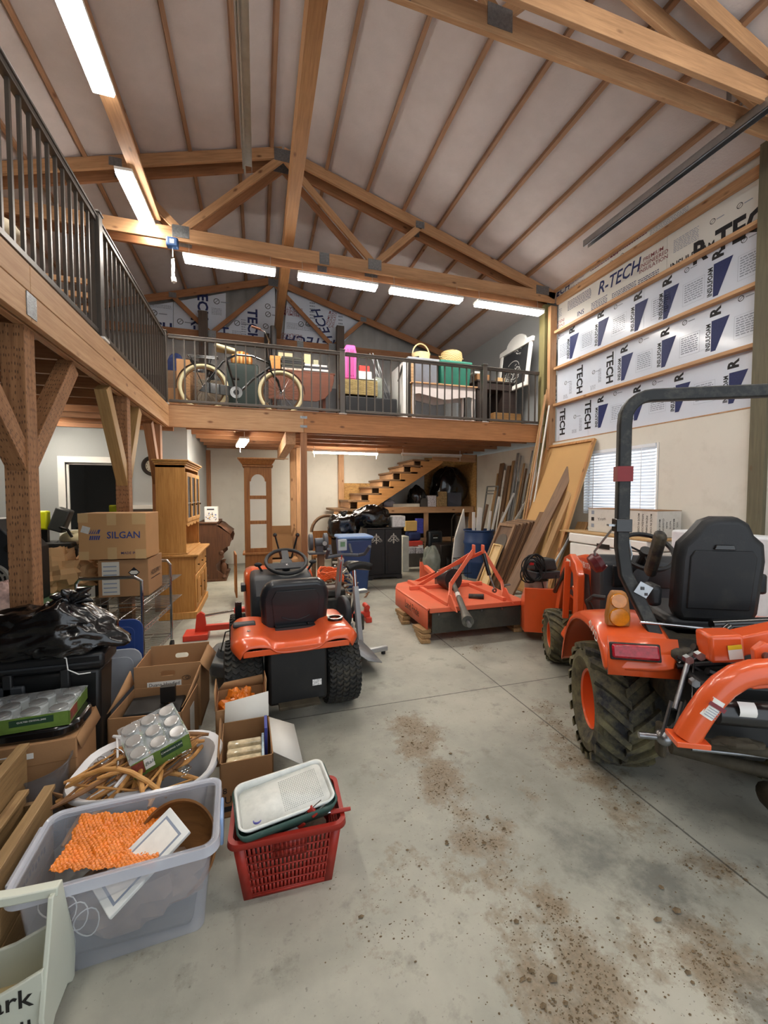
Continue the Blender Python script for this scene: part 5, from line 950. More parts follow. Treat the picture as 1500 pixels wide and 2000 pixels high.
bag('lumpy black rubbish bag lying on the black cabinet', (P(735, 1030, Y=7.1).x - .06, 7.22, zc), (.36, .24, .22), 52, tie=False)
shbox('frosted tub with lid on the right end of the black cabinet', 766, 1008, 792, 1030, mat('frosted', '#d4d6d6', .35, var=.2, sc=25), Y=7.05, dp=.25, base=zc, name='frosted_tub', cat='tub', bev=.015)
# blue bin
bb = thing('rubbish_bin', 'dark blue plastic bin with a pale blue rim behind the exercise bike', 'bin', (P(692, 1150, Y=6.35).x, 6.4, 0)); zb1 = P(692, 1052, Y=6.3).z
MB().bx(-.19, .19, -.17, .17, 0, zb1, tp=.06).build('body', BLU, bb, bev=.03); MB().bx(-.27, .27, -.25, .25, zb1, zb1 + .05).build('lid', mat('pale_blue_plastic', '#6d8cbc', .5), bb, bev=.02); MB().bx(-.24, .24, -.22, .22, zb1 - .1, zb1 - .06).build('rim_band', BLU, bb, bev=.01)
# things right of the cabinet
def fbox(lab, a, b, c, d, Y, dp, m, name='box', cat='box', bev=.01, z0=None): return boxt(name, lab, cat, a, b, c, d, Y, dp, m, bev=bev, z0=z0)
fbox('white foam slab standing right of the black cabinet', 787, 1048, 799, 1100, 7.6, .3, mat('foam_slab', '#bdbdb2', .7), name='foam_slab', cat='slab', z0=0)
fbox('navy duffel bag on the goods below the shelf', 799, 1040, 823, 1056, 8.3, .3, NVY, name='duffel_bag', cat='bag', bev=.05); fbox('red case below the navy duffel bag', 798, 1058, 826, 1067, 8.2, .3, mat('red_case', '#b53a2c', .5), name='red_case', cat='case')
fbox('yellowish paper parcel leaning below the shelf', 792, 1018, 815, 1037, 8.35, .1, mat('manila', '#c9a560', .8), name='parcel', cat='parcel'); fbox('violet-blue bag with white label beside the middle shelf upright', 814, 1013, 827, 1042, 8.35, .12, mat('violet_bag', '#3a3f95', .6, var=.3, sc=20), name='gift_bag', cat='bag')
for k, (a, b) in enumerate(((797, 811), (812, 827))): fbox(('left', 'right')[k] + ' small white printed carton above the gas bottle', a, 1069, b, 1081, 8.1, .15, mat('printed_white'), name='small_carton')
one('goods_crate', MB().bx(P(797, 1080, Y=8.1).x, P(828, 1080, Y=8.1).x, 8.05, 8.48, 0, P(810, 1081, Y=8.1).z - .002), mat('dull_crate', '#4d4a45', .7), 'dull crate carrying small cartons below the shelf', 'crate')
one('goods_crate', MB().bx(P(797, 1080, Y=8.1).x, P(826, 1080, Y=8.1).x, 8.18, 8.48, P(810, 1068, Y=8.1).z, P(810, 1068, Y=8.1).z + .004), mat('dull_crate'), 'thin tray below the red case', 'tray')
p = P(819, 1103, Z=0); t = thing('gas_bottle', 'white propane bottle in front of the shelf unit', 'gas bottle', (p.x, p.y, 0)); MB().lathe([(0, .02), (.12, .03), (.15, .08), (.15, .27), (.13, .33), (.06, .36), (0, .36)], 24).build('tank', mat('tank_white', '#c8c8c0', .4, dirt='#7d7a70', damt=.4), t); MB().lathe([(.1, 0), (.11, 0), (.11, .05), (.1, .05)], 20).build('foot_ring', mat('tank_white'), t); MB().lathe([(.09, .34), (.09, .44), (.08, .44), (.08, .34)], 16, a0=.5, a1=5.5).build('collar', mat('tank_white'), t); MB().cyl((0, 0, .36), (0, 0, .43), .025).build('valve', GALV, t)
p = P(851, 1100, Z=0); t = thing('air_conditioner', 'tall black portable air conditioner before the shelf unit', 'appliance', (p.x, p.y + .15, 0)); za_ = P(851, 1037, Y=p.y).z
MB().bx(-.19, .19, -.17, .2, .02, za_, tp=-.025).build('body', mat('ac_black', '#1f2326', .45), t, bev=.04); MB().bx(-.07, .03, -.176, -.165, za_ * .78, za_ * .8).build('badge', WHITE, t); MB().bx(-.08, .05, -.18, -.16, za_ * .82, za_ * .9).build('grip_recess', BLACKM, t, bev=.008)
for x in (-.14, .14): 
    for y in (-.12, .15): MB().cyl((x - .015, y, .02), (x + .015, y, .02), .02).build('castor', RUB, t)
t = thing('hand_truck', 'tall black hand truck standing beside the air conditioner', 'hand truck', (P(893, 1095, Y=7.6).x, 7.6, 0)); zt_ = P(890, 1003, Y=7.6).z; mb = MB()
for x in (-.13, .13): mb.tube([(x, 0, .05), (x, .0, zt_ - .12), (x * .8, -.05, zt_ - .02)], .014)
mb.tube([(-.104, -.05, zt_ - .02), (0, -.06, zt_), (.104, -.05, zt_ - .02)], .014).build('frame', BK, t)
for z in (.25, .45, .65): MB().tube([(-.13, 0, z), (.13, 0, z)], .01).build('crossbar', BK, t)
MB().bx(-.18, .18, -.2, .02, .04, .05).build('toe_plate', BK, t)
for x in (-.2, .2): MB().cyl((x - .03, .08, .12), (x + .03, .08, .12), .12, 24).build('wheel', RUB, t, bev=.01)
t = thing('wire_stand', 'low black wire stand in front of the blue barrel', 'stand', (P(907, 1095, Y=6.9).x, 6.75, 0)); mb = MB()
for z in (.1, .35): mb.tube([(-.25, -.12, z), (.25, -.12, z), (.25, .12, z), (-.25, .12, z)], .006, 6, closed=True)
for x in (-.25, -.08, .08, .25): mb.tube([(x, -.12, 0), (x, -.12, .35), (x, .12, .35), (x, .12, 0)], .005, 6)
mb.build('wires', BK, t); one('black_tub', MB().bx(3.55, 4.05, 7.65, 8.1, 0, .5), BLACKM, 'plain black tub behind the hand truck', 'tub', bev=.02)
bag('pale sack slumped behind the gas bottle', (P(797, 1100, Z=0).x, 7.25, 0), (.16, .15, .3), 61, m=mat('grey_film'), tie=False, knot=False, name='plastic_sack')
# ================================================================ machines
ORG = mat('tractor_orange', '#d85726', .32, 0, var=.05, sc=5, coat=.5, dirt='#a4623c', damt=.25, dsc=4); ORGD = mat('worn_orange', '#dc6b4c', .45, 0, var=.06, sc=4, dirt='#b8795a', damt=.4, dsc=3)
BPL = mat('black_plastic', '#1c1d1f', .48, var=.12, sc=9, bump=.1, bsc=150, dirt='#4d4a42', damt=.25, dsc=6); GPL = mat('grey_plastic', '#2e3135', .45, var=.08, sc=6); DST = mat('dusty_black', '#1c1c1c', .55, var=.3, sc=8, dirt='#6b6048', damt=.5, dsc=9)
TY = mat('tyre_rubber', '#26262a', .75, var=.2, sc=12, dirt='#77704f', damt=.85, dsc=6, bump=.15, bsc=60); TYC = mat('clean_tyre', '#2b2b2a', .75, var=.2, sc=30, dirt='#57503f', damt=.5, dsc=9)
AMB = mat('amber_lens', '#e08a12', .15, trans=.25, var=.2, sc=40, coat=1); REDL = mat('red_lens', '#9c0f22', .25, var=.35, sc=50, coat=.4); STL = mat('bare_steel', '#85878a', .3, .9, var=.2, sc=25); LBL = mat('label_white', '#e4e2dc', .5, var=0); MUD = mat('muddy_steel', '#3f382b', .8, .2, var=.4, sc=12, bump=.3, bsc=30)
class Frame:
    def __init__(s, o, deg): s.M = T(*o) @ RZ(-deg); s.I = s.M.inverted()
    def at(s, px, py, x=None, y=None, z=None):
        a = P(px, py, Z=0); o = s.I @ V((0, 0, EYE)); d = (s.I @ a) - o
        t = (x - o.x) / d.x if x is not None else (y - o.y) / d.y if y is not None else (z - o.z) / d.z
        return o + d * t
def P_dir(px, py):
    a = (px - 750) / FP; b = (1000 - py) / FP
    return V([_f[i] + a * _r[i] + b * _u[i] for i in range(3)])
def _at(s, px, py, x=None, y=None, z=None):
    o = s.I @ V((0, 0, EYE)); d = s.I.to_3x3() @ P_dir(px, py)
    t = (x - o.x) / d.x if x is not None else (y - o.y) / d.y if y is not None else (z - o.z) / d.z
    return o + d * t
Frame.at = _at
def wheel(par, nm, c, R, W, rr, m, rimm, style, n, mir=1, out=-1):
    """tyre with moulded tread around the local x axis, its rim as a sub-part; out is the side of the dish"""
    M = T(*c) @ RY(90); h = W / 2; lh = R * (.075 if style == 'lug' else .05); Rc = R - lh
    prof = [(rr, -h * .72), (rr + .02, -h * .85), ((Rc + rr) / 2, -h), (Rc - .03, -h * .95), (Rc - .008, -h * .8), (Rc, -h * .3), (Rc, h * .3), (Rc - .008, h * .8), (Rc - .03, h * .95), ((Rc + rr) / 2, h), (rr + .02, h * .85), (rr, h * .72)]
    mb = MB().lathe(prof, 48, M)
    def blk(path, wd, r0):
        vs = []; fs = []
        for (x, a) in path:
            dr = .012 * (abs(x) / h) ** 3
            for (r, da) in ((r0 - .02, -wd), (R - dr, -wd * .7), (R - dr, wd * .7), (r0 - .02, wd)): vs.append((r * cos(a + da), r * sin(a + da), x))
        k = len(path)
        for i in range(k - 1):
            for j in range(3): fs.append((4 * i + j, 4 * i + j + 1, 4 * i + j + 5, 4 * i + j + 4))
        fs += [(3, 2, 1, 0), (4 * k - 4, 4 * k - 3, 4 * k - 2, 4 * k - 1)]; mb.add(vs, fs, M)
    if style == 'lug':
        for k in range(n):
            for s in (-1, 1):
                a = 2 * pi * (k + (.5 if s > 0 else 0)) / n; sl = 2 * pi / n * mir
                blk([(s * h * q, a + sl * (1.15 * (1 - q) - .1)) for q in (-.06, .25, .5, .52, .75, 1.02)], .27 * 2 * pi / n, Rc)
    else:
        for k in range(n):
            for j in range(5):
                x0 = -h * .92 + j * h * .37; a = 2 * pi * (k + .5 * (j % 2)) / n; w_ = h * .33
                blk([(x0, a - .02), (x0 + w_ * .5, a + .035), (x0 + w_, a - .02)], .3 * 2 * pi / n, Rc)
    t = mb.build(nm + '_tyre', m, par, ang=30)
    s = out; d = MB().lathe([(rr * 1.02, s * h * .72), (rr * .98, s * h * .76), (rr * .92, s * h * .70), (rr * .90, s * h * .2), (rr * .5, s * h * .1), (rr * .45, s * h * .25), (.03, s * h * .25), (0, s * h * .25)], 40, M)
    d.lathe([(rr * 1.02, -s * h * .72), (rr * .9, -s * h * .5), (rr * .9, s * h * .2)], 40, M)
    for k in range(5): a = 2 * pi * k / 5; d.cyl(M @ V((rr * .33 * cos(a), rr * .33 * sin(a), s * h * .25)), M @ V((rr * .33 * cos(a), rr * .33 * sin(a), s * h * .4)), .014, 6)
    d.build('rim', rimm, t); return t
# ---------------------------------------------------------------- compact tractor
K = Frame((2.32, 1.66, 0), 28)
kt = thing('compact_tractor', 'orange compact tractor with roll bar, seat, loader and rear backhoe frame at the right edge', 'tractor', M=K.M)
A = K.at
wheel(kt, 'rear', (-.425, 0, .33), .33, .29, .165, TY, ORG, 'lug', 19, 1, -1); wheel(kt, 'rear', (.425, 0, .33), .33, .29, .165, TY, ORG, 'lug', 19, 1, 1)
wheel(kt, 'front', (-.40, 1.4, .24), .24, .21, .12, TY, ORG, 'lug', 17, 1, -1); wheel(kt, 'front', (.40, 1.4, .24), .24, .21, .12, TY, ORG, 'lug', 17, 1, 1)
# rear mudguards: a curved top running over the tyre, turned down at the back
def guard(s):
    path = [(.52, .36), (.47, .52), (.38, .68), (.22, .79), (.05, .84), (-.12, .85), (-.28, .83), (-.38, .77), (-.43, .68)]
    sec = [(-.58, -.05), (-.575, -.015), (-.55, .0), (-.40, .015), (-.26, .02)]
    vs = []
    for i, (y, z) in enumerate(path):
        j0 = path[max(0, i - 1)]; j1 = path[min(len(path) - 1, i + 1)]; ty, tz_ = j1[0] - j0[0], j1[1] - j0[1]; l = hypot(ty, tz_); ny, nz = tz_ / l, -ty / l
        if nz < 0: ny, nz = -ny, -nz
        for (x, o) in sec: vs.append((s * x, y + ny * o, z + nz * o))
    m_ = len(sec); fs = [(i * m_ + j, i * m_ + j + 1, (i + 1) * m_ + j + 1, (i + 1) * m_ + j) for i in range(len(path) - 1) for j in range(m_ - 1)]
    return MB().add(vs, fs)
for s in (1, -1):
    g_ = guard(s).build('mudguard', ORG, kt, solid=.012, sub=1)
    MB().add([(s * -.575, -.435, .66), (s * -.25, -.435, .66), (s * -.25, -.37, .83), (s * -.56, -.37, .83)], [(0, 1, 2, 3)]).build('rear_skirt', ORG, g_, solid=.012)
    rl = MB().bx(-.1, .1, -.02, .0, -.033, .033, M=T(s * -.455, -.425, .775) @ RX(-18) @ RZ(-8 * s)).build('tail_light', REDL, kt, bev=.01)
    MB().bx(-.108, .108, -.004, .008, -.041, .041, M=T(s * -.455, -.425, .775) @ RX(-18) @ RZ(-8 * s)).build('surround', DST, rl, bev=.008)
    ab = MB(); ab.lathe([(0, -.03), (.045, -.03), (.05, -.02), (.05, .02), (.045, .03), (0, .03)], 24, T(s * -.47, -.24, .895) @ RX(90)); ab.lathe([(0, -.03), (.036, -.03), (.04, -.02), (.04, .02), (.036, .03), (0, .03)], 24, T(s * -.475, -.24, .98) @ RX(90))
    am = ab.build('turn_signal', AMB, kt); MB().prism([(-.055, -.05), (.055, -.05), (.058, 0), (.045, .1), (.03, .132), (-.03, .132), (-.045, .1), (-.058, 0)], .045, M=T(s * -.472, -.215, .895) @ RX(90)).build('lamp_housing', mat('amber_housing', '#a0682c', .4), am, bev=.008)
MB().text('4WD', .07, FR(A(1163, 1232, x=-.585), (0, -1, -.35), (0, -.35, 1)) @ T(0, 0, .012), .006).build('decal', LBL, kt, flat=True)
# chassis, axle, floor
MB().bx(-.28, .28, -.12, .14, .26, .46).bx(-.13, .13, -.4, 1.7, .28, .5).build('chassis', DST, kt, bev=.02); MB().bx(-.25, .25, 1.33, 1.47, .2, .3).build('front_axle', DST, kt, bev=.01)
MB().bx(-.30, .30, -.42, .3, .5, .8).build('rear_housing', DST, kt, bev=.04)
MB().prism([(-.47, .50), (-.22, .44), (-.22, 1.18), (-.40, 1.18), (-.47, 1.0)], .025, z0=.37).build('floor_step', ORG, kt, bev=.006); MB().prism([(.47, .50), (.22, .44), (.22, 1.18), (.40, 1.18), (.47, 1.0)], .025, z0=.37).build('floor_step', ORG, kt, bev=.006)
MB().prism([(-.44, .54), (-.25, .50), (-.25, 1.12), (-.38, 1.12), (-.44, .98)], .012, z0=.396).build('rubber_mat', DST, kt)
# seat on its black base
ts = T(.03, -.10, .86) @ RX(7)
def kx(z): return (z[0] / 1, z[1])
ol = [(-.17, .0), (.17, .0), (.195, .06), (.20, .34), (.185, .43), (.14, .47), (.11, .53), (.06, .56), (-.05, .56), (-.1, .54), (-.14, .48), (-.19, .42), (-.20, .34), (-.195, .06)]
sb_ = MB().prism(ol, .10, M=ts @ T(0, .05, 0) @ RX(90)).build('seat_back', BPL, kt, bev=.03)
MB().prism([(-.145, .08), (.145, .08), (.15, .36), (.13, .395), (-.13, .395), (-.15, .36)], .012, M=ts @ T(0, -.045, 0) @ RX(90)).build('back_cover', mat('seat_cover', '#18191b', .55, var=.1, dirt='#4a463c', damt=.3), sb_, bev=.006)
MB().prism([(-.05, .4), (.05, .4), (.04, .425), (-.04, .425)], .014, M=ts @ T(0, -.046, 0) @ RX(90)).build('grab_slot', BK, sb_, bev=.004)
MB().bx(-.19, .25, -.14, .32, .80, .88).build('seat_cushion', BPL, kt, bev=.03); MB().bx(-.17, .23, -.18, .30, .74, .80).build('seat_base', DST, kt, bev=.01)
ar0 = A(1292, 1040, x=-.21); ar1 = A(1268, 1122, x=-.21)
MB().bar(ar0, ar1, .075, .055, up=(1, 0, 0)).build('armrest', DST, kt, bev=.022); MB().box((-.24, -.06, .98), (.07, .12, .12)).build('armrest_hinge', BPL, kt, bev=.025); MB().box((.27, -.07, 1.06), (.05, .05, .11)).build('armrest_stub', BPL, kt, bev=.015)
# roll bar
yR = -.15; zT_ = 2.05
pts = [(-.30, -.30, .78), (-.335, -.24, .90), (-.41, -.16, 1.10), (-.43, -.15, 1.25), (-.43, -.15, 1.90)] + [(-.43 + .13 - .13 * cos(a), -.15, 1.92 + .13 * sin(a)) for a in [pi / 2 * k / 6 for k in range(1, 7)]]
pts = pts + [(-x, y, z) for x, y, z in reversed(pts)]
rb = MB(); sec = [(-.032, -.025), (.032, -.025), (.032, .025), (-.032, .025)]; vs = []
for i, p_ in enumerate(pts):
    a_ = V(pts[max(0, i - 1)]); b_ = V(pts[min(len(pts) - 1, i + 1)]); tg = (b_ - a_).normalized(); bn = V((0, 1, 0)); bn = (bn - tg * bn.dot(tg)).normalized(); nn = tg.cross(bn); vs += [tuple(V(p_) + nn * u + bn * v) for u, v in sec]
rb.add(vs, [(4 * i + j, 4 * i + (j + 1) % 4, 4 * i + 4 + (j + 1) % 4, 4 * i + 4 + j) for i in range(len(pts) - 1) for j in range(4)] + [(3, 2, 1, 0), tuple(len(vs) - 4 + k for k in range(4))])
ro = rb.build('roll_bar', mat('rollbar_black', '#1d1e1e', .5, .1, var=.2, sc=18, dirt='#5d5a50', damt=.4, dsc=14), kt, bev=.008)
MB().bx(-.468, -.392, -.182, -.118, 1.60, 1.68).build('red_reflector', mat('reflector_red', '#7d1f22', .5), ro); 
for s in (-1, 1): MB().bx(s * .43 - .04, s * .43 + .04, -.185, -.115, 1.33, 1.40).build('hinge_sleeve', BK, ro, bev=.004)
MB().prism([(-.03, .01), (.034, .01), (.034, .075), (-.03, .075)], .006, M=T(-.37, -.225, 1.0) @ RZ(-10) @ RY(28) @ RX(90)).bx(-.5, -.44, -.17, -.13, 1.36, 1.37).build('mount_plate', GALV, kt); MB().box((-.355, -.235, 1.045), (.016, .01, .016)).box((-.338, -.235, 1.015), (.014, .01, .014)).build('plate_holes', BK, kt)
MB().tube([(-.44, -.12, 1.38), (-.49, -.1, 1.30), (-.52, .0, 1.2), (-.5, .02, 1.1), (-.45, 0, 1.12)], .006).tube([(-.40, -.12, 1.35), (-.36, -.1, 1.2), (-.38, -.1, 1.12)], .006).build('safety_cable', GALV, kt)
wl = MB().lathe([(0, -.03), (.05, -.03), (.06, 0), (.05, .03), (0, .03)], 18, T(-.50, .03, 1.13) @ RY(60)).build('work_lamp', mat('lamp_maroon', '#5a1e22', .3), kt)
# steering, dash, hood
sc0 = A(1258, 1068, y=.55); Ms = T(-.0, .62, 1.13) @ RX(40)
MB().tube([Ms @ V((.17 * cos(a), .17 * sin(a), 0)) for a in [2 * pi * k / 32 for k in range(32)]], .016, 8, closed=True).build('steering_wheel', BPL, kt)
mb = MB()
for a in (.5, 2.6, 4.7): mb.bar(Ms @ V((.03 * cos(a), .03 * sin(a), -.02)), Ms @ V((.165 * cos(a), .165 * sin(a), 0)), .03, .012)
mb.cyl(Ms @ V((0, 0, -.03)), Ms @ V((0, 0, .01)), .04, 16).cyl(Ms @ V((0, 0, -.03)), Ms @ V((0, .02, -.3)), .03, 10).build('steering_column', BPL, kt)
MB().prism([(.66, .5), (.70, 1.03), (.80, 1.08), (.95, 1.04), (.95, .5)], .54, M=MX(((0, 0, 1, -.27), (1, 0, 0, 0), (0, 1, 0, 0), (0, 0, 0, 1)))).build('dash', GPL, kt, bev=.02)
MB().bx(-.2, .2, .655, .675, .86, 1.02).build('instrument_panel', mat('gauge_black', '#121314', .3, var=.3, sc=60), kt, bev=.01); MB().lathe([(0, 0), (.05, 0), (.055, .01), (0, .01)], 20, T(-.02, .655, .95) @ RX(90)).build('gauge', mat('gauge_grey', '#44484c', .3), kt)
hp = [(.95, .52), (.93, 1.0), (1.0, 1.03), (1.35, 1.0), (1.7, .93), (1.82, .84), (1.85, .6), (1.80, .50)]
MB().prism(hp, .46, M=MX(((0, 0, 1, -.23), (1, 0, 0, 0), (0, 1, 0, 0), (0, 0, 0, 1)))).build('hood', ORG, kt, bev=.03)
MB().prism([(1.0, .56), (1.12, .86), (1.7, .80), (1.72, .56)], .006, M=MX(((0, 0, 1, -.238), (1, 0, 0, 0), (0, 1, 0, 0), (0, 0, 0, 1)))).build('side_grille', GPL, kt, bev=.003)
MB().text('KUBOTA', .075, FR((-.236, 1.22, .92), (0, -1, .04), (0, .04, 1)), .004).build('brand_lettering', LBL, kt, flat=True)
MB().tube([(-.33, .50, .62), (-.42, .46, .80), (-.42, .33, .86), (-.36, .30, .86)], .016).build('grab_handle', BPL, kt)
# loader
for s in (-1, 1):
    x_ = s * .36
    pl = [(.86, .46), (.86, .90), (.93, .98), (1.12, 1.03), (1.30, .98), (1.42, .86), (1.66, .36), (1.80, .36), (1.84, .30), (1.58, .26), (1.34, .76), (1.22, .88), (1.10, .92), (1.0, .88), (.98, .80), (.98, .46)]
    MB().prism(pl, .055, M=MX(((0, 0, 1, x_ - .0275), (1, 0, 0, 0), (0, 1, 0, 0), (0, 0, 0, 1)))).build('loader_arm', ORG, kt, bev=.008)
    MB().cyl((x_ - s * .06, .95, .56), (x_ - s * .06, 1.25, .72), .03).build('lift_cylinder', ORG, kt); MB().cyl((x_ - s * .06, 1.25, .72), (x_ - s * .06, 1.48, .66), .014).build('cylinder_rod', CHR, kt)
    MB().cyl((x_ + s * .03, 1.18, .90), (x_ + s * .035, 1.60, .60), .022).build('tilt_cylinder', BK, kt); MB().bar((x_ + s * .04, 1.1, .97), (x_ + s * .05, 1.12, .48), .05, .02).build('boom_post', ORG, kt, bev=.004)
    MB().bx(x_ + s * .029, x_ + s * .031, 1.08, 1.2, .93, .98).build('caution_label', LBL, kt)
bk_ = MB().prism([(1.86, .10), (2.28, .06), (2.28, .09), (1.95, .14), (1.90, .22), (1.90, .56), (1.86, .56)], 1.26, M=MX(((0, 0, 1, -.63), (1, 0, 0, 0), (0, 1, 0, 0), (0, 0, 0, 1)))).build('bucket', ORG, kt, bev=.004)
for s in (-1, 1): MB().prism([(1.86, .10), (2.28, .06), (2.10, .42), (1.90, .56), (1.86, .56)], .012, M=MX(((0, 0, 1, s * .63 - .006), (1, 0, 0, 0), (0, 1, 0, 0), (0, 0, 0, 1)))).build('bucket_side', ORG, bk_)
# backhoe at the rear
def rod(a, b, r, nm, m, **k): return MB().cyl(a, b, r, 14).build(nm, m, kt, **k)
yb_ = -.75
pp = [A(px, py, y=yb_) for px, py in [(1340, 1440), (1352, 1418), (1368, 1393), (1388, 1365), (1412, 1340), (1440, 1322), (1472, 1313), (1510, 1311), (1560, 1313), (1620, 1316)]]
po = MB().tube(pp, .048, 18).build('curved_boom', ORG, kt); e_ = pp[0]
MB().bx(e_.x - .055, e_.x + .065, yb_ - .05, yb_ + .05, e_.z - .018, e_.z + .004).build('foot_plate', ORG, po, bev=.003)
lb = pp[2] * .35 + pp[3] * .65; dr_ = (pp[4] - pp[1]).normalized(); Ml = FR(lb + V((0, -.0485, 0)), dr_, V((-dr_.z, 0, dr_.x))) ; dl = MB().grid(2, 6, lambda u, v: (-.042 + .084 * u, .042 * sin((v - .5) * 1.9), +.0015 + .049 * (cos((v - .5) * 1.9) - 1) * 1.0), M=Ml).build('danger_label', LBL, po)
MB().bx(-.040, -.024, -.032, .032, .0, .001, M=Ml @ T(.0485, 0, .0025)).build('label_header', REDI, dl); mb = MB()
for k in range(6): mb.bx(-.032 + k * .010, -.0295 + k * .010, -.022, .022, 0, .0012, M=Ml @ T(0, 0, .0015))
mb.build('label_lines', GRYI, dl)
u0 = A(1402, 1262, y=-.55); u1 = A(1600, 1222, y=-.55)
MB().bar(u0, u1, .1, .085).build('upper_boom', ORG, kt, bev=.01); MB().bar(u0 - V((.06, 0, -.0)), u0 + V((.07, 0, .012)), .12, .12).build('boom_knuckle', ORG, kt, bev=.015)
MB().bx(-.026, .026, -.002, 0, -.03, .03, M=T(u0.x + .03, u0.y - .064, u0.z) @ RY(-10)).build('warning_label', LBL, kt); MB().bx(-.026, .026, -.003, 0, .012, .03, M=T(u0.x + .03, u0.y - .064, u0.z) @ RY(-10)).build('warning_header', mat('warn_yellow', '#e0c02a', .5), kt)
br_ = A(1485, 1290, y=-.66); MB().prism([(-.035, -.11), (.02, -.1), (.035, .0), (.03, .07), (-.005, .085), (-.04, .05), (-.03, -.03), (-.06, -.1)], .03, M=T(br_.x, br_.y, br_.z) @ RX(90)).build('boom_bracket', ORG, kt, bev=.005); MB().cyl((br_.x, br_.y - .045, br_.z + .03), (br_.x, br_.y, br_.z + .03), .016).build('pivot_pin', STL, kt)
b0 = A(1395, 1388, y=-.68); b1 = A(1640, 1408, y=-.68); rod(b0, b1, .052, 'black_boom', mat('boom_black', '#121315', .3, var=.1, coat=.4)); Mb = FR(A(1462, 1395, y=-.735), b1 - b0, (0, 0, 1))
MB().grid(2, 6, lambda u, v: (-.03 + .06 * u, .04 * sin((v - .5) * 2), -.05 * (1 - cos((v - .5) * 2)) * 1), M=Mb @ T(0, .005, .003)).build('round_label', LBL, kt)
rod(A(1345, 1288, y=-.45), A(1318, 1385, y=-.55), .012, 'lift_rod', STL); lk = MB()
for d in (-.022, .022): a_ = A(1322, 1370, y=-.55); b_ = A(1303, 1440, y=-.6); lk.bar((a_.x + d, a_.y, a_.z), (b_.x + d, b_.y, b_.z), .008, .02)
lk.build('turnbuckle', STL, kt); rod(A(1345, 1292, y=-.45) + V((.02, 0, 0)), A(1352, 1390, y=-.6), .005, 'thin_rod', BK)
h_ = A(1296, 1440, y=-.58); MB().ball(h_, (.034, .04, .034), 14).build('ball_joint', STL, kt); MB().cyl(h_ + V((-.1, 0, 0)), h_ + V((.02, 0, 0)), .014).build('hitch_pin', STL, kt); MB().bx(h_.x - .015, h_.x + .02, h_.y, h_.y + .06, h_.z - .10, h_.z + .05).build('lower_link', MUD, kt, bev=.015)
rod(A(1250, 1215, y=-.28), A(1500, 1240, y=-.28), .008, 'cross_rod', CHR); rod(A(1390, 1222, y=-.3), A(1560, 1215, y=-.3), .03, 'hydraulic_hose', BK); rod(A(1330, 1300, y=-.42), A(1430, 1225, y=-.42), .025, 'hydraulic_cylinder', BK)
MB().bx(-.26, .28, -.58, -.42, .42, .72).build('backhoe_frame', mat('frame_black', '#17181a', .45, var=.2, dirt='#3e3a30', damt=.3), kt, bev=.02); rod((-.3, -.62, .44), (.35, -.62, .44), .01, 'stabiliser_rod', STL)
rod((-.30, -.45, .34), (.36, -.5, .25), .028, 'drawbar', MUD); MB().bx(.0, .38, -.70, -.5, .18, .28).build('lower_housing', MUD, kt, bev=.04); MB().ball(A(1440, 1452, y=-.7), (.09, .03, .022), 14, jit=.4).build('muddy_tine', MUD, kt); rod(A(1370, 1450, y=-.66), A(1500, 1470, y=-.66), .02, 'muddy_shaft', MUD)
g_ = MB(); rr = random.Random(12)
for k in range(26): g_.cyl(V((rr.uniform(-.3, .3), -.44, rr.uniform(.4, .85))), V((rr.uniform(-.3, .3), -.5, rr.uniform(.4, .85))), rr.uniform(.006, .018), 8)
tag(g_.build('hoses_and_fittings', mat('hose_black', '#1b1b1d', .4, .2, var=.4), kt), kind='stuff')
for px, py in ((1340, 1285), (1362, 1278), (1425, 1382), (1352, 1330)): p_ = A(px, py, y=-.6); MB().cyl(p_, p_ + V((0, -.03, 0)), .018, 6).build('bolt', STL, kt)
# things lying on the bucket
bw = K.M @ V((-.50, 2.02, .14)); t = thing('paint_pail', 'grey metal pail standing in the tractor bucket', 'pail', bw); MB().lathe([(0, 0), (.10, 0), (.12, .48), (.125, .485), (.115, .485), (.1, .02), (0, .02)], 24).build('pail', mat('pail_grey', '#9a948c', .4, .5, dirt='#6d5d50', damt=.5), t); MB().tube(arc((0, 0, .24), .125, 190, 350, 12, 'xz'), .004).build('wire_handle', BK, t)
wd = thing('battery_charger', 'black charger box with coiled cable on top of the pail', 'charger', bw + V((.06, .0, .59))); MB().bx(-.14, .14, -.1, .1, 0, .12, tp=-.02).build('housing', BPL, wd, bev=.02); MB().box((.02, 0, -.05), (.3, .2, .08)).build('tray', GPL, wd, bev=.01)
mb = MB(); rr = random.Random(4)
for k in range(9): c0 = V((-.17 + rr.uniform(-.03, .03), -.1 + rr.uniform(-.03, .01), .02 + rr.uniform(-.02, .03))); R_ = .105 + rr.uniform(-.02, .03); tl = rr.uniform(-.4, .4); mb.tube([c0 + V((R_ * cos(a), .02 * sin(a * 2 + k), R_ * 1.1 * sin(a + tl))) for a in [2 * pi * q / 20 for q in range(20)]], .0065, 6, closed=True)
mb.tube([(-.2, -.12, .1), (-.12, -.13, .02), (-.05, -.12, -.2), (.06, -.13, -.24), (.1, -.12, -.05)], .006).build('coiled_cable', RUB, wd); MB().box((-.21, -.12, .09), (.05, .02, .03)).build('red_clamp', mat('clamp_red', '#b3262b', .4), wd, bev=.005)
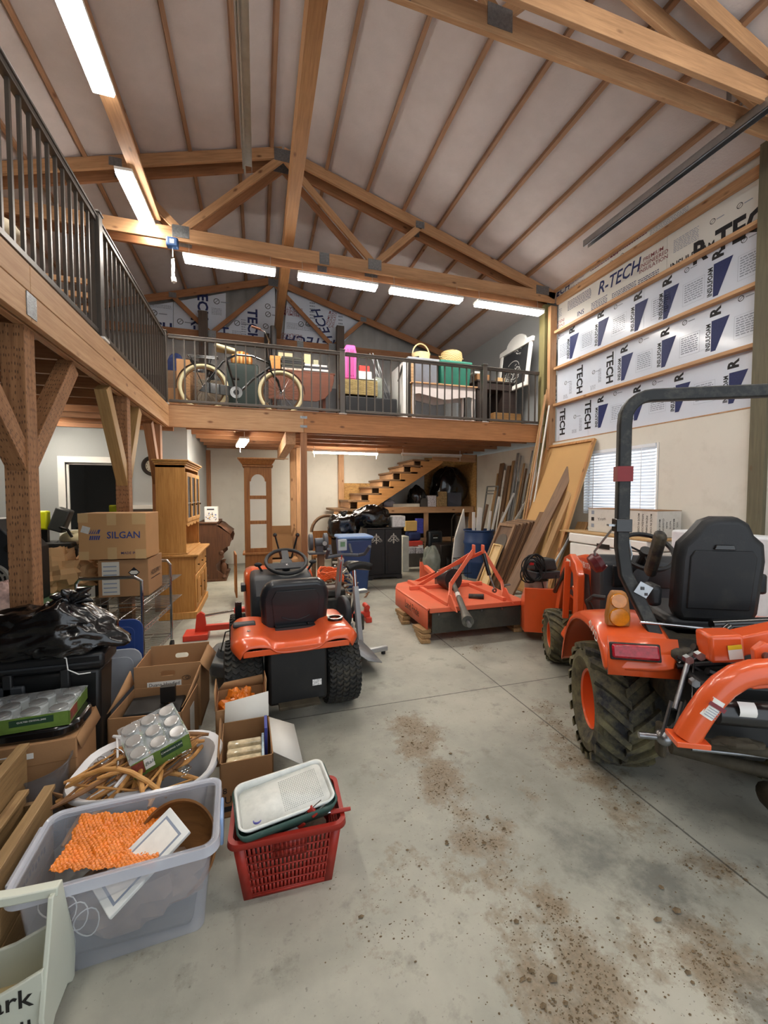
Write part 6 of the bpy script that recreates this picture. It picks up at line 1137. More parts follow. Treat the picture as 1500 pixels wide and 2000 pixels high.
# ---------------------------------------------------------------- riding mower
Lf = Frame((.22, 2.97, 0), -3); B = Lf.at
lt = thing('riding_mower', 'orange riding mower with dark seat seen from behind', 'lawn tractor', M=Lf.M); SEAT = mat('seat_navy', '#15181e', .38, var=.06, sc=5, coat=.3, bump=.06, bsc=200)
for s in (-1, 1):
    wheel(lt, 'rear', (s * .335, 0, .265), .265, .25, .11, TYC, LBL, 'turf', 40, 1, s); wheel(lt, 'front', (s * .36, 1.2, .19), .19, .16, .09, TYC, LBL, 'turf', 34, 1, s)
fo_ = [(-.46, -.18), (-.45, -.27), (-.38, -.33), (-.2, -.34), (.2, -.34), (.38, -.33), (.45, -.27), (.46, -.18), (.46, .18), (.40, .40), (.22, .46), (.18, .10), (-.18, .10), (-.22, .46), (-.40, .40), (-.46, .18)]
def fz(x, y): return .60 + .03 * max(0, 1 - (abs(abs(x) - .33) / .14) ** 2) - .05 * max(0, (-y - .2) / .14)
mb = MB(); nx, ny = 40, 34
def ff(u, v):
    x = (u - .5) * .82; y = -.32 + .54 * v; e = abs(x) / .41
    z = .592 + .025 * max(0, 1 - ((abs(x) - .30) / .14) ** 2) ; ed = max(0, (abs(x) - .35) / .06); z -= .045 * ed ** 2; eb = max(0, (-y - .22) / .10); z -= .045 * eb ** 2; 
    if abs(x) < .2: z -= .03 * (1 - (abs(x) / .2) ** 4)
    x *= 1 - .13 * eb ** 2 - .10 * max(0, (y - .25) / .19) ** 2; return (x, y, z)
mb.grid(nx, ny, ff).build('mudguard_deck', ORG, lt, solid=.012)
MB().bx(-.34, .34, -.318, -.308, .515, .555, M=None).build('rear_lip', ORG, lt, bev=.006)
cpx = B(653, 1216, z=.64); MB().lathe([(.055, -.05), (.055, .012), (.042, .012), (.042, -.05), (0, -.05)], 24, T(.30, -.06, .628)).build('cup_holder', BK, lt); MB().lathe([(0, 0), (.012, 0), (.012, .004), (0, .004)], 12, T(-.3, -.12, .622)).build('fuel_hole', BK, lt); MB().bx(-.40, -.25, .0, .08, .61, .635).build('grip_pad', GPL, lt, bev=.01)
sp_ = [(-.21, .0), (.21, .0), (.235, .05), (.245, .26), (.22, .345), (.16, .375), (-.16, .375), (-.22, .345), (-.245, .26), (-.235, .05)]
Mseat = T(.03, .10, .545) @ RX(8); s_ = MB().prism(sp_, .10, M=Mseat @ T(0, .05, 0) @ RX(90)).build('seat_back', SEAT, lt, bev=.035)
MB().prism([(-.15, .06), (.15, .06), (.17, .25), (.14, .31), (-.14, .31), (-.17, .25)], .006, M=Mseat @ T(0, -.052, 0) @ RX(90)).build('back_panel', SEAT, s_, bev=.004); MB().tube([Mseat @ V((-.1 + .2 * u, -.06, .115 - .03 * sin(pi * u))) for u in [k / 10 for k in range(11)]], .004, 6).build('moulded_smile', SEAT, s_)
MB().bx(-.2, .26, .12, .56, .60, .69).build('seat_cushion', SEAT, lt, bev=.03); MB().bx(-.12, .18, -.02, .3, .5, .585).build('seat_bracket', BK, lt); mb = MB()
for x in (-.09, .14): mb.tube([(x + .03 * cos(a), .05 + .03 * sin(a), .49 + .012 * a / 2) for a in [.5 * k for k in range(34)]], .005, 6)
mb.build('seat_spring', BK, lt)
MB().bx(-.19, .19, -.30, .1, .17, .53).build('rear_housing', mat('housing_black', '#141516', .5, var=.2, dirt='#33312c', damt=.3), lt, bev=.02); MB().bx(-.13, .13, -.37, -.28, .17, .19).build('hitch_plate', MUD, lt, bev=.004); MB().bx(.09, .15, -.303, -.301, .27, .31).build('white_sticker', mat('sticker', '#dddddd', .5, var=.5, sc=90), lt); MB().bx(-.34, .34, -.03, .03, .2, .28).build('axle', BK, lt)
MB().prism([(.48, .45), (.50, .70), (.62, .84), (.85, .86), (.98, .82), (1.02, .45)], .52, M=MX(((0, 0, 1, -.26), (1, 0, 0, 0), (0, 1, 0, 0), (0, 0, 0, 1)))).build('cowl', GPL, lt, bev=.04)
MB().prism([(.78, .40), (.80, .82), (.9, .865), (1.3, .82), (1.55, .72), (1.62, .58), (1.6, .36)], .60, M=MX(((0, 0, 1, -.30), (1, 0, 0, 0), (0, 1, 0, 0), (0, 0, 0, 1)))).build('hood', ORG, lt, bev=.06)
for s in (-1, 1): MB().bx(s * .315 - .02, s * .315 + .02, .80, .92, .68, .74).build('side_vent', GPL, lt, bev=.006)
M2 = T(.05, .76, .935) @ RX(28); MB().tube([M2 @ V((.175 * cos(a), .175 * sin(a), 0)) for a in [2 * pi * k / 36 for k in range(36)]], .017, 10, closed=True).build('steering_wheel', BPL, lt)
mb = MB().cyl(M2 @ V((0, 0, -.05)), M2 @ V((0, 0, .0)), .05, 18)
mb.add([M2 @ V(q_) for q_ in ((-.17, -.03, -.005), (.17, -.03, -.005), (.13, -.1, -.01), (-.13, -.1, -.01), (-.17, -.03, .008), (.17, -.03, .008), (.13, -.1, .002), (-.13, -.1, .002))], [(3, 2, 1, 0), (4, 5, 6, 7), (0, 1, 5, 4), (2, 3, 7, 6), (1, 2, 6, 5), (3, 0, 4, 7)]).bar(M2 @ V((0, 0, -.01)), M2 @ V((0, .17, -.002)), .06, .02).build('steering_spokes', GPL, lt); MB().text('K', .03, M2 @ T(0, -.06, .0095), .002).build('badge', LBL, lt, flat=True)
MB().cyl((.05, .8, .80), M2 @ V((0, 0, -.05)), .035, 12).build('steering_column', BPL, lt)
for s, nm in ((-1, 'choke_lever'), (1, 'throttle_lever')): MB().tube([(.05 + s * .2, .8, .84), (.05 + s * .235, .78, .90)], .01).ball((.05 + s * .24, .78, .915), (.035, .02, .02), 10).build(nm, BPL, lt)
for px, s in ((537, -1), (581, 1)): 
    p0 = B(px, 1045, y=1.25); b_ = B(px + 12 * -s, 1090, y=1.25); MB().tube([b_, (p0.x, p0.y, p0.z)], .009).ball(p0, .022, 10).build('hydraulic_lever', BK, lt)
MB().tube([(-.36, .40, .42), (-.36, .46, .56)], .01).bx(-.385, -.335, .44, .47, .54, .68).build('pedal_lever', BK, lt)
dk = MB().prism([(-.62, .75), (-.58, .52), (-.4, .38), (.4, .38), (.6, .5), (.64, .75), (.55, 1.0), (.2, 1.08), (-.2, 1.08), (-.55, 1.0)], .11, z0=.08).build('mower_deck', mat('deck_grey', '#3f444a', .45, var=.2, dirt='#6a6a5e', damt=.5), lt, bev=.02)
MB().lathe([(0, 0), (.16, 0), (.14, .06), (0, .07)], 24, T(-.38, .70, .19)).build('spindle_cover', mat('deck_grey'), lt); MB().cyl((-.56, .82, .1), (-.56, .90, .1), .05).build('gauge_wheel', RUB, lt)
MB().add([(.50, .40, .24), (.50, .85, .24), (.72, .78, .16), (.80, .66, .08), (.80, .32, .08), (.66, .26, .14)], [(0, 1, 2, 3, 4, 5)]).build('discharge_chute', mat('chute_grey', '#8b8d90', .3, var=.15, sc=14, dirt='#b9b6a8', damt=.4), lt, solid=.006); MB().tube([(-.5, .6, .25), (-.46, .55, .42), (-.40, .5, .45)], .005).build('cable', BK, lt)
# red lift under the mower
RD = mat('lift_red', '#c93a26', .4, var=.08, dirt='#8a4a35', damt=.3); ml = thing('mower_lift', 'red mower lift whose feet stick out left and right of the riding mower', 'lift', (.35, 4.75, 0))
MB().bx(-1.12, -.88, -.14, .10, 0, .06).build('foot', RD, ml, bev=.005); MB().bx(.86, .93, -.08, .08, 0, .06).build('foot', RD, ml, bev=.005)
MB().bx(-.92, .92, -.03, .03, .06, .12).build('crossbar', RD, ml, bev=.004); MB().prism([(-1.02, .05), (-.9, .05), (-.92, .24), (-.96, .27), (-1.0, .24)], .04, M=T(0, .02, 0) @ RX(90)).prism([(.84, .05), (.92, .05), (.91, .17), (.86, .17)], .04, M=T(0, .02, 0) @ RX(90)).build('pivot_bracket', RD, ml)
MB().cyl((-.94, 0, .22), (-.62, -.02, .26), .014).build('piston_rod', CHR, ml); MB().cyl((-.62, -.02, .26), (-.3, -.04, .28), .032).build('cylinder', RD, ml); MB().cyl((-.32, -.08, .30), (.0, -.04, .27), .03).build('black_grip', RUB, ml); MB().cyl((.88, -.06, .18), (.88, .08, .18), .03).build('clevis', RD, ml)
one('engine_block', MB().bx(.62, .95, 4.3, 4.75, 0, .42).bx(.68, .9, 4.35, 4.7, .42, .5), mat('engine_dark', '#35332f', .5, .4, var=.5, sc=22), 'dark engine unit half hidden behind the mower seat', 'engine', bev=.02)
mb = MB(); rr = random.Random(6)
for k in range(7): a0 = rr.uniform(0, 6); mb.tube([V((.80 + (.12 + .03 * rr.random()) * cos(a), 4.75 + .16 * sin(a), .56 + .05 * sin(2 * a + a0) + .01 * k)) for a in [2 * pi * q / 20 for q in range(20)]], .012, 7, closed=True)
one('cable_coil', mb, mat('cord_orange', '#e2622c', .5), 'coiled orange extension cord on the engine unit', 'cord')
# ---------------------------------------------------------------- exercise bike
xb = Frame((.88, 3.98, 0), -10); E_ = xb.at; eb = thing('exercise_bike', 'grey upright exercise bike with black saddle and bullhorn bars', 'exercise bike', M=xb.M); GM = mat('bike_grey', '#a2a4a6', .3, .5, var=.1)
MB().bx(-.24, .24, -.33, -.28, .03, .075).build('rear_foot', GM, eb, bev=.008); MB().bx(-.22, .22, .48, .53, .03, .075).build('front_foot', GM, eb, bev=.008)
for x in (-.2, .2): 
    for y in (-.305, .505): MB().cyl((x, y, 0), (x, y, .03), .02).build('foot_pad', RUB, eb)
MB().bar((0, -.30, .07), (0, .50, .12), .06, .06).build('base_beam', GM, eb, bev=.006); MB().bar((0, -.22, .08), (.02, -.05, .62), .05, .05, up=(0, 1, 0)).build('seat_tube', GM, eb, bev=.006)
MB().cyl((.02, -.05, .6), (.02, -.02, .78), .018).build('seat_post', CHR, eb)
MB().grid(12, 10, lambda u, v: (.02 + (v - .5) * (.26 - .18 * u ** .8), -.16 + .28 * u, .82 + .03 * (1 - u) - .12 * abs(v - .5) ** 2)).build('saddle', mat('saddle_black', '#161616', .4), eb, solid=.07)
MB().bar((.0, .50, .1), (-.02, .24, .86), .05, .06, up=(0, 1, 0)).build('handle_post', GM, eb, bev=.006); MB().bar((-.04, .235, .62), (-.02, .22, .9), .008, .012, up=(0, 1, 0)).build('red_stripe', RD, eb)
MB().tube([(-.23, .02, 1.0), (-.22, .12, .91), (-.19, .22, .885), (0, .24, .90), (.17, .22, .885), (.20, .12, .91), (.21, .02, 1.0)], .018, 10).tube([(-.13, .24, .91), (-.12, .30, 1.0)], .015).tube([(.1, .24, .91), (.1, .30, 1.0)], .015).build('handlebar', mat('grip_grey', '#4b4e55', .5), eb)
cs = MB().bx(-.05, .05, .24, .26, .94, 1.06).build('console', mat('console_grey', '#b7bcbd', .4), eb, bev=.008); MB().bx(-.025, .025, .236, .24, .985, 1.035).build('display', mat('lcd', '#6f8f6f', .2), cs)
fw = MB().cyl((-.03, .22, .30), (.03, .22, .30), .17, 32).build('flywheel_guard', mat('guard_grey', '#46484c', .4, .3, var=.15), eb, bev=.015); MB().bar((.05, .12, .30), (.055, .0, .55), .03, .015).build('crank_arm', STL, eb); MB().bx(.06, .16, -.04, .04, .54, .57).build('pedal', GALV, eb, bev=.005)
MB().bar((-.06, .12, .30), (-.06, .22, .10), .03, .015).build('crank_arm', STL, eb); MB().bx(.03, .1, -.1, .0, .18, .34).build('chain_cover', DST, eb, bev=.02); MB().bx(.06, .13, .02, .12, .22, .30).build('pedal', RUB, eb, bev=.01)
# ---------------------------------------------------------------- brush cutter
bc_ = thing('brush_cutter', 'orange rotary brush cutter with drive shaft resting on wood blocks', 'mower deck', (2.27, 4.5, 0)); O_ = bc_.location.copy()
def D(px, py, z): return P(px, py, Z=z) - O_
zk = .34
ot = [(-.61, -.62), (.56, -.66), (.58, .30), (.42, .60), (.1, .72), (-.3, .72), (-.52, .60), (-.61, .40)]
MB().prism(ot, .012, z0=zk).build('deck_top', ORGD, bc_, bev=.003)
mb = MB(); n_ = len(ot)
for i in list(range(1, n_)):
    a, b = ot[i], ot[(i + 1) % n_]; mb.add([(a[0], a[1], zk + .01), (b[0], b[1], zk + .01), (b[0], b[1], .13), (a[0], a[1], .13)], [(0, 1, 2, 3)])
mb.build('side_skirt', ORGD, bc_, solid=.012); MB().cyl((-.61, -.63, zk), (-.61, .38, zk), .012).cyl((.56, -.66, zk), (.58, .30, zk), .012).build('edge_tube', ORGD, bc_)
MB().bx(-.60, .56, -.665, -.645, zk - .03, zk + .02).build('front_lip', ORGD, bc_, bev=.004); fl = MB().bx(-.57, .55, -.65, -.64, .09, zk - .03).build('rubber_flap', mat('flap_rubber', '#3b3d38', .8, var=.2, dirt='#5e5b4e', damt=.5), bc_)
for k in range(5): MB().cyl((-.5 + k * .25, -.66, zk - .05), (-.5 + k * .25, -.645, zk - .05), .012, 8).build('bolt', STL, fl)
MB().bx(-.5, .5, .18, .22, zk + .012, zk + .06).bx(-.38, -.33, -.6, .6, zk + .012, zk + .05).bx(.30, .34, -.6, .4, zk + .012, zk + .05).build('stiffener', ORGD, bc_, bev=.004)
# A-frame
topL = P(925, 1075, Y=4.35) - O_; topR = P(943, 1075, Y=4.35) - O_; bL = D(878, 1188, zk); bR = D(985, 1172, zk); kR = D(980, 1142, .45); kL = D(880, 1150, .45)
MB().bar(bL, kL + V((0, 0, .06)), .05, .014, up=(0, 1, 0)).bar(kL + V((0, 0, .05)), topL, .05, .014, up=(0, 1, 0)).build('hitch_arm', ORGD, bc_, bev=.003); MB().bar(bR, kR + V((0, 0, .04)), .05, .014, up=(0, 1, 0)).bar(kR + V((0, 0, .03)), topR, .045, .014, up=(0, 1, 0)).build('hitch_arm', ORGD, bc_, bev=.003)
for bb_ in (bL, bR): MB().prism([(-.16, 0), (.06, 0), (.02, .14), (-.02, .14)], .012, M=T(*bb_) @ RZ(90) @ RX(90)).build('gusset', ORGD, bc_)
for tp_ in (topL, topR): MB().bx(tp_.x - .01, tp_.x + .01, tp_.y - .03, tp_.y + .03, tp_.z - .05, tp_.z + .07).build('clevis', ORGD, bc_, bev=.008)
for tp_, e_ in ((topL, D(808, 1150, zk)), (topR, D(812, 1136, zk))): MB().bar(tp_ - V((0, 0, .02)), e_, .045, .012, up=(0, 1, 0)).build('rear_stay', ORGD, bc_, bev=.003)
MB().cyl(topR + V((-.02, -.05, -.03)), topR + V((.02, -.12, -.28)), .024).build('top_link', BK, bc_); MB().cyl(topR + V((.02, -.12, -.28)), topR + V((.05, -.18, -.42)), .01).build('link_rod', STL, bc_); MB().lathe([(.012, -.01), (.028, -.01), (.028, .01), (.012, .01), (.012, -.01)], 14, T(*(topR + V((.053, -.18, -.45)))) @ RX(90)).build('link_eye', STL, bc_)
MB().cyl(kR + V((-.02, -.02, -.01)), kR + V((.1, -.02, 0)), .012).build('hitch_pin', STL, bc_); g0 = D(872, 1150, zk) + V((0, .1, 0)); MB().box((g0.x, g0.y, zk + .11), (.18, .18, .2)).build('gearbox', BK, bc_, bev=.03); MB().cyl((g0.x - .02, g0.y - .06, zk + .13), (g0.x + .02, g0.y - .26, zk + .15), .11, 24, r2=.13).build('shaft_shield', mat('shield_black', '#232427', .4, dirt='#55534a', damt=.4), bc_)
s0 = V((g0.x + .02, g0.y - .2, zk + .15)); s1 = P(914, 1214, Y=3.45) - O_; md = s0.lerp(s1, .55); SH = mat('shaft_grey', '#565752', .5, .2, var=.3, dirt='#7a776b', damt=.6)
MB().cyl(s0, md, .027).build('drive_shaft', SH, bc_); MB().cyl(md, s0.lerp(s1, .85), .033).build('outer_tube', SH, bc_); MB().cyl(s0.lerp(s1, .8), s1, .035, 20, r2=.058).build('bell_guard', SH, bc_); MB().cyl(s0.lerp(s1, .97), s1 + (s1 - s0) * .07, .022).build('yoke', STL, bc_); MB().tube([s0.lerp(s1, .42), s0.lerp(s1, .5)], .029).build('white_decal', LBL, bc_)
sm = D(928, 1166, zk + .03); MB().cyl(sm + V((-.05, .05, 0)), sm + V((.08, -.05, .01)), .03).build('spare_sleeve', DST, bc_)
MB().text('Land Pride', .13, T(-.619, -.18, .24) @ RZ(-90) @ RX(90), .004, wx=.8).build('worn_lettering', mat('decal_dark', '#4e3b2a', .6, var=.5, sc=60), bc_, flat=True)
# tail wheel
tw = P(828, 1140, Z=.1) - O_; tw = V((P(830, 1110, Y=5.75).x - O_.x, 1.25, 0)); MB().bar((tw.x + .0, .7, zk), (tw.x - .02, 1.2, zk + .1), .06, .06).build('tail_arm', ORGD, bc_, bev=.004); zq = P(815, 1093, Y=5.75).z
MB().prism([(-.11, .2), (.0, .2), (.02, .3), (.2, .26), (.2, .3), (.0, .36), (-.08, zq), (-.11, zq)], .02, M=T(tw.x, 1.2, 0) @ RX(90)).build('wheel_bracket', ORGD, bc_, bev=.003); MB().cyl((tw.x - .095, 1.18, zq - .02), (tw.x - .095, 1.18, zq + .03), .018).build('swivel_pin', MUD, bc_); MB().cyl((tw.x - .03, 1.2, .12), (tw.x + .05, 1.2, .12), .12, 24).build('tail_wheel', RUB, bc_, bev=.01)
for k, (x, y) in enumerate(((1.64, 3.97), (1.66, 4.62), (2.76, 4.0), (2.74, 4.7))):
    for j in range(3): tag(beam((x - .02 + .02 * j, y - .14 + .03 * j, .021 + .042 * j), (x + .03 - .02 * j, y + .14, .021 + .042 * j), .10, .038, 'wood_block', OLDW2), ('short wood block stacked under the front left corner of the brush cutter' if k == 0 else 'short wood block stacked under the brush cutter deck'), 'block', 'front left blocks of the brush cutter' if k == 0 else 'other blocks of the brush cutter')
# ================================================================ left side: cart, tables, cartons
def text_on(mb, t, size, o, xd, yd, bold=.01, shear=0, mi=0, wx=1): mb.text(t, size, FR(o, xd, yd), bold, shear, mi, wx=wx)
CHR2 = mat('cart_chrome', '#b9bcbf', .2, 1, var=.1)
ct = thing('wire_cart', 'chrome wire shelf cart carrying the two shipping cartons', 'cart', (-1.10, 4.08, 0), radians(-5))
for z in (.66, .44, .16):
    mb = MB()
    for k in range(42): y = -.36 + k * .72 / 25; mb.tube([(-.22, y, z), (.22, y, z)], .0025, 4, cap=False)
    for x in (-.22, -.07, .07, .22): mb.tube([(x, -.37, z), (x, .37, z)], .004, 5, cap=False)
    for x in (-.22, .22):
        mb.tube([(x, -.37, z - .03), (x, .37, z - .03)], .004, 5); mb.tube([(x, -.37 + .74 * k / 24, z - (.03 if k % 2 else 0)) for k in range(25)], .0025, 4, cap=False)
    for y in (-.37, .37): mb.tube([(-.22, y, z), (.22, y, z)], .004, 5); mb.tube([(-.22, y, z - .03), (.22, y, z - .03)], .004, 5)
    mb.build('wire_shelf', CHR2, ct)
for x in (-.23, .23):
    for y in (-.38, .38): MB().cyl((x, y, .1), (x, y, .74), .012, 10).build('post', CHR2, ct); MB().cyl((x - .012, y, .045), (x + .012, y, .045), .045, 16).build('castor', RUB, ct)
for y in (-.38, .38): MB().tube([(-.23, y, .72), (-.23, y, .84), (-.19, y + .04 * (1 if y > 0 else -1), .88), (.19, y + .04 * (1 if y > 0 else -1), .88), (.23, y, .84), (.23, y, .72)], .014, 10).build('push_handle', CHR2, ct)
MB().bx(-.2, .0, -.3, .1, .165, .3).build('black_bin', BPL, ct, bev=.02)
zc1 = .665
hb_ = thing('shipping_carton', 'brown carton with diamond hazard mark standing on the wire cart', 'box', (-1.09, 4.10, zc1), radians(-3)); MB().bx(-.19, .19, -.17, .24, 0, .315).build('carton', CARD, hb_, bev=.004)
mb = MB(); mb.add([(.08, -.1712, .16), (.125, -.1712, .205), (.08, -.1712, .25), (.035, -.1712, .205)], [(0, 1, 2, 3)], mi=0); mb.add([(.06, -.1716, .19), (.1, -.1716, .19), (.115, -.1716, .205), (.1, -.1716, .22), (.06, -.1716, .22), (.045, -.1716, .205)], [(0, 1, 2, 3, 4, 5)], mi=1)
mb.add([(-.16, -.1713, .02), (-.03, -.1713, .02), (-.03, -.1713, .3), (-.16, -.1713, .3)], [(0, 1, 2, 3)], mi=1)
for k in range(7): mb.add([(-.15, -.1716, .04 + k * .036), (-.05, -.1716, .04 + k * .036), (-.05, -.1716, .05 + k * .036), (-.15, -.1716, .05 + k * .036)], [(0, 1, 2, 3)], mi=2)
text_on(mb, 'HDSUPPLY', .06, (.1912, .04, .18), (0, 1, 0), (0, 0, 1), .006); mb.add([(.1912, -.1, .13), (.1912, .16, .13), (.1912, .16, .137), (.1912, -.1, .137)], [(0, 1, 2, 3)])
mb.build('print', [INK, mat('label_offwhite', '#cfcabd', .6, var=0), GRYI], hb_, flat=True); MB().prism([(0, 0), (.2, .02), (.2, .03), (0, .01)], .36, M=T(-.02, .22, .316) @ RX(90)).build('bent_flap', CARD, hb_)
sb2 = thing('shipping_carton', 'large taped carton with the blue SILGAN lettering on top of the cart load', 'box', (-1.15, 4.06, zc1 + .325), radians(-6)); MB().bx(-.255, .255, -.15, .16, 0, .385).build('carton', mat('cardboard_light', '#b58a5c', .75, var=.05, sc=4), sb2, bev=.005)
mb = MB(); text_on(mb, 'SILGAN', .08, (.085, -.1512, .20), (1, 0, 0), (0, 0, 1), .014, wx=.95); text_on(mb, 'MADE IN', .03, (.12, -.1512, .05), (1, 0, 0), (0, 0, 1), .004, mi=1)
for k in range(5): 
    x = -.175 + k * .016; mb.add([(x, -.1512, .215), (x + .010, -.1512, .215), (x + .038 * .6, -.1512, .25), (-.105 if k > 2 else x + .02, -.1512, .25)], [(0, 1, 2, 3)]); mb.add([(x, -.1512, .165), (x + .011, -.1512, .165), (x + .02, -.1512, .20), (x + .008, -.1512, .20)], [(0, 1, 2, 3)])
mb.build('print', [mat('silgan_blue', '#33437c', .6, var=0), NAVY], sb2, flat=True)
TAPE = mat('parcel_tape', '#c3a274', .25, var=.03)
for a in ((-.04, .03, -.1515, .285, .386), (-.04, .03, -.1515, 0, .1), (-.255, -.18, -.1515, .31, .386), (-.255, -.18, -.1515, 0, .07), (.15, .255, -.1515, .29, .386), (.17, .255, -.1515, 0, .08)): MB().bx(a[0], a[1], a[2], a[2] + .001, a[3], a[4]).build('tape', TAPE, sb2)
MB().bx(-.03, .03, -.0008, 0, -.028, .028, M=T(-.2, -.1512, .25) @ RY(18)).build('paper_label', mat('label_grey', '#c9c7c0', .6, var=.1, sc=40), sb2)
# tables
def table(name, lab, x0, x1, y0, y1, z, mtop, mleg, th=.03):
    t = thing(name, lab, 'table', ((x0 + x1) / 2, (y0 + y1) / 2, 0)); a, b = (x1 - x0) / 2, (y1 - y0) / 2; MB().bx(-a, a, -b, b, z - th, z).build('table_top', mtop, t, bev=.004)
    for x in (-a + .06, a - .06):
        for y in (-b + .06, b - .06): MB().bx(x - .025, x + .025, y - .025, y + .025, 0, z - th).build('leg', mleg, t)
    return t
table('work_table', 'green-topped table behind the nearest post, covered with paper', -2.9, -1.42, 2.98, 4.75, .74, mat('green_top', '#7fa37b', .5, var=.06), BLACKM)
table('workbench', 'dark workbench with tools before the grey partition', -4.2, -2.05, 5.7, 6.5, .92, mat('bench_top', '#4a443c', .6, var=.3), BLACKM)
mc = thing('black_machine', 'black machine housing with a round slotted grille at the left picture edge', 'machine', (-1.86, 3.62, .74)); MB().prism([(-.3, 0), (.3, 0), (.3, .40), (.12, .62), (-.3, .62)], .35, M=T(0, .175, 0) @ RX(90)).build('housing', mat('machine_black', '#1f2124', .45, var=.1), mc, bev=.01)
MB().lathe([(0, .012), (.11, .012), (.12, 0), (.12, -.01), (0, -.01)], 36, M=T(.1, -.176, .2) @ RX(90)).build('speaker_grille', mat('grille_grey', '#86857c', .5), mc); mb = MB()
for r in (.04, .065, .09):
    for k in range(int(r * 140)): 
        n = int(r * 140); a = 2 * pi * k / n; mb.lathe([(r - .006, .0135), (r + .006, .0135)], 5, M=T(.1, -.176, .2) @ RX(90), a0=a, a1=a + 1.3 * pi / n)
mb.build('slots', BK, mc); MB().cyl((.22, -.19, .42), (.22, -.17, .42), .03).build('knob', BK, mc)
bag('small red and white packet pile at the left picture edge', (-1.62, 3.3, .74), (.12, .08, .12), 71, m=mat('red_white_pack', '#c9a9a0', .5, var=.6, sc=14), tie=False, knot=False, name='packet_pile')
# crumpled kraft paper
def crumple(name, lab, loc, r, seed, m=None):
    t = MB(); n = 40
    def fn(u, v):
        a = 2 * pi * u; e = -pi / 2 + pi * v; d = V((cos(e) * cos(a), cos(e) * sin(a), sin(e))); k = .75
        for f_, w_ in ((1.5, .6), (3.3, .6), (6.5, .35), (12, .15)): k += w_ * abs(noise.noise(d * f_ + V((seed, f_, 0)))) * (1.6 if f_ < 3 else 1)
        z = max(-r[2] * .55, d.z * k * r[2]); return (loc[0] + d.x * k * r[0], loc[1] + d.y * k * r[1], loc[2] + z + r[2] * .55)
    t.grid(n, n // 2, fn, cu=True); return one(name, t, m or mat('kraft_paper', '#c39a6b', .85, var=.05, sc=5), lab, 'paper', ang=10)
crumple('kraft_paper', 'big crumpled heap of kraft paper on the green table', (-1.68, 4.05, .74), (.22, .2, .20), 3); crumple('kraft_paper', 'crumpled kraft paper strip beside the big heap, nearer the carton', (-1.50, 4.25, .74), (.16, .14, .13), 8)
crumple('tissue_paper', 'pale crumpled tissue paper beside the cart handle', (-1.47, 4.5, .745), (.12, .1, .06), 5, mat('tissue', '#c9b99b', .8)); 
ms = thing('mitre_saw', 'yellow and black mitre saw on the workbench', 'saw', (-2.44, 5.75, .92)); MB().bx(-.14, .08, -.04, .06, .2, .42).build('blade_guard', mat('saw_yellow', '#d9de1c', .4), ms, bev=.02); MB().bx(.0, .16, -.06, .08, .22, .5, M=RY(20)).build('motor_housing', mat('saw_grey', '#3c3e3e', .4), ms, bev=.02); MB().tube([(.12, 0, .25), (.3, -.1, .2), (.36, -.15, .12)], .015).build('handle', BK, ms); MB().bx(-.25, .35, -.15, .2, 0, .05).build('saw_base', BPL, ms, bev=.01); MB().bx(-.02, .06, 0, .06, .05, .24).build('arm', BK, ms)
MB(); one('cream_cushion', MB().ball((-2.1, 5.85, 1.0), (.2, .12, .1), 20), mat('cream_fabric', '#d5c9a4', .8), 'cream rounded cushion behind the lettered carton', 'cushion')
for k in range(7): x = -3.1 + k * .17; one('hand_tool', MB().cyl((x, 5.78, .94), (x + .14, 5.7 + .05 * (k % 3), .96 + .02 * (k % 2)), .018 + .006 * (k % 2)), (BPL, GPL, mat('tool_blue', '#2f4a86', .5))[k % 3], 'dark hand tool lying on the workbench', 'tool', 'hand tools on the workbench')
one('tool_case', MB().bx(-2.35, -1.95, 4.9, 5.3, .0, .75), mat('case_dark', '#202326', .5), 'dark tall case behind the kraft paper', 'case', bev=.02)
# ================================================================ black lidded bin with a rubbish bag
bb = thing('storage_bin', 'black latching storage bin under the shiny rubbish bag', 'bin', (-1.075, 2.555, 0)); MB().bx(-.25, .25, -.08, .08, 0, .62, tp=.02).build('body', mat('bin_black', '#141516', .4, var=.1), bb, bev=.02); MB().bx(-.29, .29, -.11, .11, .62, .71).build('lid', mat('lid_black', '#1a1b1d', .35), bb, bev=.02)
MB().bx(-.28, .28, -.117, -.111, .655, .665).build('lid_ridge', GPL, bb)
for x in (-.12, .12): MB().bx(x - .02, x + .02, -.125, -.10, .52, .64).build('latch', BPL, bb, bev=.006)
MB().bx(-.25, -.05, -.125, -.105, .52, .58).build('side_grip', GPL, bb, bev=.01)
bg_ = thing('bin_bag', 'large shiny black rubbish bag slumped over the black bin', 'bag', (-1.07, 2.55, .712)); 
def bagfn(u, v):
    a = 2 * pi * u; e = -pi / 2 + pi * v; d = V((cos(e) * cos(a), cos(e) * sin(a), sin(e))); k = 1 + .25 * noise.noise(d * 1.5 + V((2, 0, 0))) + .16 * (1 - abs(noise.noise(V((d.x * 3.5 + 5, d.y * 1.5, d.z * 4)))) * 3) * .5 + .05 * noise.noise(d * 8)
    x = d.x * k * .335; y = d.y * k * .17; z = max(-.08, d.z * k * .165) + .08
    z += .05 * max(0, 1 - ((x - .10) / .12) ** 2) * max(0, d.z)
    if x > .2: z -= (x - .2) * .35 * (1 if z > .05 else 0)
    return (x, y, max(z, .001))
MB().grid(90, 50, bagfn, cu=True).build('sack', PLAS, bg_, ang=60); kb = MB(); rr = random.Random(2)
for k in range(9): a = rr.uniform(0, 6.3); b_ = V((cos(a) * .1, sin(a) * .06, rr.uniform(-.02, .07))); top = V((.12, -.03, .26)); kb.tube([top, top + b_ * .5 + V((0, 0, .015)), top + b_], [.03, .028, .006], 6)
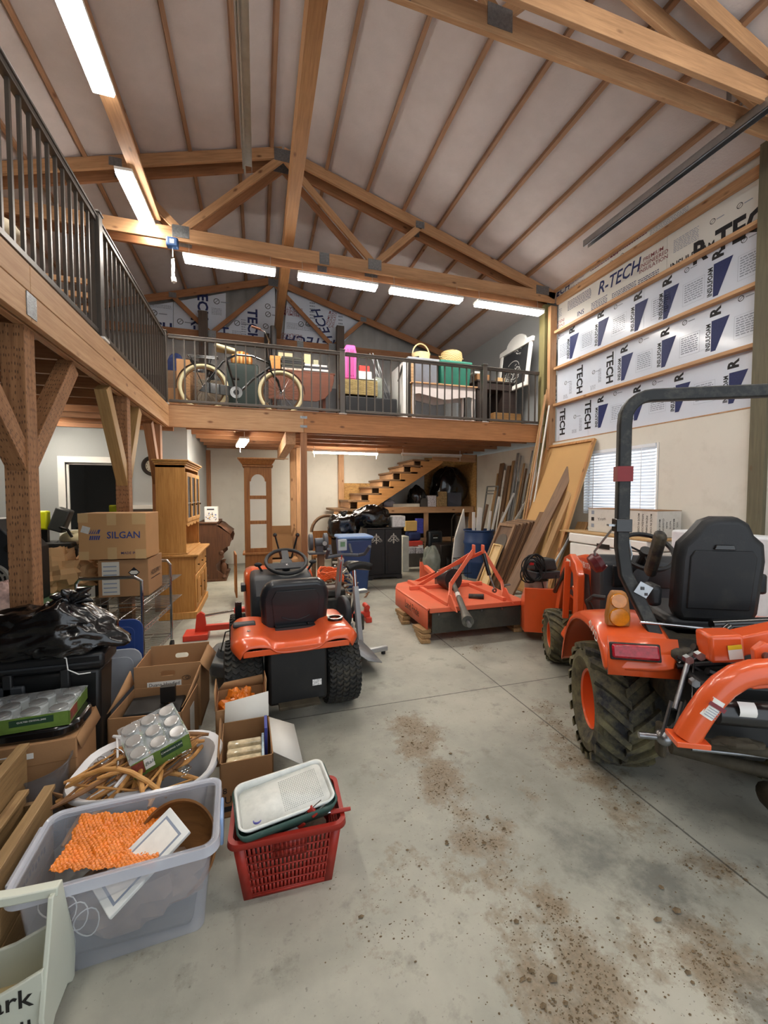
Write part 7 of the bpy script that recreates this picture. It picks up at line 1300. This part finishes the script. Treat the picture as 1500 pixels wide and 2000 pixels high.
kb.build('gathered_neck', PLAS, bg_, ang=60); MB().tube([(.10, -.15, .02), (.13, -.13, -.01), (.135, -.128, -.07), (.18, -.125, -.10), (.23, -.12, -.10)], .003, 6).build('white_tie', WHITE, bg_)
t = thing('clear_bag', 'pale bluish crumpled clear bag at the left picture edge behind the black bag', 'bag', (-1.62, 2.98, .0)); bagmesh((.22, .2, .45), 14, tie=False).build('sack', mat('blue_film', '#7d93b8', .2, var=.3, sc=10, bump=.4, bsc=20, alpha=.85), t, ang=60)
def lid(name, lab, x0, x1, y, z, m, tilt=4):
    t = thing(name, lab, 'lid', M=T((x0 + x1) / 2, y, 0) @ RX(-tilt)); w_ = x1 - x0; MB().prism([(a, b + z / 2) for a, b in rrect(w_, z, .07)], .012, M=T(0, .006, 0) @ RX(90)).build('sheet', m, t, bev=.004); MB().prism([(a, b + z / 2) for a, b in rrect(w_ - .1, z - .1, .05)], .006, M=T(0, -.005, 0) @ RX(90)).build('raised_panel', m, t, bev=.003)
lid('tote_lid', 'grey tote lid standing upright right of the black bin', -1.18, -.765, 3.06, .50, mat('lid_grey', '#8b8f96', .45), 3); lid('tote_lid', 'dark blue tote lid standing behind the grey one', -1.2, -.79, 3.20, .66, mat('lid_blue', '#1d356c', .45), 3)
# ================================================================ cartons on the floor
bxA = open_box('carton', 'open carton in front of the handled box, with black trays inside', T(-.60, 2.70, 0) @ RZ(-6), .38, .36, .30, CARD, flaps=(0, .0, 0, .0)); 
MB().add([(-.19, -.18, .33), (-.19, .18, .33), (-.205, .17, .42), (-.20, -.02, .36)], [(0, 1, 2, 3)]).add([(.19, .18, .33), (.19, -.18, .33), (.20, -.12, .35), (.21, .17, .43)], [(0, 1, 2, 3)]).build('raised_flap', CARD, bxA, solid=.006)
MB().bx(.1912, .193, -.02, .07, .05, .24).build('white_sticker', LBL, bxA)
one('black_tray', MB().bx(-.76, -.56, 2.62, 2.84, .008, .27).bx(-.54, -.46, 2.62, 2.84, .008, .25), mat('tray_black', '#121212', .5), 'black folders inside the front carton', 'folder', bev=.01); one('black_folder', MB().bx(-.58, -.5, 2.70, 2.74, .275, .37, M=None), mat('tray_black'), 'upright black folder tip between the trays in the carton', 'folder')
bxB = open_box('carton', 'open carton with hand holes and a handwritten name label', T(-.57, 3.08, 0) @ RZ(-2), .39, .35, .02, CARDD, th=.006)
def holed(w, h, hx, hz, hw, hh, th, M, mb):
    for a in ((-w / 2, w / 2, 0, hz - hh / 2), (-w / 2, w / 2, hz + hh / 2, h), (-w / 2, hx - hw / 2, hz - hh / 2, hz + hh / 2), (hx + hw / 2, w / 2, hz - hh / 2, hz + hh / 2)): mb.bx(a[0], a[1], -th / 2, th / 2, a[2], a[3], M)
    for s in (-1, 1):
        for k in range(6):
            a0 = radians(-90 + 30 * k); a1 = radians(-60 + 30 * k); r = hh / 2; c = hx + s * (hw / 2 - r)
            mb.add([(c + s * r * cos(a0), -th / 2, hz + r * sin(a0)), (c + s * r * cos(a1), -th / 2, hz + r * sin(a1)), (hx + s * hw / 2, -th / 2, hz + r * sin(a1)), (hx + s * hw / 2, -th / 2, hz + r * sin(a0))], [(0, 1, 2, 3)], M)
mb = MB(); holed(.39, .43, 0, .375, .09, .035, .006, T(0, -.175, 0), mb); holed(.39, .43, .01, .35, .09, .035, .006, T(0, .175, 0) @ RX(-4), mb); mb.bx(-.195, -.189, -.175, .175, 0, .42).bx(.189, .195, -.175, .175, 0, .42).build('walls', CARD, bxB)
MB().add([(.195, -.175, .42), (.195, .175, .42), (.25, .15, .36), (.24, -.15, .35)], [(0, 1, 2, 3)]).build('side_flap', CARD, bxB, solid=.006)
MB().bx(-.12, .08, -.1805, -.179, .285, .325).build('paper_label', LBL, bxB); mb = MB(); text_on(mb, 'Duane Handled', .032, (-.02, -.181, .305), (1, 0, 0), (0, 0, 1), .0015, wx=.9)
mb.tube([(.11 + .025 * cos(a), -.18, .335 + .014 * sin(a)) for a in [2 * pi * k / 14 for k in range(14)]], .0012, 4, closed=True).tube([(.115 + .01 * cos(a), -.18, .335 + .009 * sin(a)) for a in [2 * pi * k / 10 for k in range(10)]], .0012, 4, closed=True).build('handwriting', INK, bxB)
# carton with orange wrap
bxC = open_box('carton', 'open carton lined with orange wrap beside the mower tyre', T(-.115, 2.55, 0) @ RZ(2), .27, .26, .32, CARD, flaps=(0, 0, 0, 0))
MB().add([(-.135, -.13, .32), (-.135, .13, .32), (-.145, .12, .40), (-.14, -.1, .42)], [(0, 1, 2, 3)]).add([(.135, -.13, .32), (.135, .13, .32), (.14, .10, .42), (.142, -.09, .45)], [(0, 1, 2, 3)]).add([(-.135, .13, .32), (.135, .13, .32), (.13, .14, .38), (-.1, .14, .36)], [(0, 1, 2, 3)]).build('upright_flap', CARD, bxC, solid=.005)
mb = MB().bx(-.04, .04, -.1312, -.1305, .21, .285); mb.build('printed_square', mat('dark_print', '#3f3a36', .6, var=.2, sc=60), bxC)
OW = mat('orange_wrap', '#dd7a24', .3, var=.25, sc=18, bump=.6, bsc=60, coat=.5); crumple('orange_wrap', 'orange crumpled wrap lying inside the carton by the mower', (-.115, 2.55, .15), (.085, .08, .11), 17, OW)
# carton with UNIT print and white flap
bxD = open_box('carton', 'open carton with bags of goods and a wide white flap to its right', T(-.075, 2.20, 0) @ RZ(2), .245, .37, .265, CARDD, flaps=(0, 0, 0, 0))
WF = mat('white_card_inside', '#cfcdc6', .7, var=.03); MB().add([(-.122, .185, .10), (.122, .185, .10), (.122, .20, .40), (-.11, .20, .37)], [(0, 1, 2, 3)]).build('white_back_flap', WF, bxD, solid=.005); MB().add([(.123, -.16, .262), (.123, .17, .262), (.26, .16, .20), (.27, -.16, .16)], [(0, 1, 2, 3)]).build('white_side_flap', WF, bxD, solid=.005)
MB().add([(-.123, -.18, .265), (-.123, .18, .265), (-.135, .16, .31), (-.13, -.17, .30)], [(0, 1, 2, 3)]).build('left_flap', CARDD, bxD, solid=.005)
mb = MB(); text_on(mb, 'UNIT', .05, (-.045, -.1862, .085), (1, 0, 0), (0, 0, 1), .004); text_on(mb, '8', .04, (-.1, -.1862, .13), (1, 0, 0), (0, 0, 1), .004); mb.bx(-.11, .05, -.1862, -.1855, .03, .055).build('print', INK, bxD)
GL = mat('clear_packaging', '#bfae8c', .1, var=.5, sc=18, coat=.8)
for k in range(3): one('packaged_goods', MB().bx(-.17, -.0, 2.10 + k * .055, 2.14 + k * .055, .03, .215 + .01 * k), GL, 'shiny clear package of brass-coloured goods in the carton', 'package', 'packages in the carton', bev=.008)
one('blue_strap', MB().bx(.015, .03, 2.2, 2.33, .05, .3), mat('blue_strap', '#3c4694', .5), 'blue strip standing at the right side inside the carton', 'strap'); one('paper_bundle', MB().bx(-.0, .012, 2.06, 2.3, .03, .22), mat('pale_blue_paper', '#b7cbd6', .6, var=.3, sc=40), 'pale blue paper bundle inside the carton', 'paper')
# ================================================================ carton, tray and jar pack at the left edge
bxE = thing('carton', 'large closed carton under the green-labelled jar pack', 'box', (-1.10, 2.30, 0), radians(4)); MB().bx(-.28, .28, -.16, .13, 0, .425).build('carton', CARD, bxE, bev=.006); MB().bx(-.0, .12, -.1612, -.160, .36, .385).build('paper_label', LBL, bxE); MB().bx(-.28, .28, -.1608, -.16, .325, .328).build('crease', CARDD, bxE)
MB().add([(.28, -.16, .425), (.28, .13, .425), (.30, .13, .36), (.295, -.15, .36)], [(0, 1, 2, 3)]).build('flap', CARD, bxE, solid=.005)
one('plastic_tray', MB().prism([(a - 1.07, b + 2.29) for a, b in rrect(.52, .27, .09)], .055, z0=.427), mat('tray_gloss_black', '#0e0e10', .2, var=.05, coat=.6), 'glossy black tray on the closed carton under the jar pack', 'tray', bev=.015)
def jarpack(lab, M, w, d, h, nx, ny, words, hang=False):
    t = thing('jar_pack', lab, 'jar pack', M=M); GR_ = mat('pack_green', '#5f7a33', .5, var=.25, sc=12); SH_ = mat('shrink_film', '#d3d8da', .12, var=.15, sc=20, bump=.6, bsc=22, alpha=.35)
    MB().bx(-w / 2, w / 2, -d / 2, d / 2, 0, h * .12).build('card_tray', GR_, t)
    for x0, x1, y0, y1 in ((-w / 2, w / 2, -d / 2, -d / 2 + .003), (w / 2 - .003, w / 2, -d / 2, d / 2)): MB().bx(x0, x1, y0, y1, h * .1, h * .85).build('card_label', GR_, t)
    mb = MB(); mb.bx(-w * .02, w * .36, -d / 2 - .001, -d / 2, h * .35, h * .75, mi=1); mb.bx(-w * .30, -w * .14, -d / 2 - .001, -d / 2, h * .2, h * .8, mi=0); mb.bx(-w * .5, -w * .31, -d / 2 - .001, -d / 2, h * .12, h * .8, mi=2); mb.bx(w / 2, w / 2 + .001, -d * .45, -d * .1, h * .15, h * .8, mi=2)
    mb.text('Ball', h * .28, FR((-w * .22, -d / 2 - .002, h * .5), (1, 0, .1), (0, 0, 1)), .001, .3, 1); mb.text(words, h * .13, FR((w * .17, -d / 2 - .002, h * .58), (1, 0, 0), (0, 0, 1)), .002, 0, 0)
    mb.build('print', [LBL, mat('pack_darkgreen', '#23402a', .5, var=0), mat('pack_berry', '#7a3a30', .5, var=.5, sc=30)], t, flat=True)
    r = min(w / nx, d / ny) / 2 * .93; j0 = None
    for i in range(nx):
        for j in range(ny):
            p = (-w / 2 + w * (i + .5) / nx, -d / 2 + d * (j + .5) / ny, h * .12)
            if j0 is None: j0 = MB().lathe([(0, 0), (r * .95, 0), (r * .97, h * .6), (r * .8, h * .72), (r * .8, h * .74)], 16).build('jar', mat('jar_glass', '#b9c1c2', .08, var=.1, coat=.6), t); l0 = MB().lathe([(r * .86, h * .70), (r * .88, h * .84), (r * .8, h * .86), (0, h * .85)], 20).build('jar_lid', mat('jar_lid', '#cfd0cf', .2, .7, var=.1, sc=30), t); j0.location = l0.location = p
            else:
                for o in (j0, l0): c = o.copy(); C.objects.link(c); c.parent = t; c.location = p
    MB().grid(24, 16, lambda u, v: ((u - .5) * w * 1.02, (v - .5) * d * 1.02, h * .88 + .006 * noise.noise(V((u * 9, v * 7, 2))) - .02 * max(0, abs(u - .5) * 2 - .9) * 10 * .1)).build('shrink_wrap', SH_, t)
jarpack('shrink-wrapped jar pack with a green label lying on the black tray', T(-1.055, 2.28, .484) @ RZ(4), .42, .26, .075, 4, 3, 'QUILTED CRYSTAL JARS')
# ================================================================ laundry basket full of hangers
LW = mat('laundry_white', '#dcdde0', .4, var=.03); lb_ = thing('laundry_basket', 'white oval laundry basket heaped with wooden hangers', 'basket', (-.50, 2.10, 0), radians(-6)); mb = MB()
def ring_pts(w, d, r, z, n=6): return [(a, b, z) for a, b in rrect(w, d, r, n)]
lv = [ring_pts(.44, .30, .11, .0), ring_pts(.50, .36, .13, .16), ring_pts(.55, .41, .15, .27), ring_pts(.60, .46, .17, .285), ring_pts(.61, .47, .17, .27)]; n = len(lv[0]); vs = [p for l in lv for p in l]
mb.add(vs, [(i * n + k, i * n + (k + 1) % n, (i + 1) * n + (k + 1) % n, (i + 1) * n + k) for i in range(4) for k in range(n)]); mb.add(lv[0], [tuple(range(n))[::-1]]); mb.build('tub', LW, lb_, solid=.005); MB().bx(-.06, .08, -.243, -.205, .268, .296).build('grey_grip', mat('grip_soft', '#8b8d92', .5), lb_, bev=.01)
HW = wood('hanger_wood', '#cc9a5c', '#a87438', kamt=0, bump=.05); HWD = wood('hanger_brown', '#8a5f36', '#6a4626', kamt=0, bump=.05)
def hanger(m, white=False):
    t = thing('clothes_hanger', 'wooden clothes hanger in the white laundry basket', 'hanger', (0, 0, 0), group='hangers in the laundry basket'); mb = MB()
    for s in (-1, 1): pts = [(0, 0, 0), (s * .06, 0, -.012), (s * .12, 0, -.045), (s * .17, 0, -.085), (s * .21, 0, -.115)]; mb.tube([(x, y, z) for x, y, z in pts], [.009, .010, .010, .011, .007], 8)
    mb.build('shoulder_arm', m, t); MB().tube([(-.19, 0, -.10), (.19, 0, -.10)], .005, 6).build('trouser_bar', m, t); MB().tube([(0, 0, .01), (0, 0, .04)] + [(.028 * sin(a), 0, .068 - .028 * cos(a)) for a in [.2 + .45 * k for k in range(10)]], .0018, 5).build('hook', CHR, t); return t
hs = [hanger(HW), hanger(HWD), hanger(LW)]; rr = random.Random(15); tops = [t_ for t_ in hs]
for k in range(34):
    s_ = hs[k] if k < 3 else copy_tree(hs[0 if k % 5 else (1 if k % 2 else 2)])
    kind = 0 if k > 2 and k % 5 else (k if k < 3 else (1 if k % 2 else 2)); col_ = ('light wooden', 'dark brown wooden', 'white')[kind]
    x = -.17 + .34 * ((k * 7) % 42) / 42; y = rr.uniform(-.08, .10); z = .20 + .10 * rr.random() + .05 * (1 - abs(x) / .17)
    s_.matrix_world = lb_.matrix_basis @ T(x, y, z) @ RZ(rr.uniform(35, 75) if k % 4 else rr.uniform(95, 130)) @ RX(rr.uniform(55, 85) * (1 if k % 3 else -1)) @ RY(rr.uniform(-14, 14))
    s_['label'] = col_ + ' clothes hanger heaped in the white laundry basket'; s_['group'] = col_ + ' hangers in the laundry basket'
th_ = copy_tree(hs[0]); a0 = P(187, 1463, Z=.40); a1 = P(248, 1533, Z=.34); a2 = P(362, 1516, Z=.33)
xd = (a2 - a0); th_.matrix_world = FR(P(205, 1500, Z=.385) + V((.05, -.02, .0)), (.92, -.25, -.12), (.1, .3, .9)) @ RX(-62) ; th_['label'] = 'light wooden hanger on top of the heap at the basket front left rim'; del th_['group']
jarpack('shrink-wrapped lid and jar pack tilted on top of the hangers', T(-.475, 2.12, .345) @ RZ(24) @ RY(-12) @ RX(14), .24, .24, .10, 3, 3, 'CANNING LIDS')
# ================================================================ crates, bucket
CRW = wood('crate_grey_wood', '#a08156', '#745a38', 'y', kamt=.4, bump=.3); CRWZ = wood('crate_end_wood', '#82643e', '#5b4427', 'z', kamt=.4, bump=.3)
def crate(lab, M, w, d, h, th=.016, text=False):
    t = thing('wooden_crate', lab, 'crate', M=M)
    for s in (-1, 1):
        for k in range(3): MB().bx(s * w / 2 - th / 2, s * w / 2 + th / 2, -d / 2, d / 2, h * k / 3 + .004, h * (k + 1) / 3 - .004).build('side_slat', CRW, t, bev=.002)
        MB().bx(-w / 2 + th / 2, w / 2 - th / 2, s * d / 2 - .022 * (s > 0), s * d / 2 + .022 * (s < 0), 0, h - .03).build('end_panel', CRWZ, t, bev=.002)
        MB().bx(s * w / 2 - .022, s * w / 2 + .016, -d / 2 - .01, d / 2 + .01, h, h + .018).build('top_rail', CRW, t, bev=.003)
    MB().bx(-w / 2, w / 2, -d / 2, d / 2, 0, .01).build('floor_board', CRW, t)
    if text:
        mb = MB(); rr = random.Random(9)
        for i in range(2):
            for k in range(11): y = -.12 + k * .022; z = h * (.74 - i * .22); mb.bx(w / 2 + th / 2, w / 2 + th / 2 + .0008, y, y + .014, z - rr.uniform(.004, .018), z + rr.uniform(.004, .016))
        mb.build('worn_stencil', mat('stencil', '#3a2a18', .8, var=0), t)
crate('rustic wooden crate with worn dark stencil beside the clear bin', T(-.84, 1.70, 0) @ RZ(2), .085, .38, .36, text=True); crate('taller weathered crate half cut by the left picture edge', T(-1.03, 1.78, 0) @ RZ(3), .22, .42, .49)
t = thing('clear_bucket', 'clear plastic bucket behind the crates', 'bucket', (-.955, 2.10, 0)); MB().lathe([(.0, .004), (.11, 0), (.135, .36), (.145, .365), (.14, .35), (.128, .34), (.1, .01)], 32).build('bucket', mat('smoke_plastic', '#6f747a', .1, alpha=.45, var=0), t)
one('fallen_flap', MB().add([(-.84, 2.20, .012), (-.74, 2.12, .012), (-.74, 1.95, .27), (-.85, 2.02, .27)], [(0, 1, 2, 3)]), CARD, 'loose cardboard sheet wedged behind the clear bin', 'cardboard', solid=.006)
# ================================================================ clear bin with its contents
BF = mat('frosted_clear', '#c9cdd8', .15, var=.04, alpha=.26); BF2 = mat('frosted_rim', '#d3d7e2', .12, var=.04, alpha=.5, coat=.4)
cb = thing('clear_bin', 'frosted clear storage bin holding orange bubble wrap and a wooden bowl', 'bin', M=T(-.455, 1.63, 0) @ RZ(3)); mb = MB()
lv = [ring_pts(.49, .27, .03, .0), ring_pts(.555, .325, .035, .325), ring_pts(.575, .345, .045, .328)]; n = len(lv[0]); mb.add([p for l in lv for p in l], [(i * n + k, i * n + (k + 1) % n, (i + 1) * n + (k + 1) % n, (i + 1) * n + k) for i in range(2) for k in range(n)]); mb.add(lv[0], [tuple(range(n))[::-1]]).build('tub', BF, cb, solid=.003)
lv = [ring_pts(.56, .33, .035, .325), ring_pts(.60, .37, .05, .33), ring_pts(.605, .375, .05, .30), ring_pts(.595, .365, .05, .30)]; MB().add([p for l in lv for p in l], [(i * n + k, i * n + (k + 1) % n, (i + 1) * n + (k + 1) % n, (i + 1) * n + k) for i in range(3) for k in range(n)]).build('rim', BF2, cb, solid=.003)
MB().bx(.298, .312, -.06, .06, .22, .325).build('blue_latch', mat('latch_blue', '#8fa9cf', .3), cb, bev=.006); MB().bx(-.312, -.298, -.12, .12, .30, .33).build('latch_ledge', BF2, cb, bev=.004)
cM = cb.matrix_basis
BWm = mat('bubble_orange', '#e07f22', .18, var=.2, sc=20, coat=.8)
BC = [cM.inverted() @ P(a, b, Z=.30) for a, b in ((96, 1718), (305, 1690), (322, 1575), (160, 1602))]
def bw(u, v):
    q = BC[0].lerp(BC[1], u).lerp(BC[3].lerp(BC[2], u), v); x = q.x; y = q.y; n_ = noise.noise(V((u * 3, v * 3, 1))); x += .012 * noise.noise(V((u * 9, v * 9, 5))); y += .012 * noise.noise(V((u * 9, v * 9, 9))); z = .315 - .03 * u + .022 * n_ + .012 * cos(v * 5) + .01 * noise.noise(V((u * 11, v * 11, 3)))
    ox = (x / .0125) + (.5 if int((y + 1) / .011) % 2 else 0); oy = (y + 1) / .011; fx = ox - math.floor(ox) - .5; fy = oy - math.floor(oy) - .5; r2 = (fx * fx + fy * fy) * 4.6
    return (x, y, z + (.0045 * sqrt(max(0, 1 - r2)) if r2 < 1 else 0))
b_ = MB().grid(210, 150, bw).build('bubble_wrap', BWm, None, ang=50, org=(0, 0, 0)); b_.modifiers.new('s', 'SOLIDIFY').thickness = -.002; b_.matrix_basis = cM; tag(b_, 'orange bubble wrap sheet lying in the clear bin', 'bubble wrap')
wb = thing('wooden_bowl', 'large brown wooden bowl standing on edge in the clear bin', 'bowl', M=cM @ T(.15, .02, .20) @ RZ(-20) @ RX(62)); BWL = wood('bowl_wood', '#8f6234', '#643f1c', kamt=0, sc=.6)
MB().lathe([(0, -.07), (.06, -.07), (.12, -.04), (.15, .02), (.156, .03), (.148, .03), (.115, -.025), (.06, -.052), (0, -.055)], 40).build('bowl', BWL, wb)
wf = thing('picture', 'white picture frame slanting in the clear bin', 'picture', M=FR((P(228, 1735, Z=.23) + P(330, 1628, Z=.31)) / 2, P(330, 1628, Z=.31) - P(228, 1735, Z=.23), (-.9, .42, .05))); MB().bx(-.14, .14, -.065, .065, 0, .018).build('frame', mat('frame_white', '#dddfdc', .4), wf, bev=.003); MB().bx(-.11, .11, -.04, .04, .0187, .019).build('picture', mat('frame_picture', '#e8e4dc', .5, var=.05, sc=30), wf); MB().bx(-.118, .118, -.047, .047, .0181, .0186).build('inner_line', GRYI, wf)
one('brown_paper', MB().ball((-.45, 1.60, .12), (.22, .10, .10), 24, jit=.4), mat('murky_brown', '#8d7560', .8, var=.3, sc=10), 'brown wrapped bundle at the bottom of the clear bin', 'bundle'); one('dark_cloth', MB().bx(-.68, -.24, 1.52, 1.74, .008, .05), mat('dark_greycloth', '#4a4742', .8), 'dark folded cloth on the floor of the clear bin', 'cloth', bev=.02)
mb = MB()
for k in range(4): rr = random.Random(k); mb.tube([cM @ V((-.19 + .06 * k * .5 + .035 * cos(a), -.135 + .006 * sin(a * 2), .24 - .03 * k + .045 * sin(a))) for a in [2 * pi * q / 16 for q in range(16)]], .002, 5, closed=True)
one('white_cable', mb, WHITE, 'thin white cable looped inside the front of the clear bin', 'cable')
# ================================================================ white lettered carrier
CW = mat('carrier_white', '#c9cdbf', .5, var=.03, sc=5); cr = thing('wooden_carrier', 'white painted wooden carrier with black letters in the lower left corner', 'carrier', (-.585, 1.387, 0), radians(0)); L = .52
prof = [(-.088, 0), (-.07, .0), (-.04, .03), (.04, .03), (.07, 0), (.088, 0), (.105, .10), (.085, .17), (.045, .31), (.03, .375), (-.03, .375), (-.045, .31), (-.085, .17), (-.105, .10)]
for x in (0, -L): MB().prism([(a, b) for a, b in prof], .014, M=MX(((0, 0, 1, x - .007), (1, 0, 0, 0), (0, 1, 0, 0), (0, 0, 0, 1)))).build('end_panel', CW, cr, bev=.003)
for s in (-1, 1):
    pl = [(0, .0), (0, .19), (-.06, .165), (-.14, .135), (-.26, .115), (-.38, .135), (-.46, .165), (-L, .19), (-L, 0)]; MB().prism([(a, b + .03) for a, b in pl][::-1], .012, M=T(0, s * .08 + .006, 0) @ RX(90)).build('side_board', CW, cr, bev=.003)
MB().bx(-L, 0, -.078, .078, .03, .042).build('floor_board', mat('bare_board', '#b5a277', .7), cr); hp_ = [(.012, 0), (.012, .028), (-.10, .032), (-.26, .05), (-.42, .032), (-L - .012, .028), (-L - .012, 0), (-.42, .004), (-.26, .02), (-.10, .004)]
MB().prism([(a, b + .36) for a, b in hp_], .03, M=T(0, .015, 0) @ RX(90)).build('handle', CW, cr, bev=.004)
mb = MB(); text_on(mb, 'ark', .073, (-.072, -.0875, .155), (1, 0, 0), (0, 0, 1), .012); text_on(mb, 'ill', .073, (-.05, -.0875, .065), (1, 0, 0), (0, 0, 1), .003); mb.build('lettering', mat('letter_black', '#1d1c1a', .7, var=.4, sc=30), cr, flat=True)
# ================================================================ red basket with paint gear
RB = mat('basket_red', '#9a281d', .4, var=.05); rbk = thing('plastic_basket', 'red slotted plastic basket filled with painting gear', 'basket', M=T(.098, 1.665, 0) @ RZ(-2)); w0_, d0_, w1_, d1_, hz = .165, .10, .20, .125, .245
def side(a, b, c, d_, nm, n):
    """a wall from bottom corners a, b to top corners d_, c with rows of slots"""
    a, b, c, d_ = map(V, (a, b, c, d_)); mb = MB()
    def q(u, v): return (a.lerp(b, u)).lerp(d_.lerp(c, u), v)
    def quad(u0, u1, v0, v1): mb.add([q(u0, v0), q(u1, v0), q(u1, v1), q(u0, v1)], [(0, 1, 2, 3)])
    quad(0, .09, 0, 1); quad(.91, 1, 0, 1); rows = 6; vv = [.06 + .82 * i / rows for i in range(rows + 1)]; quad(.09, .91, 0, vv[0]); quad(.09, .91, vv[-1], 1)
    for i in range(rows):
        quad(.09, .91, vv[i], vv[i] + .025)
        for k in range(n + 1):
            u = .09 + .82 * k / n; quad(max(.09, u - .013), min(.91, u + .013), vv[i] + .025, vv[i + 1])
        if nm == 'front_wall' and i >= 4: quad(.34, .68, vv[i], vv[i + 1])
    mb.build(nm, RB, rbk, solid=.003)
side((-w0_, -d0_, 0), (w0_, -d0_, 0), (w1_, -d1_, hz), (-w1_, -d1_, hz), 'front_wall', 20); side((w0_, d0_, 0), (-w0_, d0_, 0), (-w1_, d1_, hz), (w1_, d1_, hz), 'back_wall', 20)
side((w0_, -d0_, 0), (w0_, d0_, 0), (w1_, d1_, hz), (w1_, -d1_, hz), 'side_wall', 12); side((-w0_, d0_, 0), (-w0_, -d0_, 0), (-w1_, -d1_, hz), (-w1_, d1_, hz), 'side_wall', 12)
MB().bx(-w0_, w0_, -d0_, d0_, .0, .004).build('bottom', RB, rbk); lv = [ring_pts(.40, .25, .03, .245), ring_pts(.405, .255, .03, .256), ring_pts(.435, .285, .04, .256), ring_pts(.44, .29, .04, .236)]; MB().add([p for l in lv for p in l], [(i * n + k, i * n + (k + 1) % n, (i + 1) * n + (k + 1) % n, (i + 1) * n + k) for i in range(3) for k in range(n)]).build('rim', RB, rbk, solid=.004)
def ptray(name, lab, M, m, w, d, dep, holes=False):
    t = thing(name, lab, 'tray', M=M); lv = [ring_pts(w, d, .035, 0), ring_pts(w - .012, d - .012, .032, 0), ring_pts(w - .03, d - .03, .028, -dep * .75)]; nn = len(lv[0]); mb = MB()
    vs = [p for l in lv for p in l]; vs[2 * nn:] = [(x, y, z * (1.25 - .9 * (x / w + .5)) if True else z) for x, y, z in vs[2 * nn:]]
    mb.add(vs, [(i * nn + k, i * nn + (k + 1) % nn, (i + 1) * nn + (k + 1) % nn, (i + 1) * nn + k) for i in range(2) for k in range(nn)]); mb.add(vs[2 * nn:], [tuple(range(nn))]); sk = [ring_pts(w, d, .035, 0), ring_pts(w - .03, d - .03, .035, -dep)]; mb.add(sk[0] + sk[1], [(k, (k + 1) % nn, nn + (k + 1) % nn, nn + k) for k in range(nn)]); o = mb.build('tray_body', m, t, solid=.002)
    if holes:
        mb = MB()
        for i in range(22):
            for j in range(18):
                x = -.01 + i * .0072; y = -.072 + j * .0085; z = -dep * .75 * (1.25 - .9 * (x / w + .5)) + .0022; mb.lathe([(0, 0), (.0019, 0)], 5, M=T(x, y, z) @ RY(-2))
        mb.build('mesh_holes', mat('hole_grey', '#6a706c', .6, var=0), t); MB().add([(-.03, .035, -.022), (.0, .055, -.020), (.035, .05, -.018), (.03, .02, -.018), (-.02, .01, -.02)], [(0, 1, 2, 3, 4)]).build('worn_patch', mat('patch_grey', '#9b9d9b', .6), t)
    return t
Mt = T(.085, 1.66, .325) @ RZ(8) @ RX(8) @ RY(-3)
ptray('paint_tray', 'white paint-covered roller tray on top of the red basket', Mt, mat('painted_white', '#e2e4df', .4, var=.03, dirt='#aeb4b0', damt=.5, dsc=9), .37, .23, .03, True)
ptray('paint_tray', 'dark green tray nested under the white roller tray', Mt @ T(.0, -.006, -.012), mat('tray_green', '#2c4a42', .45, var=.1, dirt='#aeb5ae', damt=.3, dsc=12), .385, .245, .05)
t = thing('paint_brush', 'paint brush with red holder standing in the basket', 'brush', M=FR((.11, 1.57, .235), (.75, -.1, .6), (0, 0, 1))); MB().bx(-.05, .03, -.018, .018, -.006, .006).build('label', LBL, t, bev=.003); MB().bx(.02, .05, -.02, .02, -.007, .007).build('red_collar', RB, t, bev=.003); MB().cyl((.05, -.012, 0), (.15, -.012, 0), .002).cyl((.05, .012, 0), (.15, .012, 0), .002).build('wires', CHR, t); MB().bx(.085, .11, -.02, .02, -.008, .008).build('clip', RB, t, bev=.003)
t = thing('paint_roller', 'paint roller with red handle sticking out right of the basket', 'roller', M=FR((.22, 1.58, .262), (1, -.12, .05), (0, 0, 1))); MB().cyl((-.12, 0, 0), (.04, 0, 0), .005).build('wire', CHR, t); MB().cyl((.04, 0, 0), (.12, 0, 0), .010, 10, r2=.007).build('handle', RB, t)
t = thing('paint_tube', 'small bottle with violet cap in the front of the basket', 'bottle', M=FR((-.02, 1.565, .18), (1, 0, 0), (0, 1, 0)) @ RX(-12)); MB().cyl((0, 0, 0), (0, 0, .085), .014, 14).build('bottle', GPL, t); MB().lathe([(.015, .085), (.016, .11), (.012, .11), (.011, .09), (0, .09)], 16).build('violet_cap', mat('violet_cap', '#5a5aa8', .4), t)
one('roller_sleeve', MB().cyl((-.06, 1.62, .19), (-.02, 1.70, .2), .026, 18), mat('nap_white', '#c9c5b8', .9), 'white roller sleeve at the left inside the basket', 'roller')
one('paint_gear', MB().ball((.11, 1.67, .10), (.13, .075, .09), 20, jit=.6), mat('gear_mix', '#6d5c4d', .6, var=.6, sc=22), 'jumble of dark painting tools inside the red basket', 'tools')
